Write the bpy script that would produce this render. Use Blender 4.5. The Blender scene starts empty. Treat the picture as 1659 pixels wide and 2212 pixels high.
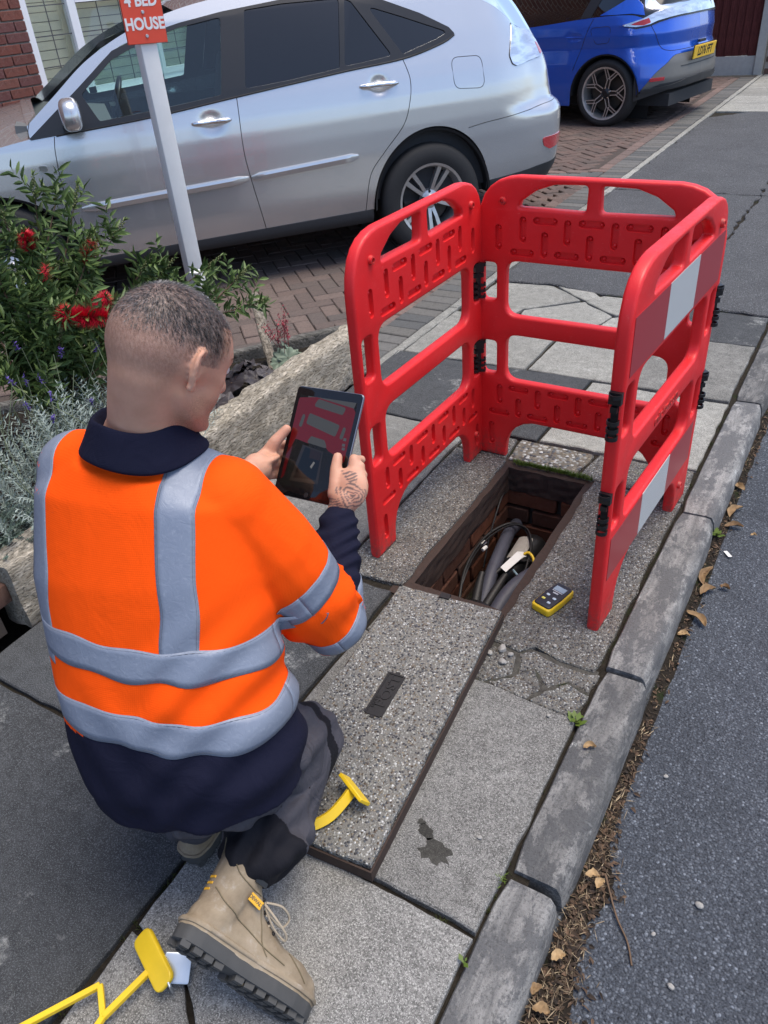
import bpy, bmesh, math, random
import numpy as np
from mathutils import Vector, Matrix, noise
from mathutils.bvhtree import BVHTree

random.seed(7)
scene = bpy.context.scene
COL = scene.collection
R = math.radians

# ---------------------------------------------------------------- camera
cam_d = bpy.data.cameras.new("camera")
cam = bpy.data.objects.new("camera", cam_d)
COL.objects.link(cam)
scene.camera = cam
cam_d.sensor_fit = 'AUTO'
cam_d.sensor_width = 36.0
cam_d.lens = 1674.9 / 2212.0 * 36.0
cam_d.clip_start = 0.05
cam_d.clip_end = 600
_p, _r, _y = 0.600956, -0.0902121, -0.584875
_f = Vector((math.sin(_y) * math.cos(_p), math.cos(_y) * math.cos(_p), -math.sin(_p)))
_rt = Vector((math.cos(_y), -math.sin(_y), 0))
_up = _rt.cross(_f)
_r2 = math.cos(_r) * _rt + math.sin(_r) * _up
_u2 = -math.sin(_r) * _rt + math.cos(_r) * _up
cam.matrix_world = Matrix(((_r2.x, _u2.x, -_f.x, 0), (_r2.y, _u2.y, -_f.y, 0),
                           (_r2.z, _u2.z, -_f.z, 1.53386), (0, 0, 0, 1)))

# ---------------------------------------------------------------- sky and sun (open shade, late afternoon)
SUN_EL, SUN_AZ = R(74), R(60)          # azimuth from +Y towards +X
world = bpy.data.worlds.new("World")
scene.world = world
world.use_nodes = True
wn = world.node_tree
sky = wn.nodes.new("ShaderNodeTexSky")
sky.sky_type = 'NISHITA'
sky.sun_disc = False
sky.sun_elevation = SUN_EL
sky.sun_rotation = SUN_AZ
sky.air_density = 0.75
sky.dust_density = 1.6
sky.ozone_density = 0.6
wn.links.new(sky.outputs[0], wn.nodes["Background"].inputs[0])
wn.nodes["Background"].inputs[1].default_value = 0.13
sun_d = bpy.data.lights.new("sun", 'SUN')
sun_d.energy = 1.5
sun_d.angle = R(36)
sun_d.color = (1.0, 0.90, 0.76)
sun = bpy.data.objects.new("sun", sun_d)
COL.objects.link(sun)
_sd = Vector((math.sin(SUN_AZ) * math.cos(SUN_EL), math.cos(SUN_AZ) * math.cos(SUN_EL), math.sin(SUN_EL)))
sun.rotation_euler = _sd.to_track_quat('Z', 'Y').to_euler()

vs = scene.view_settings
vs.view_transform = 'Standard'
vs.look = 'None'
vs.exposure = 1.15
vs.gamma = 1.0
vs.use_curve_mapping = False

# ---------------------------------------------------------------- helpers
def tag(o, label=None, cat=None, group=None, kind=None):
    if label: o["label"] = label
    if cat: o["category"] = cat
    if group: o["group"] = group
    if kind: o["kind"] = kind
    return o

def link(o, parent=None):
    COL.objects.link(o)
    if parent is not None:
        o.parent = parent
    return o

def empty(name, loc=(0, 0, 0), rz=0.0, label=None, cat=None, group=None, kind=None):
    o = bpy.data.objects.new(name, None)
    o.empty_display_size = 0.1
    o.location = loc
    o.rotation_euler = (0, 0, rz)
    link(o)
    return tag(o, label, cat, group, kind)

def sharp(me, ang=35):
    for p in me.polygons: p.use_smooth = True
    me.set_sharp_from_angle(angle=R(ang))

def obj(name, V, F, mat, parent=None, smooth=None, loc=None):
    me = bpy.data.meshes.new(name)
    me.from_pydata([tuple(v) for v in V], [], F)
    me.update()
    if isinstance(mat, (list, tuple)):
        for m in mat: me.materials.append(m)
    else:
        me.materials.append(mat)
    if smooth is not None:
        sharp(me, smooth)
    o = bpy.data.objects.new(name, me)
    if loc is not None: o.location = loc
    return link(o, parent)

def dup(o, parent=None, loc=None, rot=None, name=None):
    c = o.copy()
    if name: c.name = name
    link(c)
    c.parent = parent
    if loc is not None: c.location = loc
    if rot is not None: c.rotation_euler = rot
    return c

class MB:
    """collects simple solids into one mesh"""
    def __init__(s): s.V = []; s.F = []; s.M = []; s.mi = 0
    def add(s, V, F):
        n = len(s.V); s.V += [tuple(v) for v in V]
        s.F += [tuple(i + n for i in f) for f in F]; s.M += [s.mi] * len(F)
        return s
    def box(s, c, d, rot=None):
        x, y, z = d[0] / 2, d[1] / 2, d[2] / 2
        V = [Vector(v) for v in ((-x, -y, -z), (x, -y, -z), (x, y, -z), (-x, y, -z), (-x, -y, z), (x, -y, z), (x, y, z), (-x, y, z))]
        if rot is not None: V = [rot @ v for v in V]
        c = Vector(c)
        return s.add([v + c for v in V], [(3, 2, 1, 0), (4, 5, 6, 7), (0, 1, 5, 4), (1, 2, 6, 5), (2, 3, 7, 6), (3, 0, 4, 7)])
    def bar(s, a, b, w, h, up=(0, 0, 1)):
        a = Vector(a); b = Vector(b); d = (b - a); L = d.length; d.normalize()
        upv = Vector(up); sx = d.cross(upv)
        if sx.length < 1e-5: sx = d.cross(Vector((1, 0, 0)))
        sx.normalize(); sz = sx.cross(d)
        V = []
        for q in (a, b):
            for i, j in ((-1, -1), (1, -1), (1, 1), (-1, 1)):
                V.append(q + sx * i * w / 2 + sz * j * h / 2)
        return s.add(V, [(0, 1, 2, 3), (7, 6, 5, 4), (0, 4, 5, 1), (1, 5, 6, 2), (2, 6, 7, 3), (3, 7, 4, 0)])
    def tube(s, pts, r, n=8, caps=True):
        pts = [Vector(q) for q in pts]
        rs = r if isinstance(r, (list, tuple)) else [r] * len(pts)
        V = []; F = []
        t = (pts[1] - pts[0]).normalized()
        ref = Vector((0, 0, 1)) if abs(t.z) < .9 else Vector((1, 0, 0))
        a = t.cross(ref).normalized()
        for i, q in enumerate(pts):
            if i == 0: t = pts[1] - pts[0]
            elif i == len(pts) - 1: t = pts[-1] - pts[-2]
            else: t = pts[i + 1] - pts[i - 1]
            t.normalize()
            a = (a - t * a.dot(t)).normalized(); b = t.cross(a)
            for k in range(n):
                an = 2 * math.pi * k / n
                V.append(q + (a * math.cos(an) + b * math.sin(an)) * rs[i])
        for i in range(len(pts) - 1):
            for k in range(n):
                k2 = (k + 1) % n
                F.append((i * n + k, i * n + k2, (i + 1) * n + k2, (i + 1) * n + k))
        if caps:
            F.append(tuple(range(n))[::-1]); m = (len(pts) - 1) * n
            F.append(tuple(m + k for k in range(n)))
        return s.add(V, F)
    def lathe(s, prof, n=24, M=None, close=False):
        """prof = [(r, z)...]; axis z, then M"""
        V = []; F = []
        for r, z in prof:
            for k in range(n):
                an = 2 * math.pi * k / n
                V.append(Vector((r * math.cos(an), r * math.sin(an), z)))
        m = len(prof)
        for i in range(m if close else m - 1):
            j = (i + 1) % m
            for k in range(n):
                k2 = (k + 1) % n
                F.append((i * n + k, i * n + k2, j * n + k2, j * n + k))
        if M is not None: V = [M @ v for v in V]
        return s.add(V, F)
    def ball(s, c, r, n=8, m=6, M=None):
        c = Vector(c); rr = r if isinstance(r, (tuple, list)) else (r, r, r)
        V = []; F = []
        for i in range(m + 1):
            ph = math.pi * i / m
            for k in range(n):
                an = 2 * math.pi * k / n
                v = Vector((math.sin(ph) * math.cos(an) * rr[0], math.sin(ph) * math.sin(an) * rr[1], math.cos(ph) * rr[2]))
                if M is not None: v = M @ v
                V.append(c + v)
        for i in range(m):
            for k in range(n):
                k2 = (k + 1) % n
                F.append((i * n + k, (i + 1) * n + k, (i + 1) * n + k2, i * n + k2))
        return s.add(V, F)
    def prism(s, poly, z0, z1):
        n = len(poly)
        V = [(x, y, z0) for x, y in poly] + [(x, y, z1) for x, y in poly]
        F = [tuple(range(n))[::-1], tuple(range(n, 2 * n))] + [(i, (i + 1) % n, n + (i + 1) % n, n + i) for i in range(n)]
        return s.add(V, F)
    def xform(s, M):
        s.V = [tuple(M @ Vector(v)) for v in s.V]; return s
    def build(s, name, mat, parent=None, smooth=None, loc=None, weld=False):
        o = obj(name, s.V, s.F, mat, parent, None, loc)
        if isinstance(mat, (list, tuple)):
            o.data.polygons.foreach_set("material_index", s.M)
        if weld:
            bm = bmesh.new(); bm.from_mesh(o.data)
            bmesh.ops.remove_doubles(bm, verts=bm.verts, dist=1e-5)
            bmesh.ops.recalc_face_normals(bm, faces=bm.faces)
            bm.to_mesh(o.data); bm.free()
        if smooth is not None: sharp(o.data, smooth)
        return o

def bevel_mesh(o, w, seg=2, ang=30):
    bm = bmesh.new(); bm.from_mesh(o.data)
    es = [e for e in bm.edges if len(e.link_faces) == 2 and e.calc_face_angle(0) > R(ang)]
    bmesh.ops.bevel(bm, geom=es, offset=w, segments=seg, affect='EDGES', profile=0.5, clamp_overlap=True)
    bm.to_mesh(o.data); bm.free()
    sharp(o.data, 40)
    return o

def round_poly(pts, r, n=5):
    """round the corners of a polygon; r a number or a list"""
    out = []; m = len(pts)
    for i in range(m):
        p0 = Vector(pts[i - 1]).to_2d(); p1 = Vector(pts[i]).to_2d(); p2 = Vector(pts[(i + 1) % m]).to_2d()
        ri = r[i] if isinstance(r, (list, tuple)) else r
        if ri <= 0: out.append((p1.x, p1.y)); continue
        a = (p0 - p1); b = (p2 - p1); la, lb = a.length, b.length
        a.normalize(); b.normalize()
        c = max(-1, min(1, a.dot(b))); half = math.acos(c) / 2
        d = min(ri / max(math.tan(half), 1e-4), la * .49, lb * .49)
        s0 = p1 + a * d; s1 = p1 + b * d
        for k in range(n + 1):
            t = k / n
            q = s0 * (1 - t) ** 2 + p1 * 2 * t * (1 - t) + s1 * t * t
            out.append((q.x, q.y))
    return out

def plate_mesh(name, outlines, depth, bevel=0.0, bres=2):
    """closed 2-D outlines (holes included) -> solid plate mesh in XY, centred on z=0"""
    cu = bpy.data.curves.new(name + "_c", 'CURVE')
    cu.dimensions = '2D'; cu.fill_mode = 'BOTH'
    cu.extrude = max(depth / 2 - bevel, 1e-5); cu.bevel_depth = bevel; cu.bevel_resolution = bres; cu.offset = -bevel
    for pl in outlines:
        sp = cu.splines.new('POLY'); sp.points.add(len(pl) - 1)
        for q, (x, y) in zip(sp.points, pl): q.co = (x, y, 0, 1)
        sp.use_cyclic_u = True
    ob = bpy.data.objects.new(name + "_c", cu); COL.objects.link(ob)
    dg = bpy.context.evaluated_depsgraph_get()
    me = bpy.data.meshes.new_from_object(ob.evaluated_get(dg))
    bpy.data.objects.remove(ob); bpy.data.curves.remove(cu)
    bm = bmesh.new(); bm.from_mesh(me)
    bmesh.ops.remove_doubles(bm, verts=bm.verts, dist=2e-5)
    bmesh.ops.recalc_face_normals(bm, faces=bm.faces)
    bm.to_mesh(me); bm.free()
    me.name = name
    return me

def text_mesh(name, body, size, depth=0.0005, shear=0.0, align='CENTER', bold=0.0, sx=1.0):
    cu = bpy.data.curves.new(name + "_t", 'FONT')
    cu.body = body; cu.size = size; cu.extrude = depth; cu.align_x = align; cu.align_y = 'CENTER'; cu.shear = shear
    cu.offset = bold; cu.resolution_u = 4
    ob = bpy.data.objects.new(name + "_t", cu); COL.objects.link(ob)
    dg = bpy.context.evaluated_depsgraph_get()
    me = bpy.data.meshes.new_from_object(ob.evaluated_get(dg))
    bpy.data.objects.remove(ob); bpy.data.curves.remove(cu)
    if sx != 1.0:
        for v in me.vertices: v.co.x *= sx
    me.name = name
    return me

def mesh_child(name, me, mat, parent=None, M=None, smooth=None):
    if not me.materials: me.materials.append(mat)
    if smooth is not None: sharp(me, smooth)
    o = bpy.data.objects.new(name, me)
    link(o, parent)
    if M is not None: o.matrix_local = M
    return o

def frame(o, ex, ey, ez=None):
    ex = Vector(ex).normalized(); ey = Vector(ey); ey = (ey - ex * ey.dot(ex)).normalized()
    ez = ex.cross(ey)
    return Matrix(((ex.x, ey.x, ez.x, o[0]), (ex.y, ey.y, ez.y, o[1]), (ex.z, ey.z, ez.z, o[2]), (0, 0, 0, 1)))

def lerp(a, b, t): return a + (b - a) * t
def sst(a, b, x):
    t = max(0, min(1, (x - a) / (b - a))); return t * t * (3 - 2 * t)
def interp(x, pts):
    """piecewise smooth interpolation through sorted (x, y)"""
    if x <= pts[0][0]: return pts[0][1]
    for i in range(len(pts) - 1):
        x0, y0 = pts[i]; x1, y1 = pts[i + 1]
        if x <= x1:
            t = (x - x0) / (x1 - x0)
            m0 = (y1 - y0) if i == 0 else (y1 - pts[i - 1][1]) / (x1 - pts[i - 1][0]) * (x1 - x0)
            m1 = (y1 - y0) if i + 2 >= len(pts) else (pts[i + 2][1] - y0) / (pts[i + 2][0] - x0) * (x1 - x0)
            t2, t3 = t * t, t * t * t
            return (2*t3-3*t2+1)*y0 + (t3-2*t2+t)*m0 + (-2*t3+3*t2)*y1 + (t3-t2)*m1
    return pts[-1][1]
def lin(x, pts):
    if x <= pts[0][0]: return pts[0][1]
    for (x0, y0), (x1, y1) in zip(pts, pts[1:]):
        if x <= x1: return y0 + (y1 - y0) * (x - x0) / (x1 - x0)
    return pts[-1][1]

# ---------------------------------------------------------------- materials
class N:
    """tiny node builder"""
    def __init__(s, name):
        s.m = bpy.data.materials.new(name); s.m.use_nodes = True
        s.t = s.m.node_tree; s.b = s.t.nodes["Principled BSDF"]; s.co = None
    def n(s, typ, **kw):
        nd = s.t.nodes.new(typ)
        for k, v in kw.items():
            if k[0] == 'i' and k[1:].isdigit(): s.set(nd.inputs[int(k[1:])], v)
            else: setattr(nd, k, v)
        return nd
    def set(s, sock, v):
        if isinstance(v, bpy.types.NodeSocket): s.t.links.new(v, sock)
        elif isinstance(v, (tuple, list)) and len(v) == 3 and sock.type == 'RGBA': sock.default_value = (*v, 1)
        else: sock.default_value = v
    def P(s, **kw):
        names = dict(col='Base Color', rough='Roughness', metal='Metallic', normal='Normal', trans='Transmission Weight', ior='IOR', coat='Coat Weight', crough='Coat Roughness', emit='Emission Color', estr='Emission Strength', alpha='Alpha', sss='Subsurface Weight', spec='Specular IOR Level', sheen='Sheen Weight', sssr='Subsurface Radius', ssss='Subsurface Scale')
        for k, v in kw.items(): s.set(s.b.inputs[names[k]], v)
        return s
    def obj(s):
        if s.co is None: s.co = s.n('ShaderNodeTexCoord').outputs['Object']
        return s.co
    def map(s, scale=(1, 1, 1), rot=(0, 0, 0), co=None):
        mp = s.n('ShaderNodeMapping'); s.set(mp.inputs[0], co or s.obj()); mp.inputs['Scale'].default_value = scale; mp.inputs['Rotation'].default_value = rot
        return mp.outputs[0]
    def noise(s, scale, detail=4, rough=.6, co=None, out=0, dist=0):
        nd = s.n('ShaderNodeTexNoise'); s.set(nd.inputs['Vector'], co or s.obj()); nd.inputs['Scale'].default_value = scale
        nd.inputs['Detail'].default_value = detail; nd.inputs['Roughness'].default_value = rough; nd.inputs['Distortion'].default_value = dist
        return nd.outputs[out]
    def voro(s, scale, feature='F1', co=None, out='Distance', rnd=1):
        nd = s.n('ShaderNodeTexVoronoi'); nd.feature = feature; s.set(nd.inputs['Vector'], co or s.obj()); nd.inputs['Scale'].default_value = scale
        nd.inputs['Randomness'].default_value = rnd
        return nd.outputs[out]
    def ramp(s, fac, stops, interp='LINEAR'):
        nd = s.n('ShaderNodeValToRGB'); cr = nd.color_ramp; cr.interpolation = interp
        while len(cr.elements) < len(stops): cr.elements.new(0.5)
        for e, (p, c) in zip(cr.elements, stops):
            e.position = p; e.color = (*c, 1) if not isinstance(c, (int, float)) else (c, c, c, 1)
        s.set(nd.inputs[0], fac); return nd.outputs[0]
    def mix(s, fac, a, b, mode='MIX'):
        nd = s.n('ShaderNodeMix'); nd.data_type = 'RGBA'; nd.blend_type = mode
        s.set(nd.inputs[0], fac); s.set(nd.inputs[6], a); s.set(nd.inputs[7], b); return nd.outputs[2]
    def math(s, op, a, b=0.0, clamp=False):
        nd = s.n('ShaderNodeMath'); nd.operation = op; nd.use_clamp = clamp; s.set(nd.inputs[0], a); s.set(nd.inputs[1], b); return nd.outputs[0]
    def bump(s, h, strength=.5, dist=.002, normal=None):
        nd = s.n('ShaderNodeBump'); nd.inputs['Strength'].default_value = strength; nd.inputs['Distance'].default_value = dist
        s.set(nd.inputs['Height'], h)
        if normal is not None: s.set(nd.inputs['Normal'], normal)
        return nd.outputs[0]
    def objrand(s): return s.n('ShaderNodeObjectInfo').outputs['Random']
    def hsv(s, col, h=.5, sat=1.0, val=1.0):
        nd = s.n('ShaderNodeHueSaturation'); s.set(nd.inputs['Hue'], h); s.set(nd.inputs['Saturation'], sat); s.set(nd.inputs['Value'], val); s.set(nd.inputs['Color'], col); return nd.outputs[0]
    def attr(s, name, out='Fac'):
        nd = s.n('ShaderNodeAttribute'); nd.attribute_name = name; return nd.outputs[out]

def simple(name, col, rough=.5, metal=0, var=.12, vscale=30, bump=0, bscale=200, bdist=.001, orand=0, **kw):
    m = N(name); c = col
    if var:
        nz = m.noise(vscale, 5)
        c = m.hsv(col, .5, 1, m.math('ADD', m.math('MULTIPLY', nz, 2 * var), 1 - var))
    if orand:
        c = m.hsv(c, .5, 1, m.math('ADD', m.math('MULTIPLY', m.objrand(), 2 * orand), 1 - orand))
    m.P(col=c, rough=rough, metal=metal, **kw)
    if bump: m.P(normal=m.bump(m.noise(bscale, 3), bump, bdist))
    return m.m
MT = {}
# ================================================================ ground materials
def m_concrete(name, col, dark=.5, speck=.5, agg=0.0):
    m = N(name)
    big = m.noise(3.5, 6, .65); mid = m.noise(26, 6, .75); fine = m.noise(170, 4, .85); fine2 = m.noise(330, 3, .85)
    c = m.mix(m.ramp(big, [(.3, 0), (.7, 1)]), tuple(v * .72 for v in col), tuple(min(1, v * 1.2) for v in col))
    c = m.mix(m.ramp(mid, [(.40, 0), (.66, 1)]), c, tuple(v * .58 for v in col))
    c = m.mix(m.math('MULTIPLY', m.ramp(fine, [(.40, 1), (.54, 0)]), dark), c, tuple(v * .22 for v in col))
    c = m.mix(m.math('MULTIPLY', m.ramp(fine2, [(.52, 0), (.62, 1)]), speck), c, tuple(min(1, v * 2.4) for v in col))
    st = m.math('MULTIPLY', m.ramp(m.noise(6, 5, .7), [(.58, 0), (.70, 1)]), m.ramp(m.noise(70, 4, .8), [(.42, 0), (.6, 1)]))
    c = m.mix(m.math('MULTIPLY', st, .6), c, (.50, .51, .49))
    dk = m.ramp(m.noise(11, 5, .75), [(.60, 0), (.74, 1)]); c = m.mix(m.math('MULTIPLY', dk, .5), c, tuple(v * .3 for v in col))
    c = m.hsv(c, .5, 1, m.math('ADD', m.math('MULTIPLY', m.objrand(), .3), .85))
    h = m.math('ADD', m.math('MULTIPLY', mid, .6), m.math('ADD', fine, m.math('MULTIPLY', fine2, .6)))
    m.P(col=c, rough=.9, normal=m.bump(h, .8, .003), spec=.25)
    return m.m

def m_aggregate(name, scale, gap, tint=1.0, dirt=.3):
    m = N(name)
    w = m.noise(60, 2, .5, out=1)
    co = m.n('ShaderNodeVectorMath', operation='ADD'); m.set(co.inputs[0], m.obj())
    sc = m.n('ShaderNodeVectorMath', operation='SCALE'); m.set(sc.inputs[0], w); sc.inputs[3].default_value = .006
    m.set(co.inputs[1], sc.outputs[0]); cv = co.outputs[0]
    d = m.voro(scale, co=cv); rc = m.voro(scale, co=cv, out='Color')
    sp = m.n('ShaderNodeSeparateColor'); m.set(sp.inputs[0], rc)
    pal = [(0, (.07, .07, .08)), (.14, (.22, .22, .21)), (.28, (.36, .36, .33)), (.40, (.13, .10, .075)), (.48, (.27, .235, .18)), (.58, (.46, .46, .44)), (.70, (.10, .11, .125)), (.80, (.31, .31, .29)), (.92, (.56, .57, .56))]
    peb = m.ramp(sp.outputs[0], [(p, tuple(v * tint for v in c)) for p, c in pal], 'CONSTANT')
    peb = m.hsv(peb, .5, 1, m.math('ADD', m.math('MULTIPLY', sp.outputs[1], .7), .6))
    msk = m.ramp(d, [(.40, 0), (.62, 1)])
    c = m.mix(msk, peb, gap)
    dn = m.ramp(m.noise(9, 5, .7), [(.42, 0), (.68, 1)])
    c = m.mix(m.math('MULTIPLY', dn, dirt), c, (.07, .062, .055))
    small = m.noise(300, 3, .85)
    c = m.mix(m.math('MULTIPLY', m.ramp(small, [(.36, 1), (.52, 0)]), .45), c, (.035, .034, .033))
    h = m.math('ADD', m.math('MULTIPLY', m.ramp(d, [(.1, 1), (.6, 0)]), 1.0), m.math('MULTIPLY', small, .4))
    m.P(col=c, rough=.82, normal=m.bump(h, 1.0, .004), spec=.25)
    return m.m

def m_asphalt(name, base, fleck, amount=.5, scale=150):
    m = N(name)
    w = m.noise(80, 2, .5, out=1)
    co = m.n('ShaderNodeVectorMath', operation='ADD'); m.set(co.inputs[0], m.obj())
    sc = m.n('ShaderNodeVectorMath', operation='SCALE'); m.set(sc.inputs[0], w); sc.inputs[3].default_value = .005
    m.set(co.inputs[1], sc.outputs[0]); cv = co.outputs[0]
    d = m.voro(scale, co=cv); rc = m.voro(scale, co=cv, out='Color')
    sp = m.n('ShaderNodeSeparateColor'); m.set(sp.inputs[0], rc)
    stone = m.mix(m.ramp(sp.outputs[1], [(.0, 0), (.95, 1)]), base, fleck)
    stone = m.mix(m.ramp(sp.outputs[2], [(.975, 0), (.98, 1)]), stone, tuple(min(1, v * 1.5) for v in fleck))
    keep = m.math('MULTIPLY', m.ramp(sp.outputs[0], [(1 - amount - .02, 0), (1 - amount, 1)]), m.ramp(d, [(.36, 1), (.56, 0)]))
    big = m.noise(2.2, 6, .6); pat = m.noise(7, 6, .7)
    fine = m.noise(240, 4, .85)
    bs = m.mix(m.ramp(fine, [(.38, 0), (.62, 1)]), tuple(v * .35 for v in base), tuple(v * 1.7 for v in base))
    c = m.mix(keep, bs, stone)
    c = m.hsv(c, .5, 1, m.math('ADD', m.math('MULTIPLY', m.math('ADD', m.math('MULTIPLY', big, .6), m.math('MULTIPLY', pat, .4)), 1.1), .45))
    h = m.math('ADD', m.ramp(d, [(.05, 1), (.6, 0)]), m.math('MULTIPLY', fine, .8))
    m.P(col=c, rough=.8, normal=m.bump(h, 1.0, .005), spec=.3)
    return m.m

def m_kerb():
    m = N('kerb_stone_weathered')
    st = m.noise(9, 6, .7, co=m.map((3.0, .55, 1.5)), dist=.6)
    fine = m.noise(170, 4, .85); patch = m.noise(13, 7, .78, dist=.15, co=m.map((1, .55, 1)))
    c = m.ramp(st, [(.28, (.075, .075, .077)), (.45, (.16, .16, .157)), (.60, (.25, .247, .238)), (.78, (.34, .34, .33))])
    c = m.mix(m.ramp(patch, [(.47, 0), (.53, 1)]), c, (.105, .107, .11))
    c = m.mix(m.math('MULTIPLY', m.ramp(fine, [(.38, 1), (.5, 0)]), .6), c, (.05, .05, .05))
    lich = m.math('MULTIPLY', m.ramp(m.noise(11, 3, .6), [(.66, 0), (.7, 1)]), m.ramp(m.noise(230, 4, .8), [(.45, 0), (.6, 1)]))
    c = m.mix(lich, c, (.5, .51, .49))
    c = m.hsv(c, .5, .9, m.math('ADD', m.math('MULTIPLY', m.objrand(), .60), .82))
    h = m.math('ADD', m.math('MULTIPLY', patch, 2.0), m.math('ADD', m.math('MULTIPLY', fine, .6), st))
    m.P(col=c, rough=.85, normal=m.bump(h, 1.0, .006), spec=.3)
    return m.m

def m_soil(name, a=(.016, .014, .011), b=(.045, .038, .03)):
    m = N(name)
    c = m.ramp(m.noise(60, 6, .75), [(.3, a), (.7, b)])
    c = m.mix(m.ramp(m.noise(14, 4), [(.55, 0), (.7, 1)]), c, (.022, .03, .012))
    m.P(col=c, rough=.95, normal=m.bump(m.noise(180, 5, .8), 1, .006), spec=.15)
    return m.m

def m_block(name, cols, rough=.9):
    m = N(name)
    c = m.ramp(m.objrand(), [(i / len(cols), k) for i, k in enumerate(cols)], 'LINEAR')
    c = m.mix(m.math('MULTIPLY', m.ramp(m.noise(45, 5, .75), [(.45, 0), (.65, 1)]), .5), c, (.045, .043, .04))
    c = m.mix(m.math('MULTIPLY', m.ramp(m.noise(300, 3, .8), [(.5, 0), (.7, 1)]), .35), c, (.3, .27, .25))
    sp = m.math('MULTIPLY', m.ramp(m.voro(16), [(.10, 1), (.16, 0)]), m.ramp(m.noise(9, 2), [(.5, 0), (.58, 1)]))
    c = m.mix(m.math('MULTIPLY', sp, .7), c, (.45, .45, .42))
    m.P(col=c, rough=rough, normal=m.bump(m.noise(260, 4, .8), .6, .002), spec=.25)
    return m.m

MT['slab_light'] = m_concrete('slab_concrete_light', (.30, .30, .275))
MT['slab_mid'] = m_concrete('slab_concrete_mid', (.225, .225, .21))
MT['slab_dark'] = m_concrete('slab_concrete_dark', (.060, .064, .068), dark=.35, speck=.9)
MT['slab_near'] = m_concrete('slab_concrete_near', (.245, .243, .232), dark=.8, speck=.65)
MT['agg_lid'] = m_aggregate('pebble_aggregate_lid', 165, (.20, .196, .182), 1.08, .10)
MT['agg_old'] = m_aggregate('worn_aggregate', 170, (.15, .145, .133), .92, .40)
MT['agg_tan'] = m_aggregate('tan_aggregate', 70, (.16, .14, .11), 1.0, .35)
MT['asphalt_road'] = m_asphalt('road_asphalt', (.058, .066, .080), (.165, .185, .215), .9, 145)
MT['asphalt_path'] = m_asphalt('path_asphalt', (.072, .075, .080), (.16, .165, .172), .85, 135)
MT['kerb'] = m_kerb()
MT['soil'] = m_soil('joint_soil')
MT['bedsoil'] = m_soil('bed_soil', (.012, .010, .008), (.04, .032, .025))
MT['block_red'] = m_block('driveway_block_red', [(.105, .082, .074), (.135, .098, .086), (.095, .080, .074), (.15, .112, .098)])
MT['block_grey'] = m_block('driveway_block_grey', [(.10, .105, .105), (.14, .14, .135), (.12, .118, .11), (.085, .09, .092)])
MT['block_border'] = m_block('driveway_block_border', [(.165, .118, .104), (.19, .132, .115), (.15, .11, .098)])

def gz(x, y):
    """driveway level: dips a few centimetres behind the footway"""
    return -0.076 * sst(-1.95, -2.7, x) * (1 - max(0, min(1, (y - 5.0) / 4.2)))

HX0, HX1, HY0, HY1 = -.985, -.652, 1.565, 2.352      # the open chamber

# ================================================================ base sheets
def sheet(name, rects, mat, label=None):
    V = []; F = []
    for x0, y0, x1, y1, z in rects:
        n = len(V); V += [(x0, y0, z), (x1, y0, z), (x1, y1, z), (x0, y1, z)]; F.append((n, n + 1, n + 2, n + 3))
    o = obj(name, V, F, mat); o["kind"] = "structure"; return o
ZB = -.017
sheet('ground', [(-1.9, -150, -.29, HY0, ZB), (-1.9, HY0, HX0 - .01, HY1 + .01, ZB), (HX1 + .01, HY0, -.29, HY1 + .01, ZB),
                 (-1.9, HY1 + .01, -.29, 260, ZB), (-260, -150, -1.9, 260, -.15)], MT['soil'])
road = sheet('road', [(-.30, -150, 260, 260, -.078)], MT['asphalt_road'])
footway = empty('pavement', kind='structure')

# ================================================================ paving slabs
def jag(poly, step=.05, amp=.0022, seed=0):
    rnd = random.Random(seed); out = []
    m = len(poly)
    for i in range(m):
        a = Vector(poly[i]); b = Vector(poly[(i + 1) % m]); L = (b - a).length; k = max(1, int(L / step))
        nrm = Vector((b.y - a.y, a.x - b.x)) / max(L, 1e-6)
        for j in range(k):
            q = a.lerp(b, j / k)
            if j: q = q + nrm * rnd.gauss(0, amp)
            else: q = q + Vector((rnd.gauss(0, amp), rnd.gauss(0, amp)))
            out.append((q.x, q.y))
    return out

def slab_mesh(poly, z1, th, bev, tilt=(0, 0)):
    n = len(poly); cx = sum(q[0] for q in poly) / n; cy = sum(q[1] for q in poly) / n
    def zz(x, y): return z1 + (x - cx) * tilt[0] + (y - cy) * tilt[1]
    V = [(x, y, zz(x, y) - th) for x, y in poly] + [(x, y, zz(x, y) - bev) for x, y in poly]
    inner = []
    for i in range(n):
        a = Vector(poly[i - 1]); b = Vector(poly[i]); c = Vector(poly[(i + 1) % n])
        t = (c - a); t.normalize(); nr = Vector((-t.y, t.x))
        inner.append(b + nr * bev)
    V += [(q.x, q.y, zz(q.x, q.y)) for q in inner]
    F = []
    for i in range(n):
        j = (i + 1) % n
        F += [(i, j, n + j, n + i), (n + i, n + j, 2 * n + j, 2 * n + i)]
    F.append(tuple(range(2 * n, 3 * n)))
    return V, F

_ss = [0]
def slab(poly, mat, z=0.0, th=.05, amp=.0022, bev=.004, step=.05, name='paving_slab', parent=None, tilt=None):
    _ss[0] += 1; rnd = random.Random(_ss[0])
    area = sum(poly[i - 1][0] * poly[i][1] - poly[i][0] * poly[i - 1][1] for i in range(len(poly)))
    if area < 0: poly = poly[::-1]
    t = tilt or (rnd.gauss(0, .003), rnd.gauss(0, .003))
    V, F = slab_mesh(jag(poly, step, amp, _ss[0]), z + rnd.gauss(0, .0012), th, bev, t)
    return obj(name, V, F, MT[mat], parent or footway)
def rect(x0, y0, x1, y1): return [(x0, y0), (x1, y0), (x1, y1), (x0, y1)]

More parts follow.
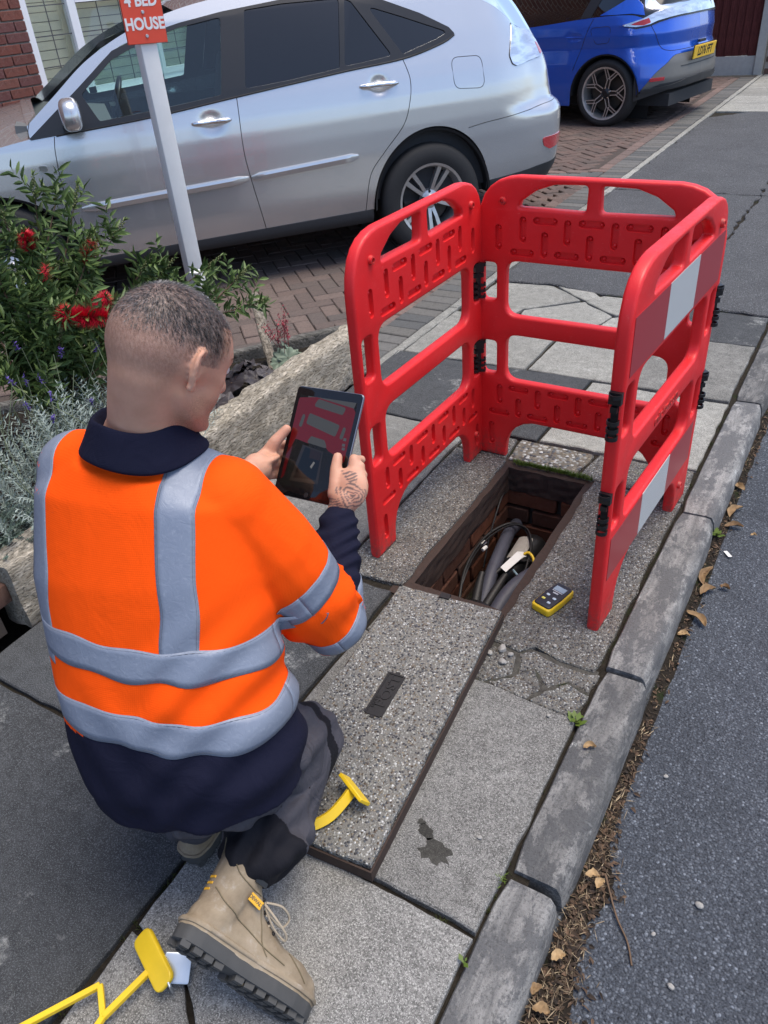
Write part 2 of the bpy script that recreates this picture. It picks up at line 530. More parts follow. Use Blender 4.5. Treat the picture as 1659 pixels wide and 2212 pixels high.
slab([(-.948, .392), (-.79, .365), (-.70, .30), (-.58, .20), (-.342, .12), (-.341, .688), (-.952, .696)], 'slab_near')
slab([(-.946, -.7), (-.342, -.7), (-.342, .112), (-.585, .192), (-.703, .292), (-.793, .356), (-.946, .382)], 'slab_near', z=-.002)
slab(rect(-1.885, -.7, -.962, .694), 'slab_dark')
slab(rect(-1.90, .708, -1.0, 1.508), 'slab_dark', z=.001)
slab([(-.985, .708), (-.341, .703), (-.341, 1.285), (-.62, 1.30), (-.985, 1.33)], 'slab_near', z=.002)
slab([(-.985, 1.345), (-.665, 1.315), (-.66, 1.555), (-.985, 1.555)], 'slab_mid', z=-.004)
# broken corner pieces between lid and kerb
for pl in ([(-.655, 1.312), (-.60, 1.305), (-.545, 1.36), (-.56, 1.43), (-.63, 1.44), (-.655, 1.40)],
           [(-.59, 1.303), (-.48, 1.296), (-.455, 1.345), (-.50, 1.40), (-.54, 1.352)],
           [(-.468, 1.294), (-.352, 1.288), (-.341, 1.375), (-.40, 1.39), (-.445, 1.345)],
           [(-.55, 1.44), (-.53, 1.372), (-.495, 1.41), (-.45, 1.355), (-.40, 1.402), (-.341, 1.386), (-.342, 1.452), (-.45, 1.445), (-.52, 1.47)]):
    slab(pl, 'agg_old', z=random.uniform(-.003, .001), amp=.0028, step=.02, name='broken_slab_piece')
slab([(-.645, 1.455), (-.56, 1.445), (-.52, 1.482), (-.45, 1.456), (-.352, 1.464), (-.341, 2.33), (-.643, 2.35), (-.640, 1.9)], 'agg_old', amp=.003)
slab([(-1.205, 1.53), (-.988, 1.555), (-.99, 2.365), (-1.205, 2.37)], 'agg_old', amp=.003)
slab([(-1.20, 2.382), (-1.0, 2.372), (-1.01, 2.525), (-1.2, 2.52)], 'agg_old')
slab([(-.99, 2.375), (-.72, 2.368), (-.70, 2.525), (-1.0, 2.53)], 'agg_tan', amp=.003)
slab([(-.705, 2.36), (-.342, 2.345), (-.342, 2.55), (-.685, 2.535)], 'agg_old', amp=.003)
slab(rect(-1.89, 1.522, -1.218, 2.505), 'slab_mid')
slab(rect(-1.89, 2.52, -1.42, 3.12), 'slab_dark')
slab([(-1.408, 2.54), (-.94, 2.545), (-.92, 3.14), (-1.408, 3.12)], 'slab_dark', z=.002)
slab([(-.925, 2.548), (-.342, 2.565), (-.340, 3.125), (-.905, 3.128)], 'slab_light')
slab(rect(-1.87, 3.135, -1.232, 3.72), 'slab_light')
slab([(-1.22, 3.15), (-.80, 3.15), (-.79, 3.72), (-1.205, 3.73)], 'slab_light')
slab([(-.788, 3.145), (-.340, 3.14), (-.34, 3.735), (-.778, 3.73)], 'slab_mid')
for pl in ([(-1.85, 3.735), (-1.56, 3.735), (-1.54, 3.86), (-1.28, 4.08), (-1.5, 4.26), (-1.85, 4.24)],
           [(-1.52, 3.85), (-1.50, 3.735), (-1.10, 3.735), (-1.06, 3.92), (-1.265, 4.065)],
           [(-1.475, 4.265), (-1.27, 4.095), (-1.2, 4.17), (-1.26, 4.23)],
           [(-1.255, 4.078), (-1.05, 3.935), (-.90, 4.02), (-.9, 4.2), (-1.19, 4.185)],
           [(-1.05, 3.9), (-1.09, 3.735), (-.80, 3.735), (-.80, 4.16), (-.885, 4.18), (-.885, 4.01)]):
    slab(pl, 'slab_light', z=random.uniform(-.004, .002), amp=.004, step=.05, name='cracked_slab_piece')
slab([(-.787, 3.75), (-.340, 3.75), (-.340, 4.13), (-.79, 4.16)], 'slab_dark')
# asphalt footway with its long crack, then slabs again
def asph(poly, z): slab(poly, 'asphalt_path', z=z, amp=.010, bev=.006, step=.06, name='asphalt_patch', tilt=(0, 0))
asph([(-1.87, 4.27), (-1.5, 4.29), (-1.22, 4.23), (-.82, 4.21), (-.80, 5.4), (-.79, 6.6), (-1.87, 6.6)], -.003)
asph([(-.805, 4.20), (-.340, 4.17), (-.340, 6.6), (-.775, 6.6), (-.785, 5.4)], -.001)
asph([(-1.87, 6.615), (-.79, 6.615), (-.80, 8.8), (-.80, 10.4), (-1.5, 10.4), (-1.87, 10.0)], -.002)
asph([(-.775, 6.615), (-.340, 6.615), (-.340, 10.4), (-.785, 10.4), (-.785, 8.8)], -.003)
y = 10.42
while y < 17:
    slab(rect(-1.86, y, -1.12, y + .585), 'slab_light'); slab(rect(-1.105, y, -.340, y + .585), 'slab_light'); y += .6

# ================================================================ kerb stones
kerb = empty('kerb', kind='structure')
prof = [(-.330, -.16), (-.331, -.004), (-.327, .002), (-.252, .004), (-.234, .002), (-.224, -.005), (-.217, -.018), (-.212, -.06), (-.208, -.16)]
def kerb_stone(y0, y1, dx=0, dz=0, sk=0, s=1):
    rnd = random.Random(int(y0 * 100) + 9); V = []; F = []; n = max(3, int((y1 - y0) / .06)); m = len(prof)
    for i in range(n + 1):
        t = i / n; yy = lerp(y0, y1, t)
        e = min(t, 1 - t) * (y1 - y0); sh = .006 * (1 - min(1, e / .015))
        for j, (px, pz) in enumerate(prof):
            q = noise.noise((px * 30, yy * 9, s * 7.0)) * .0035
            V.append((px + dx + sk * t + q + (sh if j < 3 else -sh if j > 4 else 0), yy + (rnd.gauss(0, .002) if 0 < i < n else 0), pz + dz + q * .7 - (sh if 0 < j < m - 1 else 0)))
    for i in range(n):
        for j in range(m - 1):
            a = i * m + j; F.append((a, a + m, a + m + 1, a + 1))
    F.append(tuple(range(m))); F.append(tuple(n * m + j for j in range(m))[::-1])
    o = obj('kerb_stone', V, [f[::-1] for f in F], MT['kerb'], kerb, 50); return o
ks = [(-1.0, -.05, .012, .0, 0), (-.04, .838, .004, -.006, -.008), (.858, 1.478, .0, .0, 0), (1.490, 2.268, -.004, .008, .006), (2.288, 3.165, .004, .002, .004), (3.185, 4.06, .008, -.003, 0)]
for i, (a, b, dx, dz, sk) in enumerate(ks): kerb_stone(a, b, dx, dz, sk, i)
y = 4.07
while y < 16: kerb_stone(y, y + .905, random.uniform(-.004, .006), random.uniform(-.004, .003), 0, y); y += .915

# ================================================================ block driveway
driveway = empty('driveway', kind='structure')
def block_solid(w, l, h=.05, bev=.005):
    hw, hl = w / 2 - .0025, l / 2 - .0025
    V = [(-hw, -hl, -h), (hw, -hl, -h), (hw, hl, -h), (-hw, hl, -h), (-hw, -hl, -bev), (hw, -hl, -bev), (hw, hl, -bev), (-hw, hl, -bev),
         (-hw + bev, -hl + bev, 0), (hw - bev, -hl + bev, 0), (hw - bev, hl - bev, 0), (-hw + bev, hl - bev, 0)]
    F = [(0, 1, 5, 4), (1, 2, 6, 5), (2, 3, 7, 6), (3, 0, 4, 7), (4, 5, 9, 8), (5, 6, 10, 9), (6, 7, 11, 10), (7, 4, 8, 11), (8, 9, 10, 11)]
    return V, F
bV, bF = block_solid(.1, .2)
bme = {}
for k in ('block_red', 'block_grey', 'block_border'):
    me = bpy.data.meshes.new('block_paver'); me.from_pydata(bV, [], bF); me.materials.append(MT[k]); bme[k] = me
ca, sa = math.cos(R(47)), math.sin(R(47))
blocks = []
BCUT = lambda y: 7.19
bedline = lambda x: 3.27 + (x + 2.3) * 1.27          # back board of the planting bed
for n1 in range(-90, 90):
    for n2 in range(-50, 50):
        for typ in (0, 1):
            ox, oy = n1 + 2 * n2, n1 - 2 * n2
            cxl, cyl = (ox + 1, oy + .5) if typ == 0 else (ox + .5, oy + 2)
            lx, ly = cxl * .1, cyl * .1
            x = -3.5 + lx * ca - ly * sa; y = 6.0 + lx * sa + ly * ca
            zone = 0
            if -6.5 < x < -2.19 and 2.0 < y < 6.95 and y > bedline(x) + .06: zone = 1
            if -6.5 < x < -2.27 and 7.33 < y < 13.45: zone = 2
            if not zone: continue
            vis = math.hypot(x, y)
            blocks.append((vis, x, y, R(47) + (0 if typ else math.pi / 2)))
blocks.sort()
rnd = random.Random(3)
def in_view(x, y):   # rough camera wedge, skipping what the silver car covers
    a = math.degrees(math.atan2(x, y)); return -64 < a < -8
cands = [b for b in blocks if in_view(b[1], b[2])]
solo = set(id(b) for b in cands[:300])
stuffV, stuffF = [], []
for b in blocks:
    d, x, y, rz = b
    z = gz(x, y) + rnd.gauss(0, .0018)
    if id(b) in solo:
        o = bpy.data.objects.new('block_paver', bme['block_red']); o.location = (x, y, z)
        o.rotation_euler = (rnd.gauss(0, .008), rnd.gauss(0, .008), rz + rnd.gauss(0, .008)); link(o, driveway)
    else:
        n = len(stuffV); c, s = math.cos(rz), math.sin(rz)
        stuffV += [(x + vx * c - vy * s, y + vx * s + vy * c, z + vz) for vx, vy, vz in bV]
        stuffF += [tuple(i + n for i in f) for f in bF]
m_ = N('driveway_block_far'); cc = m_.voro(9.5, out='Color'); sp_ = m_.n('ShaderNodeSeparateColor'); m_.set(sp_.inputs[0], cc)
col = m_.ramp(sp_.outputs[0], [(0, (.11, .082, .073)), (.4, (.145, .10, .087)), (.7, (.10, .08, .073)), (1, (.165, .118, .10))])
col = m_.mix(m_.math('MULTIPLY', m_.ramp(m_.noise(45, 5, .75), [(.45, 0), (.65, 1)]), .4), col, (.05, .046, .042))
m_.P(col=col, rough=.9, normal=m_.bump(m_.noise(260, 4, .8), .5, .002), spec=.25)
fo = obj('block_paver_field', stuffV, stuffF, m_.m, driveway); fo["kind"] = "stuff"
def lay(x, y, rz, k):
    o = bpy.data.objects.new('block_paver', bme[k]); o.location = (x, y, gz(x, y) + rnd.gauss(0, .0015))
    o.rotation_euler = (rnd.gauss(0, .006), rnd.gauss(0, .006), rz + rnd.gauss(0, .006)); link(o, driveway)
y = 2.95
while y < 13.4:
    lay(-2.035, y, math.pi / 2, 'block_grey'); y += .1
y = 3.1
while y < 6.9: lay(-2.19, y, 0, 'block_border'); y += .2
y = 7.45
while y < 13.4: lay(-2.19, y, 0, 'block_border'); y += .2
x = -2.25
while x > -3.6:
    lay(x + .05, 7.12, 0, 'block_grey'); x -= .1
x = -2.2
while x > -3.7:
    lay(x, 7.28, math.pi / 2, 'block_border'); x -= .2
V = []; F = []; nx, ny = 24, 48
for i in range(nx + 1):
    for j in range(ny + 1):
        x = lerp(-1.93, -6.6, i / nx); y = lerp(2.0, 13.5, j / ny); V.append((x, y, gz(x, y) - (.010 if y > bedline(x) + .12 else .06)))
for i in range(nx):
    for j in range(ny): a = i * (ny + 1) + j; F.append((a, a + 1, a + ny + 2, a + ny + 1))
m_ = N('jointing_sand'); m_.P(col=m_.ramp(m_.noise(70, 5, .7), [(.3, (.035, .028, .024)), (.7, (.085, .065, .055))]), rough=.95)
obj('driveway_bed', V, F, m_.m, driveway)
y = 2.86
while y < 13.4:
    L = .9
    V, F = slab_mesh(jag(rect(-1.928, y, -1.876, y + L - .01), .06, .002, int(y * 10)), .002, .1, .005)
    obj('edging_kerb', V, F, MT['slab_light'], driveway); y += L

# weathered chips on the big slab
MT['chip'] = m_concrete('chipped_concrete', (.062, .060, .054), speck=.3)
for cx, cy, rr, sd in ((-.487, .812, .038, 1), (-.525, .845, .022, 4), (-.545, .862, .010, 6)):
    rn = random.Random(sd); pl = []
    for k in range(18):
        a = 2 * math.pi * k / 18; q = rr * rn.uniform(.6, 1.15); pl.append((cx + q * math.cos(a) * 1.0, cy + q * math.sin(a) * .8))
    obj('surface_chip', [(x, y, .0035) for x, y in pl], [tuple(range(18))], MT['chip'], footway)

obj('crack_fill', [(-.66, 1.28, -.006), (-.343, 1.28, -.006), (-.343, 1.47, -.006), (-.66, 1.47, -.006)], [(0, 1, 2, 3)], m_soil('crack_grit', (.05, .047, .042), (.13, .125, .11)), footway)
# ================================================================ more materials
def m_wood(name, a, b, axis=1, scale=1.0, rough=.9, crack=.6, stretch=3.5):
    m = N(name); sc = [30 * scale] * 3; sc[axis] = stretch * scale
    g = m.noise(1, 7, .72, co=m.map(tuple(sc)), dist=.4); g2 = m.noise(1, 4, .7, co=m.map(tuple(v * 3.5 for v in sc)))
    blot = m.noise(7, 5, .6)
    c = m.ramp(g, [(.3, a), (.65, b)])
    c = m.mix(m.math('MULTIPLY', m.ramp(g2, [(.36, 1), (.46, 0)]), crack), c, tuple(v * .18 for v in a))
    c = m.mix(m.math('MULTIPLY', m.ramp(blot, [(.5, 0), (.7, 1)]), .45), c, tuple(v * .55 for v in a))
    h = m.math('ADD', m.ramp(g2, [(.34, 0), (.55, 1)]), m.math('MULTIPLY', g, .7))
    m.P(col=c, rough=rough, normal=m.bump(h, 1.0, .005), spec=.2)
    return m.m
def m_brick(name, cols, white=.25):
    m = N(name)
    c = m.ramp(m.objrand(), [(i / len(cols), k) for i, k in enumerate(cols)])
    c = m.mix(m.math('MULTIPLY', m.ramp(m.noise(55, 5, .75), [(.5, 0), (.72, 1)]), white), c, (.42, .36, .32))
    c = m.mix(m.math('MULTIPLY', m.ramp(m.noise(22, 4, .7), [(.52, 0), (.66, 1)]), .5), c, tuple(v * .4 for v in cols[0]))
    m.P(col=c, rough=.9, normal=m.bump(m.noise(120, 5, .8), .7, .004), spec=.2); return m.m
def m_red():
    m = N('red_barrier_plastic')
    sc = m.ramp(m.noise(60, 7, .85, co=m.map((1, .3, 1))), [(.60, 0), (.72, 1)])
    c = m.mix(m.math('MULTIPLY', sc, .40), (.76, .016, .019), (.84, .22, .19))
    c = m.mix(m.math('MULTIPLY', m.ramp(m.noise(5, 5, .65), [(.38, 0), (.72, 1)]), .5), c, (.64, .010, .014))
    sx = m.n('ShaderNodeSeparateXYZ', i0=m.obj()); lo = m.ramp(sx.outputs[1], [(.0, 1), (.11, 0)])
    c = m.mix(m.math('MULTIPLY', lo, m.ramp(m.noise(45, 6, .8), [(.42, 0), (.62, .75)])), c, (.10, .075, .06))
    scr_ = m.ramp(m.noise(220, 3, .8, co=m.map((.25, 1, 1), (0, 0, .5))), [(.66, 0), (.70, 1)]); c = m.mix(m.math('MULTIPLY', scr_, .3), c, (.85, .35, .32))
    m.P(col=c, rough=m.ramp(m.noise(14, 6, .7), [(.3, .34), (.7, .62)]), normal=m.bump(m.noise(400, 2), .2, .0015)); return m.m
MT['sleeper'] = m_wood('weathered_sleeper', (.30, .265, .20), (.60, .55, .46), scale=1.5, stretch=8, crack=.8)
MT['sleeper_board'] = m_wood('grey_edging_board', (.10, .10, .09), (.22, .21, .19), axis=0)
MT['stake'] = m_wood('split_stake', (.20, .17, .13), (.42, .38, .32), axis=2)
MT['brick'] = m_brick('house_brick', [(.17, .055, .042), (.20, .075, .055), (.13, .05, .045), (.22, .09, .065), (.15, .065, .06)])
MT['brick_old'] = m_brick('pier_brick', [(.12, .07, .055), (.15, .085, .065), (.10, .065, .055)], .15)
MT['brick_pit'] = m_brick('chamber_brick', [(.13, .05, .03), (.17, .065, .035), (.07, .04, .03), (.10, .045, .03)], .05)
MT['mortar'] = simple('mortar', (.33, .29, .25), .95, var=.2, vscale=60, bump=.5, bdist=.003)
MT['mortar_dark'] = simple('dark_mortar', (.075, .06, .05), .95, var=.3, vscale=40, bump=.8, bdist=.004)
MT['rust'] = simple('rusty_frame', (.045, .028, .022), .8, .2, var=.4, vscale=80, bump=.5, bdist=.002)
MT['iron'] = simple('cast_iron', (.022, .021, .022), .6, .35, var=.3, vscale=60, bump=.4, bscale=400)
MT['yellow'] = simple('yellow_paint', (.78, .52, .018), .38, 0, var=.12, vscale=25, bump=.1)
MT['galv'] = simple('galvanised_steel', (.55, .60, .64), .35, .9, var=.12, vscale=40)
MT['black_rubber'] = simple('black_rubber', (.012, .012, .013), .55, 0, var=.2, vscale=30)
MT['black_plastic'] = simple('black_plastic', (.010, .010, .011), .4, 0, var=.1)
MT['conduit'] = simple('grey_conduit', (.060, .063, .085), .55, 0, var=.25, vscale=25, bump=.3)
MT['white_paint'] = simple('worn_white_paint', (.74, .74, .72), .5, 0, var=.08, vscale=14, bump=.3, bscale=60)
MT['white_upvc'] = simple('white_window_frame', (.80, .81, .83), .35, 0, var=.03)
MT['sign_red'] = simple('sign_orange_red', (.74, .075, .035), .55, 0, var=.08, vscale=9, bump=.2, bscale=20, bdist=.004)
MT['paper'] = simple('white_label', (.75, .75, .72), .6, 0, var=.05)
MT['red_plastic'] = m_red()
m = N('reflective_white'); w = m.math('SINE', m.math('MULTIPLY', m.n('ShaderNodeSeparateXYZ', i0=m.obj()).outputs[1], 1400)); 
m.P(col=m.mix(m.ramp(w, [(.35, 0), (.6, 1)]), (.42, .44, .44), (.66, .68, .68)), rough=.3, normal=m.bump(w, .3, .001)); MT['refl_white'] = m.m
m = N('reflective_red'); w = m.noise(300, 2, co=m.map((8, 1, 1)))
m.P(col=m.hsv((.34, .022, .030), .5, 1, m.math('ADD', m.math('MULTIPLY', w, .5), .75)), rough=.28, spec=.6); MT['refl_red'] = m.m

# ================================================================ timber sleeper, bed board, brick pier, bed soil
def rough_beam(name, a, b, w, h, mat, amp=.006, n=34, seed=1, parent=None, round_=.012, fq=16, wob=.006):
    """beam along a->b (bottom centre line), noise-roughened"""
    a = Vector(a); b = Vector(b); d = b - a; L = d.length; d.normalize(); sx = Vector((-d.y, d.x, 0)).normalized() if abs(d.z) < .9 else Vector((1, 0, 0)); up = Vector((0, 0, 1)) if abs(d.z) < .9 else d.cross(sx).normalized()
    ring = []; k = 7
    pts = round_poly([(-w / 2, 0), (w / 2, 0), (w / 2, h), (-w / 2, h)], round_, 2)
    for i in range(len(pts)):
        p0 = Vector(pts[i]); p1 = Vector(pts[(i + 1) % len(pts)]); m_ = max(1, int((p1 - p0).length / .022))
        for j in range(m_): ring.append(p0.lerp(p1, j / m_))
    V = []; F = []; m_ = len(ring)
    for i in range(n + 1):
        t = i / n; c = a + d * L * t; ox = noise.noise((t * 3, seed, 0)) * wob; oz = noise.noise((t * 3, seed, 5)) * wob
        for q in ring:
            p = c + sx * (q.x + ox) + up * (q.y + oz)
            nv = Vector((noise.noise((p.x * fq, p.y * fq, p.z * fq * 2 + seed)), 0, 0)).x
            nv += .5 * noise.noise((p.x * 45, p.y * 45, p.z * 60 + seed))
            dr = Vector((q.x, q.y - h / 2)).normalized()
            V.append(p + (sx * dr.x + up * dr.y) * nv * amp)
    for i in range(n):
        for j in range(m_):
            j2 = (j + 1) % m_; F.append((i * m_ + j, i * m_ + j2, (i + 1) * m_ + j2, (i + 1) * m_ + j))
    F.append(tuple(range(m_))[::-1]); F.append(tuple(n * m_ + j for j in range(m_)))
    return obj(name, V, [f[::-1] for f in F], mat, parent, 60)
sl = rough_beam('sleeper_wall', (-1.972, .90, -.02), (-1.972, 2.86, -.02), .115, .235, MT['sleeper'], .011, 110, 3)
tag(sl, 'rough weathered timber sleeper edging the flower bed beside the pavement', 'sleeper')
bb = rough_beam('edging_board', (-2.12, 3.10, -.03), (-3.35, 1.55, -.06), .05, .15, MT['sleeper_board'], .004, 40, 8)
tag(bb, 'grey timber board edging the bed along the block driveway', 'board')
bed = obj('flower_bed', [(-2.02, .9, .09), (-2.02, 2.86, .10), (-2.12, 3.08, .06), (-3.33, 1.55, .05), (-3.4, .2, .05), (-2.02, .2, .08)], [(0, 1, 2, 3, 4, 5)][::-1], MT['bedsoil'])
bm = bmesh.new(); bm.from_mesh(bed.data); bmesh.ops.triangulate(bm, faces=bm.faces); bmesh.ops.subdivide_edges(bm, edges=bm.edges, cuts=9, use_grid_fill=True)
for v in bm.verts: v.co.z += .03 * noise.noise(v.co * 8) + .012 * noise.noise(v.co * 30)
bmesh.ops.recalc_face_normals(bm, faces=bm.faces)
bm.to_mesh(bed.data); bm.free(); bed["kind"] = "structure"
pier = empty('brick_pier', (-1.95, .5, 0), label='low brown brick pier at the end of the timber sleeper', cat='brick wall')
pb = MB(); pb.box((-.12, -.25, .10), (.20, 1.2, .235)); pb.build('mortar_core', MT['mortar_dark'], pier)
bri = MB(); bri.box((0, 0, 0), (.1025, .215, .066)); bo = bri.build('brick', MT['brick_old'], pier); bevel_mesh(bo, .006, 2)
first = True
for r_ in range(3):
    yy = .295 - (0 if r_ % 2 else .11)
    while yy > -.8:
        o = bo if first else dup(bo, pier); first = False
        o.location = (.0 - .058 + random.gauss(0, .002), yy + random.gauss(0, .002), .035 + r_ * .077); yy -= .226
# ================================================================ open cable chamber
ch = empty('cable_chamber', ((HX0 + HX1) / 2, (HY0 + HY1) / 2, 0), label='open brick-lined cable chamber sunk in the pavement', cat='manhole')
HW, HL, DP = HX1 - HX0, HY1 - HY0, .37
c0 = MB()
t_ = .012
for (cx, cy, sx_, sy_) in ((-HW / 2 - .012, 0, .012, HL + .03), (HW / 2 + .012, 0, .012, HL + .03), (0, HL / 2 + .012, HW + .03, .012), (0, -HL / 2 - .012, HW + .03, .012)):
    c0.box((cx, cy, -DP / 2 - .055), (sx_, sy_, DP - .06))
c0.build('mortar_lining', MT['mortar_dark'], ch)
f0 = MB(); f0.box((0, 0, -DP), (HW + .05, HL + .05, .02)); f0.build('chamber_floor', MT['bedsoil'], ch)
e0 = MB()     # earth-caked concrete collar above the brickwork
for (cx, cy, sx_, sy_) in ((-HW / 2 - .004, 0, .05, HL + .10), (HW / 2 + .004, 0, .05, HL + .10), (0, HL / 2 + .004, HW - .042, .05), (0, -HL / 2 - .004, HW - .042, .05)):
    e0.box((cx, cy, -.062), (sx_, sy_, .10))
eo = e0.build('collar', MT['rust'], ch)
bm = bmesh.new(); bm.from_mesh(eo.data); bmesh.ops.subdivide_edges(bm, edges=bm.edges, cuts=14, use_grid_fill=True)
for v in bm.verts: v.co += Vector((noise.noise(v.co * 40), noise.noise(v.co * 40 + Vector((9, 0, 0))), .5 * noise.noise(v.co * 30))) * .005
bm.to_mesh(eo.data); bm.free()
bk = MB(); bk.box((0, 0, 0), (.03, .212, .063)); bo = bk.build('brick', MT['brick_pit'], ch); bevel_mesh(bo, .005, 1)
first = True
for r_ in range(4):
    z = -.145 - r_ * .074; off = (r_ % 2) * .11
    for side in range(4):
        L = HL if side < 2 else HW
        q = -L / 2 + (.106 if not off else 0.0)
        while q < L / 2 + .05:
            if abs(q) < L / 2 - .02 or True:
                qq = max(-L / 2 + .05, min(L / 2 - .05, q))
                sc = 1.0
                if abs(qq - q) > .001: sc = .5
                o = bo if first else dup(bo, ch); first = False
                inn = .004 + random.gauss(0, .003)
                if side == 0: o.location = (-HW / 2 + inn, qq, z); o.rotation_euler = (0, 0, 0)
                elif side == 1: o.location = (HW / 2 - inn, qq, z)
                elif side == 2: o.location = (qq, HL / 2 - inn, z); o.rotation_euler = (0, 0, math.pi / 2)
                else: o.location = (qq, -HL / 2 + inn, z); o.rotation_euler = (0, 0, math.pi / 2)
                o.scale = (1, sc * .99, 1)
            q += .222
# cables, conduits, joint closure and tag inside (each its own thing)
cx0, cy0 = (HX0 + HX1) / 2, (HY0 + HY1) / 2
def tube_thing(name, pts, r, mat, label, cat, n=10, group=None):
    b = MB(); b.tube(pts, r, n); o = b.build(name, mat, None, 60); return tag(o, label, cat, group)
def smooth_path(pts, k=8):
    out = []; P = [Vector(q) for q in pts]
    for i in range(len(P) - 1):
        p0 = P[max(0, i - 1)]; p1 = P[i]; p2 = P[i + 1]; p3 = P[min(len(P) - 1, i + 2)]
        for j in range(k):
            t = j / k
            out.append(.5 * ((2 * p1) + (p2 - p0) * t + (2 * p0 - 5 * p1 + 4 * p2 - p3) * t * t + (3 * p1 - p0 - 3 * p2 + p3) * t ** 3))
    out.append(P[-1]); return out
tube_thing('conduit_pipe', smooth_path([(-.915, 2.30, -.24), (-.905, 2.20, -.215), (-.885, 2.08, -.205), (-.865, 1.95, -.215), (-.852, 1.87, -.245), (-.845, 1.78, -.30)]), .024, MT['conduit'], 'grey plastic conduit running down the left of the chamber', 'pipe', 14)
tube_thing('conduit_pipe', smooth_path([(-.70, 2.05, -.20), (-.742, 1.98, -.205), (-.762, 1.91, -.205), (-.773, 1.84, -.215), (-.775, 1.75, -.235), (-.77, 1.62, -.27)]), .027, MT['conduit'], 'grey plastic conduit rising at the right of the chamber', 'pipe', 14)
coil = smooth_path([(-.895, 1.74, -.26), (-.915, 1.80, -.22), (-.945, 1.90, -.195), (-.962, 2.02, -.19), (-.955, 2.13, -.185), (-.91, 2.215, -.18), (-.85, 2.205, -.175), (-.80, 2.15, -.18), (-.772, 2.07, -.20), (-.775, 1.97, -.24), (-.80, 1.88, -.27), (-.86, 1.82, -.28)], 5)
tube_thing('cable_coil', coil, .0055, MT['black_rubber'], 'thick black cable coiled in a large loop inside the chamber', 'cable', 8)
coil = smooth_path([(-.915, 1.77, -.25), (-.93, 1.86, -.20), (-.945, 1.98, -.18), (-.935, 2.10, -.17), (-.89, 2.19, -.165), (-.83, 2.19, -.165), (-.782, 2.11, -.17), (-.758, 2.0, -.19), (-.745, 1.93, -.22)], 5)
tube_thing('cable_coil', coil, .0032, MT['black_rubber'], 'thin black cable loop lying on top of the thicker one', 'cable', 6)
tube_thing('cable', smooth_path([(-.968, 2.33, -.12), (-.962, 2.27, -.10), (-.955, 2.20, -.13), (-.95, 2.12, -.20), (-.94, 2.05, -.28)]), .0035, MT['black_rubber'], 'thin black cable hanging down the left brick wall of the chamber', 'cable', 6)
for i, pts_ in enumerate(([(-.90, 1.70, -.27), (-.88, 1.85, -.245), (-.84, 1.98, -.20), (-.79, 2.06, -.21), (-.73, 2.12, -.24)], [(-.93, 1.68, -.29), (-.90, 1.80, -.27), (-.83, 1.90, -.25), (-.77, 1.98, -.26), (-.70, 2.02, -.28)], [(-.94, 2.30, -.27), (-.90, 2.16, -.26), (-.84, 2.03, -.27), (-.80, 1.88, -.27), (-.79, 1.72, -.29)])):
    tube_thing('cable', smooth_path(pts_, 6), (.008, .006, .010)[i], MT['black_rubber'], ('black cable slanting across the chamber under the white tag', 'lower black cable crossing the chamber floor', 'thickest black cable running lengthwise along the chamber floor')[i], 'cable', 8)
for q, lb in (((-.951, 2.06, -.187), 'white marker sleeve on the black cable loop in the chamber'), ((-.930, 2.02, -.176), 'dull marker sleeve on the thinner cable loop in the chamber')):
    b = MB(); b.tube([q, (q[0] + .004, q[1] + .022, q[2] + .001)], .0068, 8); tag(b.build('marker_sleeve', MT['paper'], None, 40), lb, 'sleeve')
cl = empty('joint_closure', (-.815, 2.10, -.245), label='black cylindrical cable joint with a worn label in the chamber', cat='joint box')
b = MB(); b.lathe([(0, -.13), (.03, -.125), (.048, -.10), (.052, -.05), (.052, .08), (.044, .11), (.02, .13), (0, .132)], 20, Matrix.Rotation(R(-84), 4, 'X') @ Matrix.Rotation(R(10), 4, 'Y')); b.build('closure_body', MT['black_plastic'], cl, 40)
b = MB()
for a0 in range(6):
    an = R(66 + a0 * 11); an2 = R(66 + (a0 + 1) * 11); rr = .054
    b.add([(rr * math.cos(an), -.05, rr * math.sin(an) - .002), (rr * math.cos(an2), -.05, rr * math.sin(an2) - .002), (rr * math.cos(an2), .07, rr * math.sin(an2) + .008), (rr * math.cos(an), .07, rr * math.sin(an) + .008)], [(0, 1, 2, 3)])
b.build('label_sticker', simple('dirty_label', (.34, .32, .28), .7, var=.3, vscale=40), cl, 60)
c2 = empty('cable_junction', (-.845, 1.80, -.25), label='dark cable splice with two necks at the near end of the chamber', cat='joint box')
b = MB(); b.box((0, -.02, 0), (.075, .09, .05)); o = b.build('splice_body', MT['black_plastic'], c2); bevel_mesh(o, .012, 2)
for q in (((-.02, .02, .01), (-.035, .08, .03), (-.045, .13, .05)), ((.02, .02, .01), (.03, .09, .04), (.035, .15, .055))):
    b = MB(); b.tube(q, [.018, .016, .011], 10); b.build('cable_neck', MT['black_rubber'], c2, 50)
tgv = [(-.832, 1.953, -.172), (-.808, 1.943, -.178), (-.782, 2.032, -.168), (-.775, 2.052, -.176), (-.792, 2.062, -.168), (-.808, 2.045, -.160)]
tg = MB(); tg.add(tgv, [(0, 1, 2, 5), (2, 3, 4, 5)]); o = tg.build('cable_tag', MT['paper'])
tag(o, 'white folded cable tag lying in the open chamber', 'tag')
so = o.modifiers.new('thick', 'SOLIDIFY'); so.thickness = .0012
tube_thing('yellow_cable', smooth_path([(-.785, 2.05, -.168), (-.770, 2.058, -.163), (-.748, 2.045, -.172), (-.735, 2.02, -.19)]), .005, MT['yellow'], 'short yellow cable end beside the white tag in the chamber', 'cable', 8)
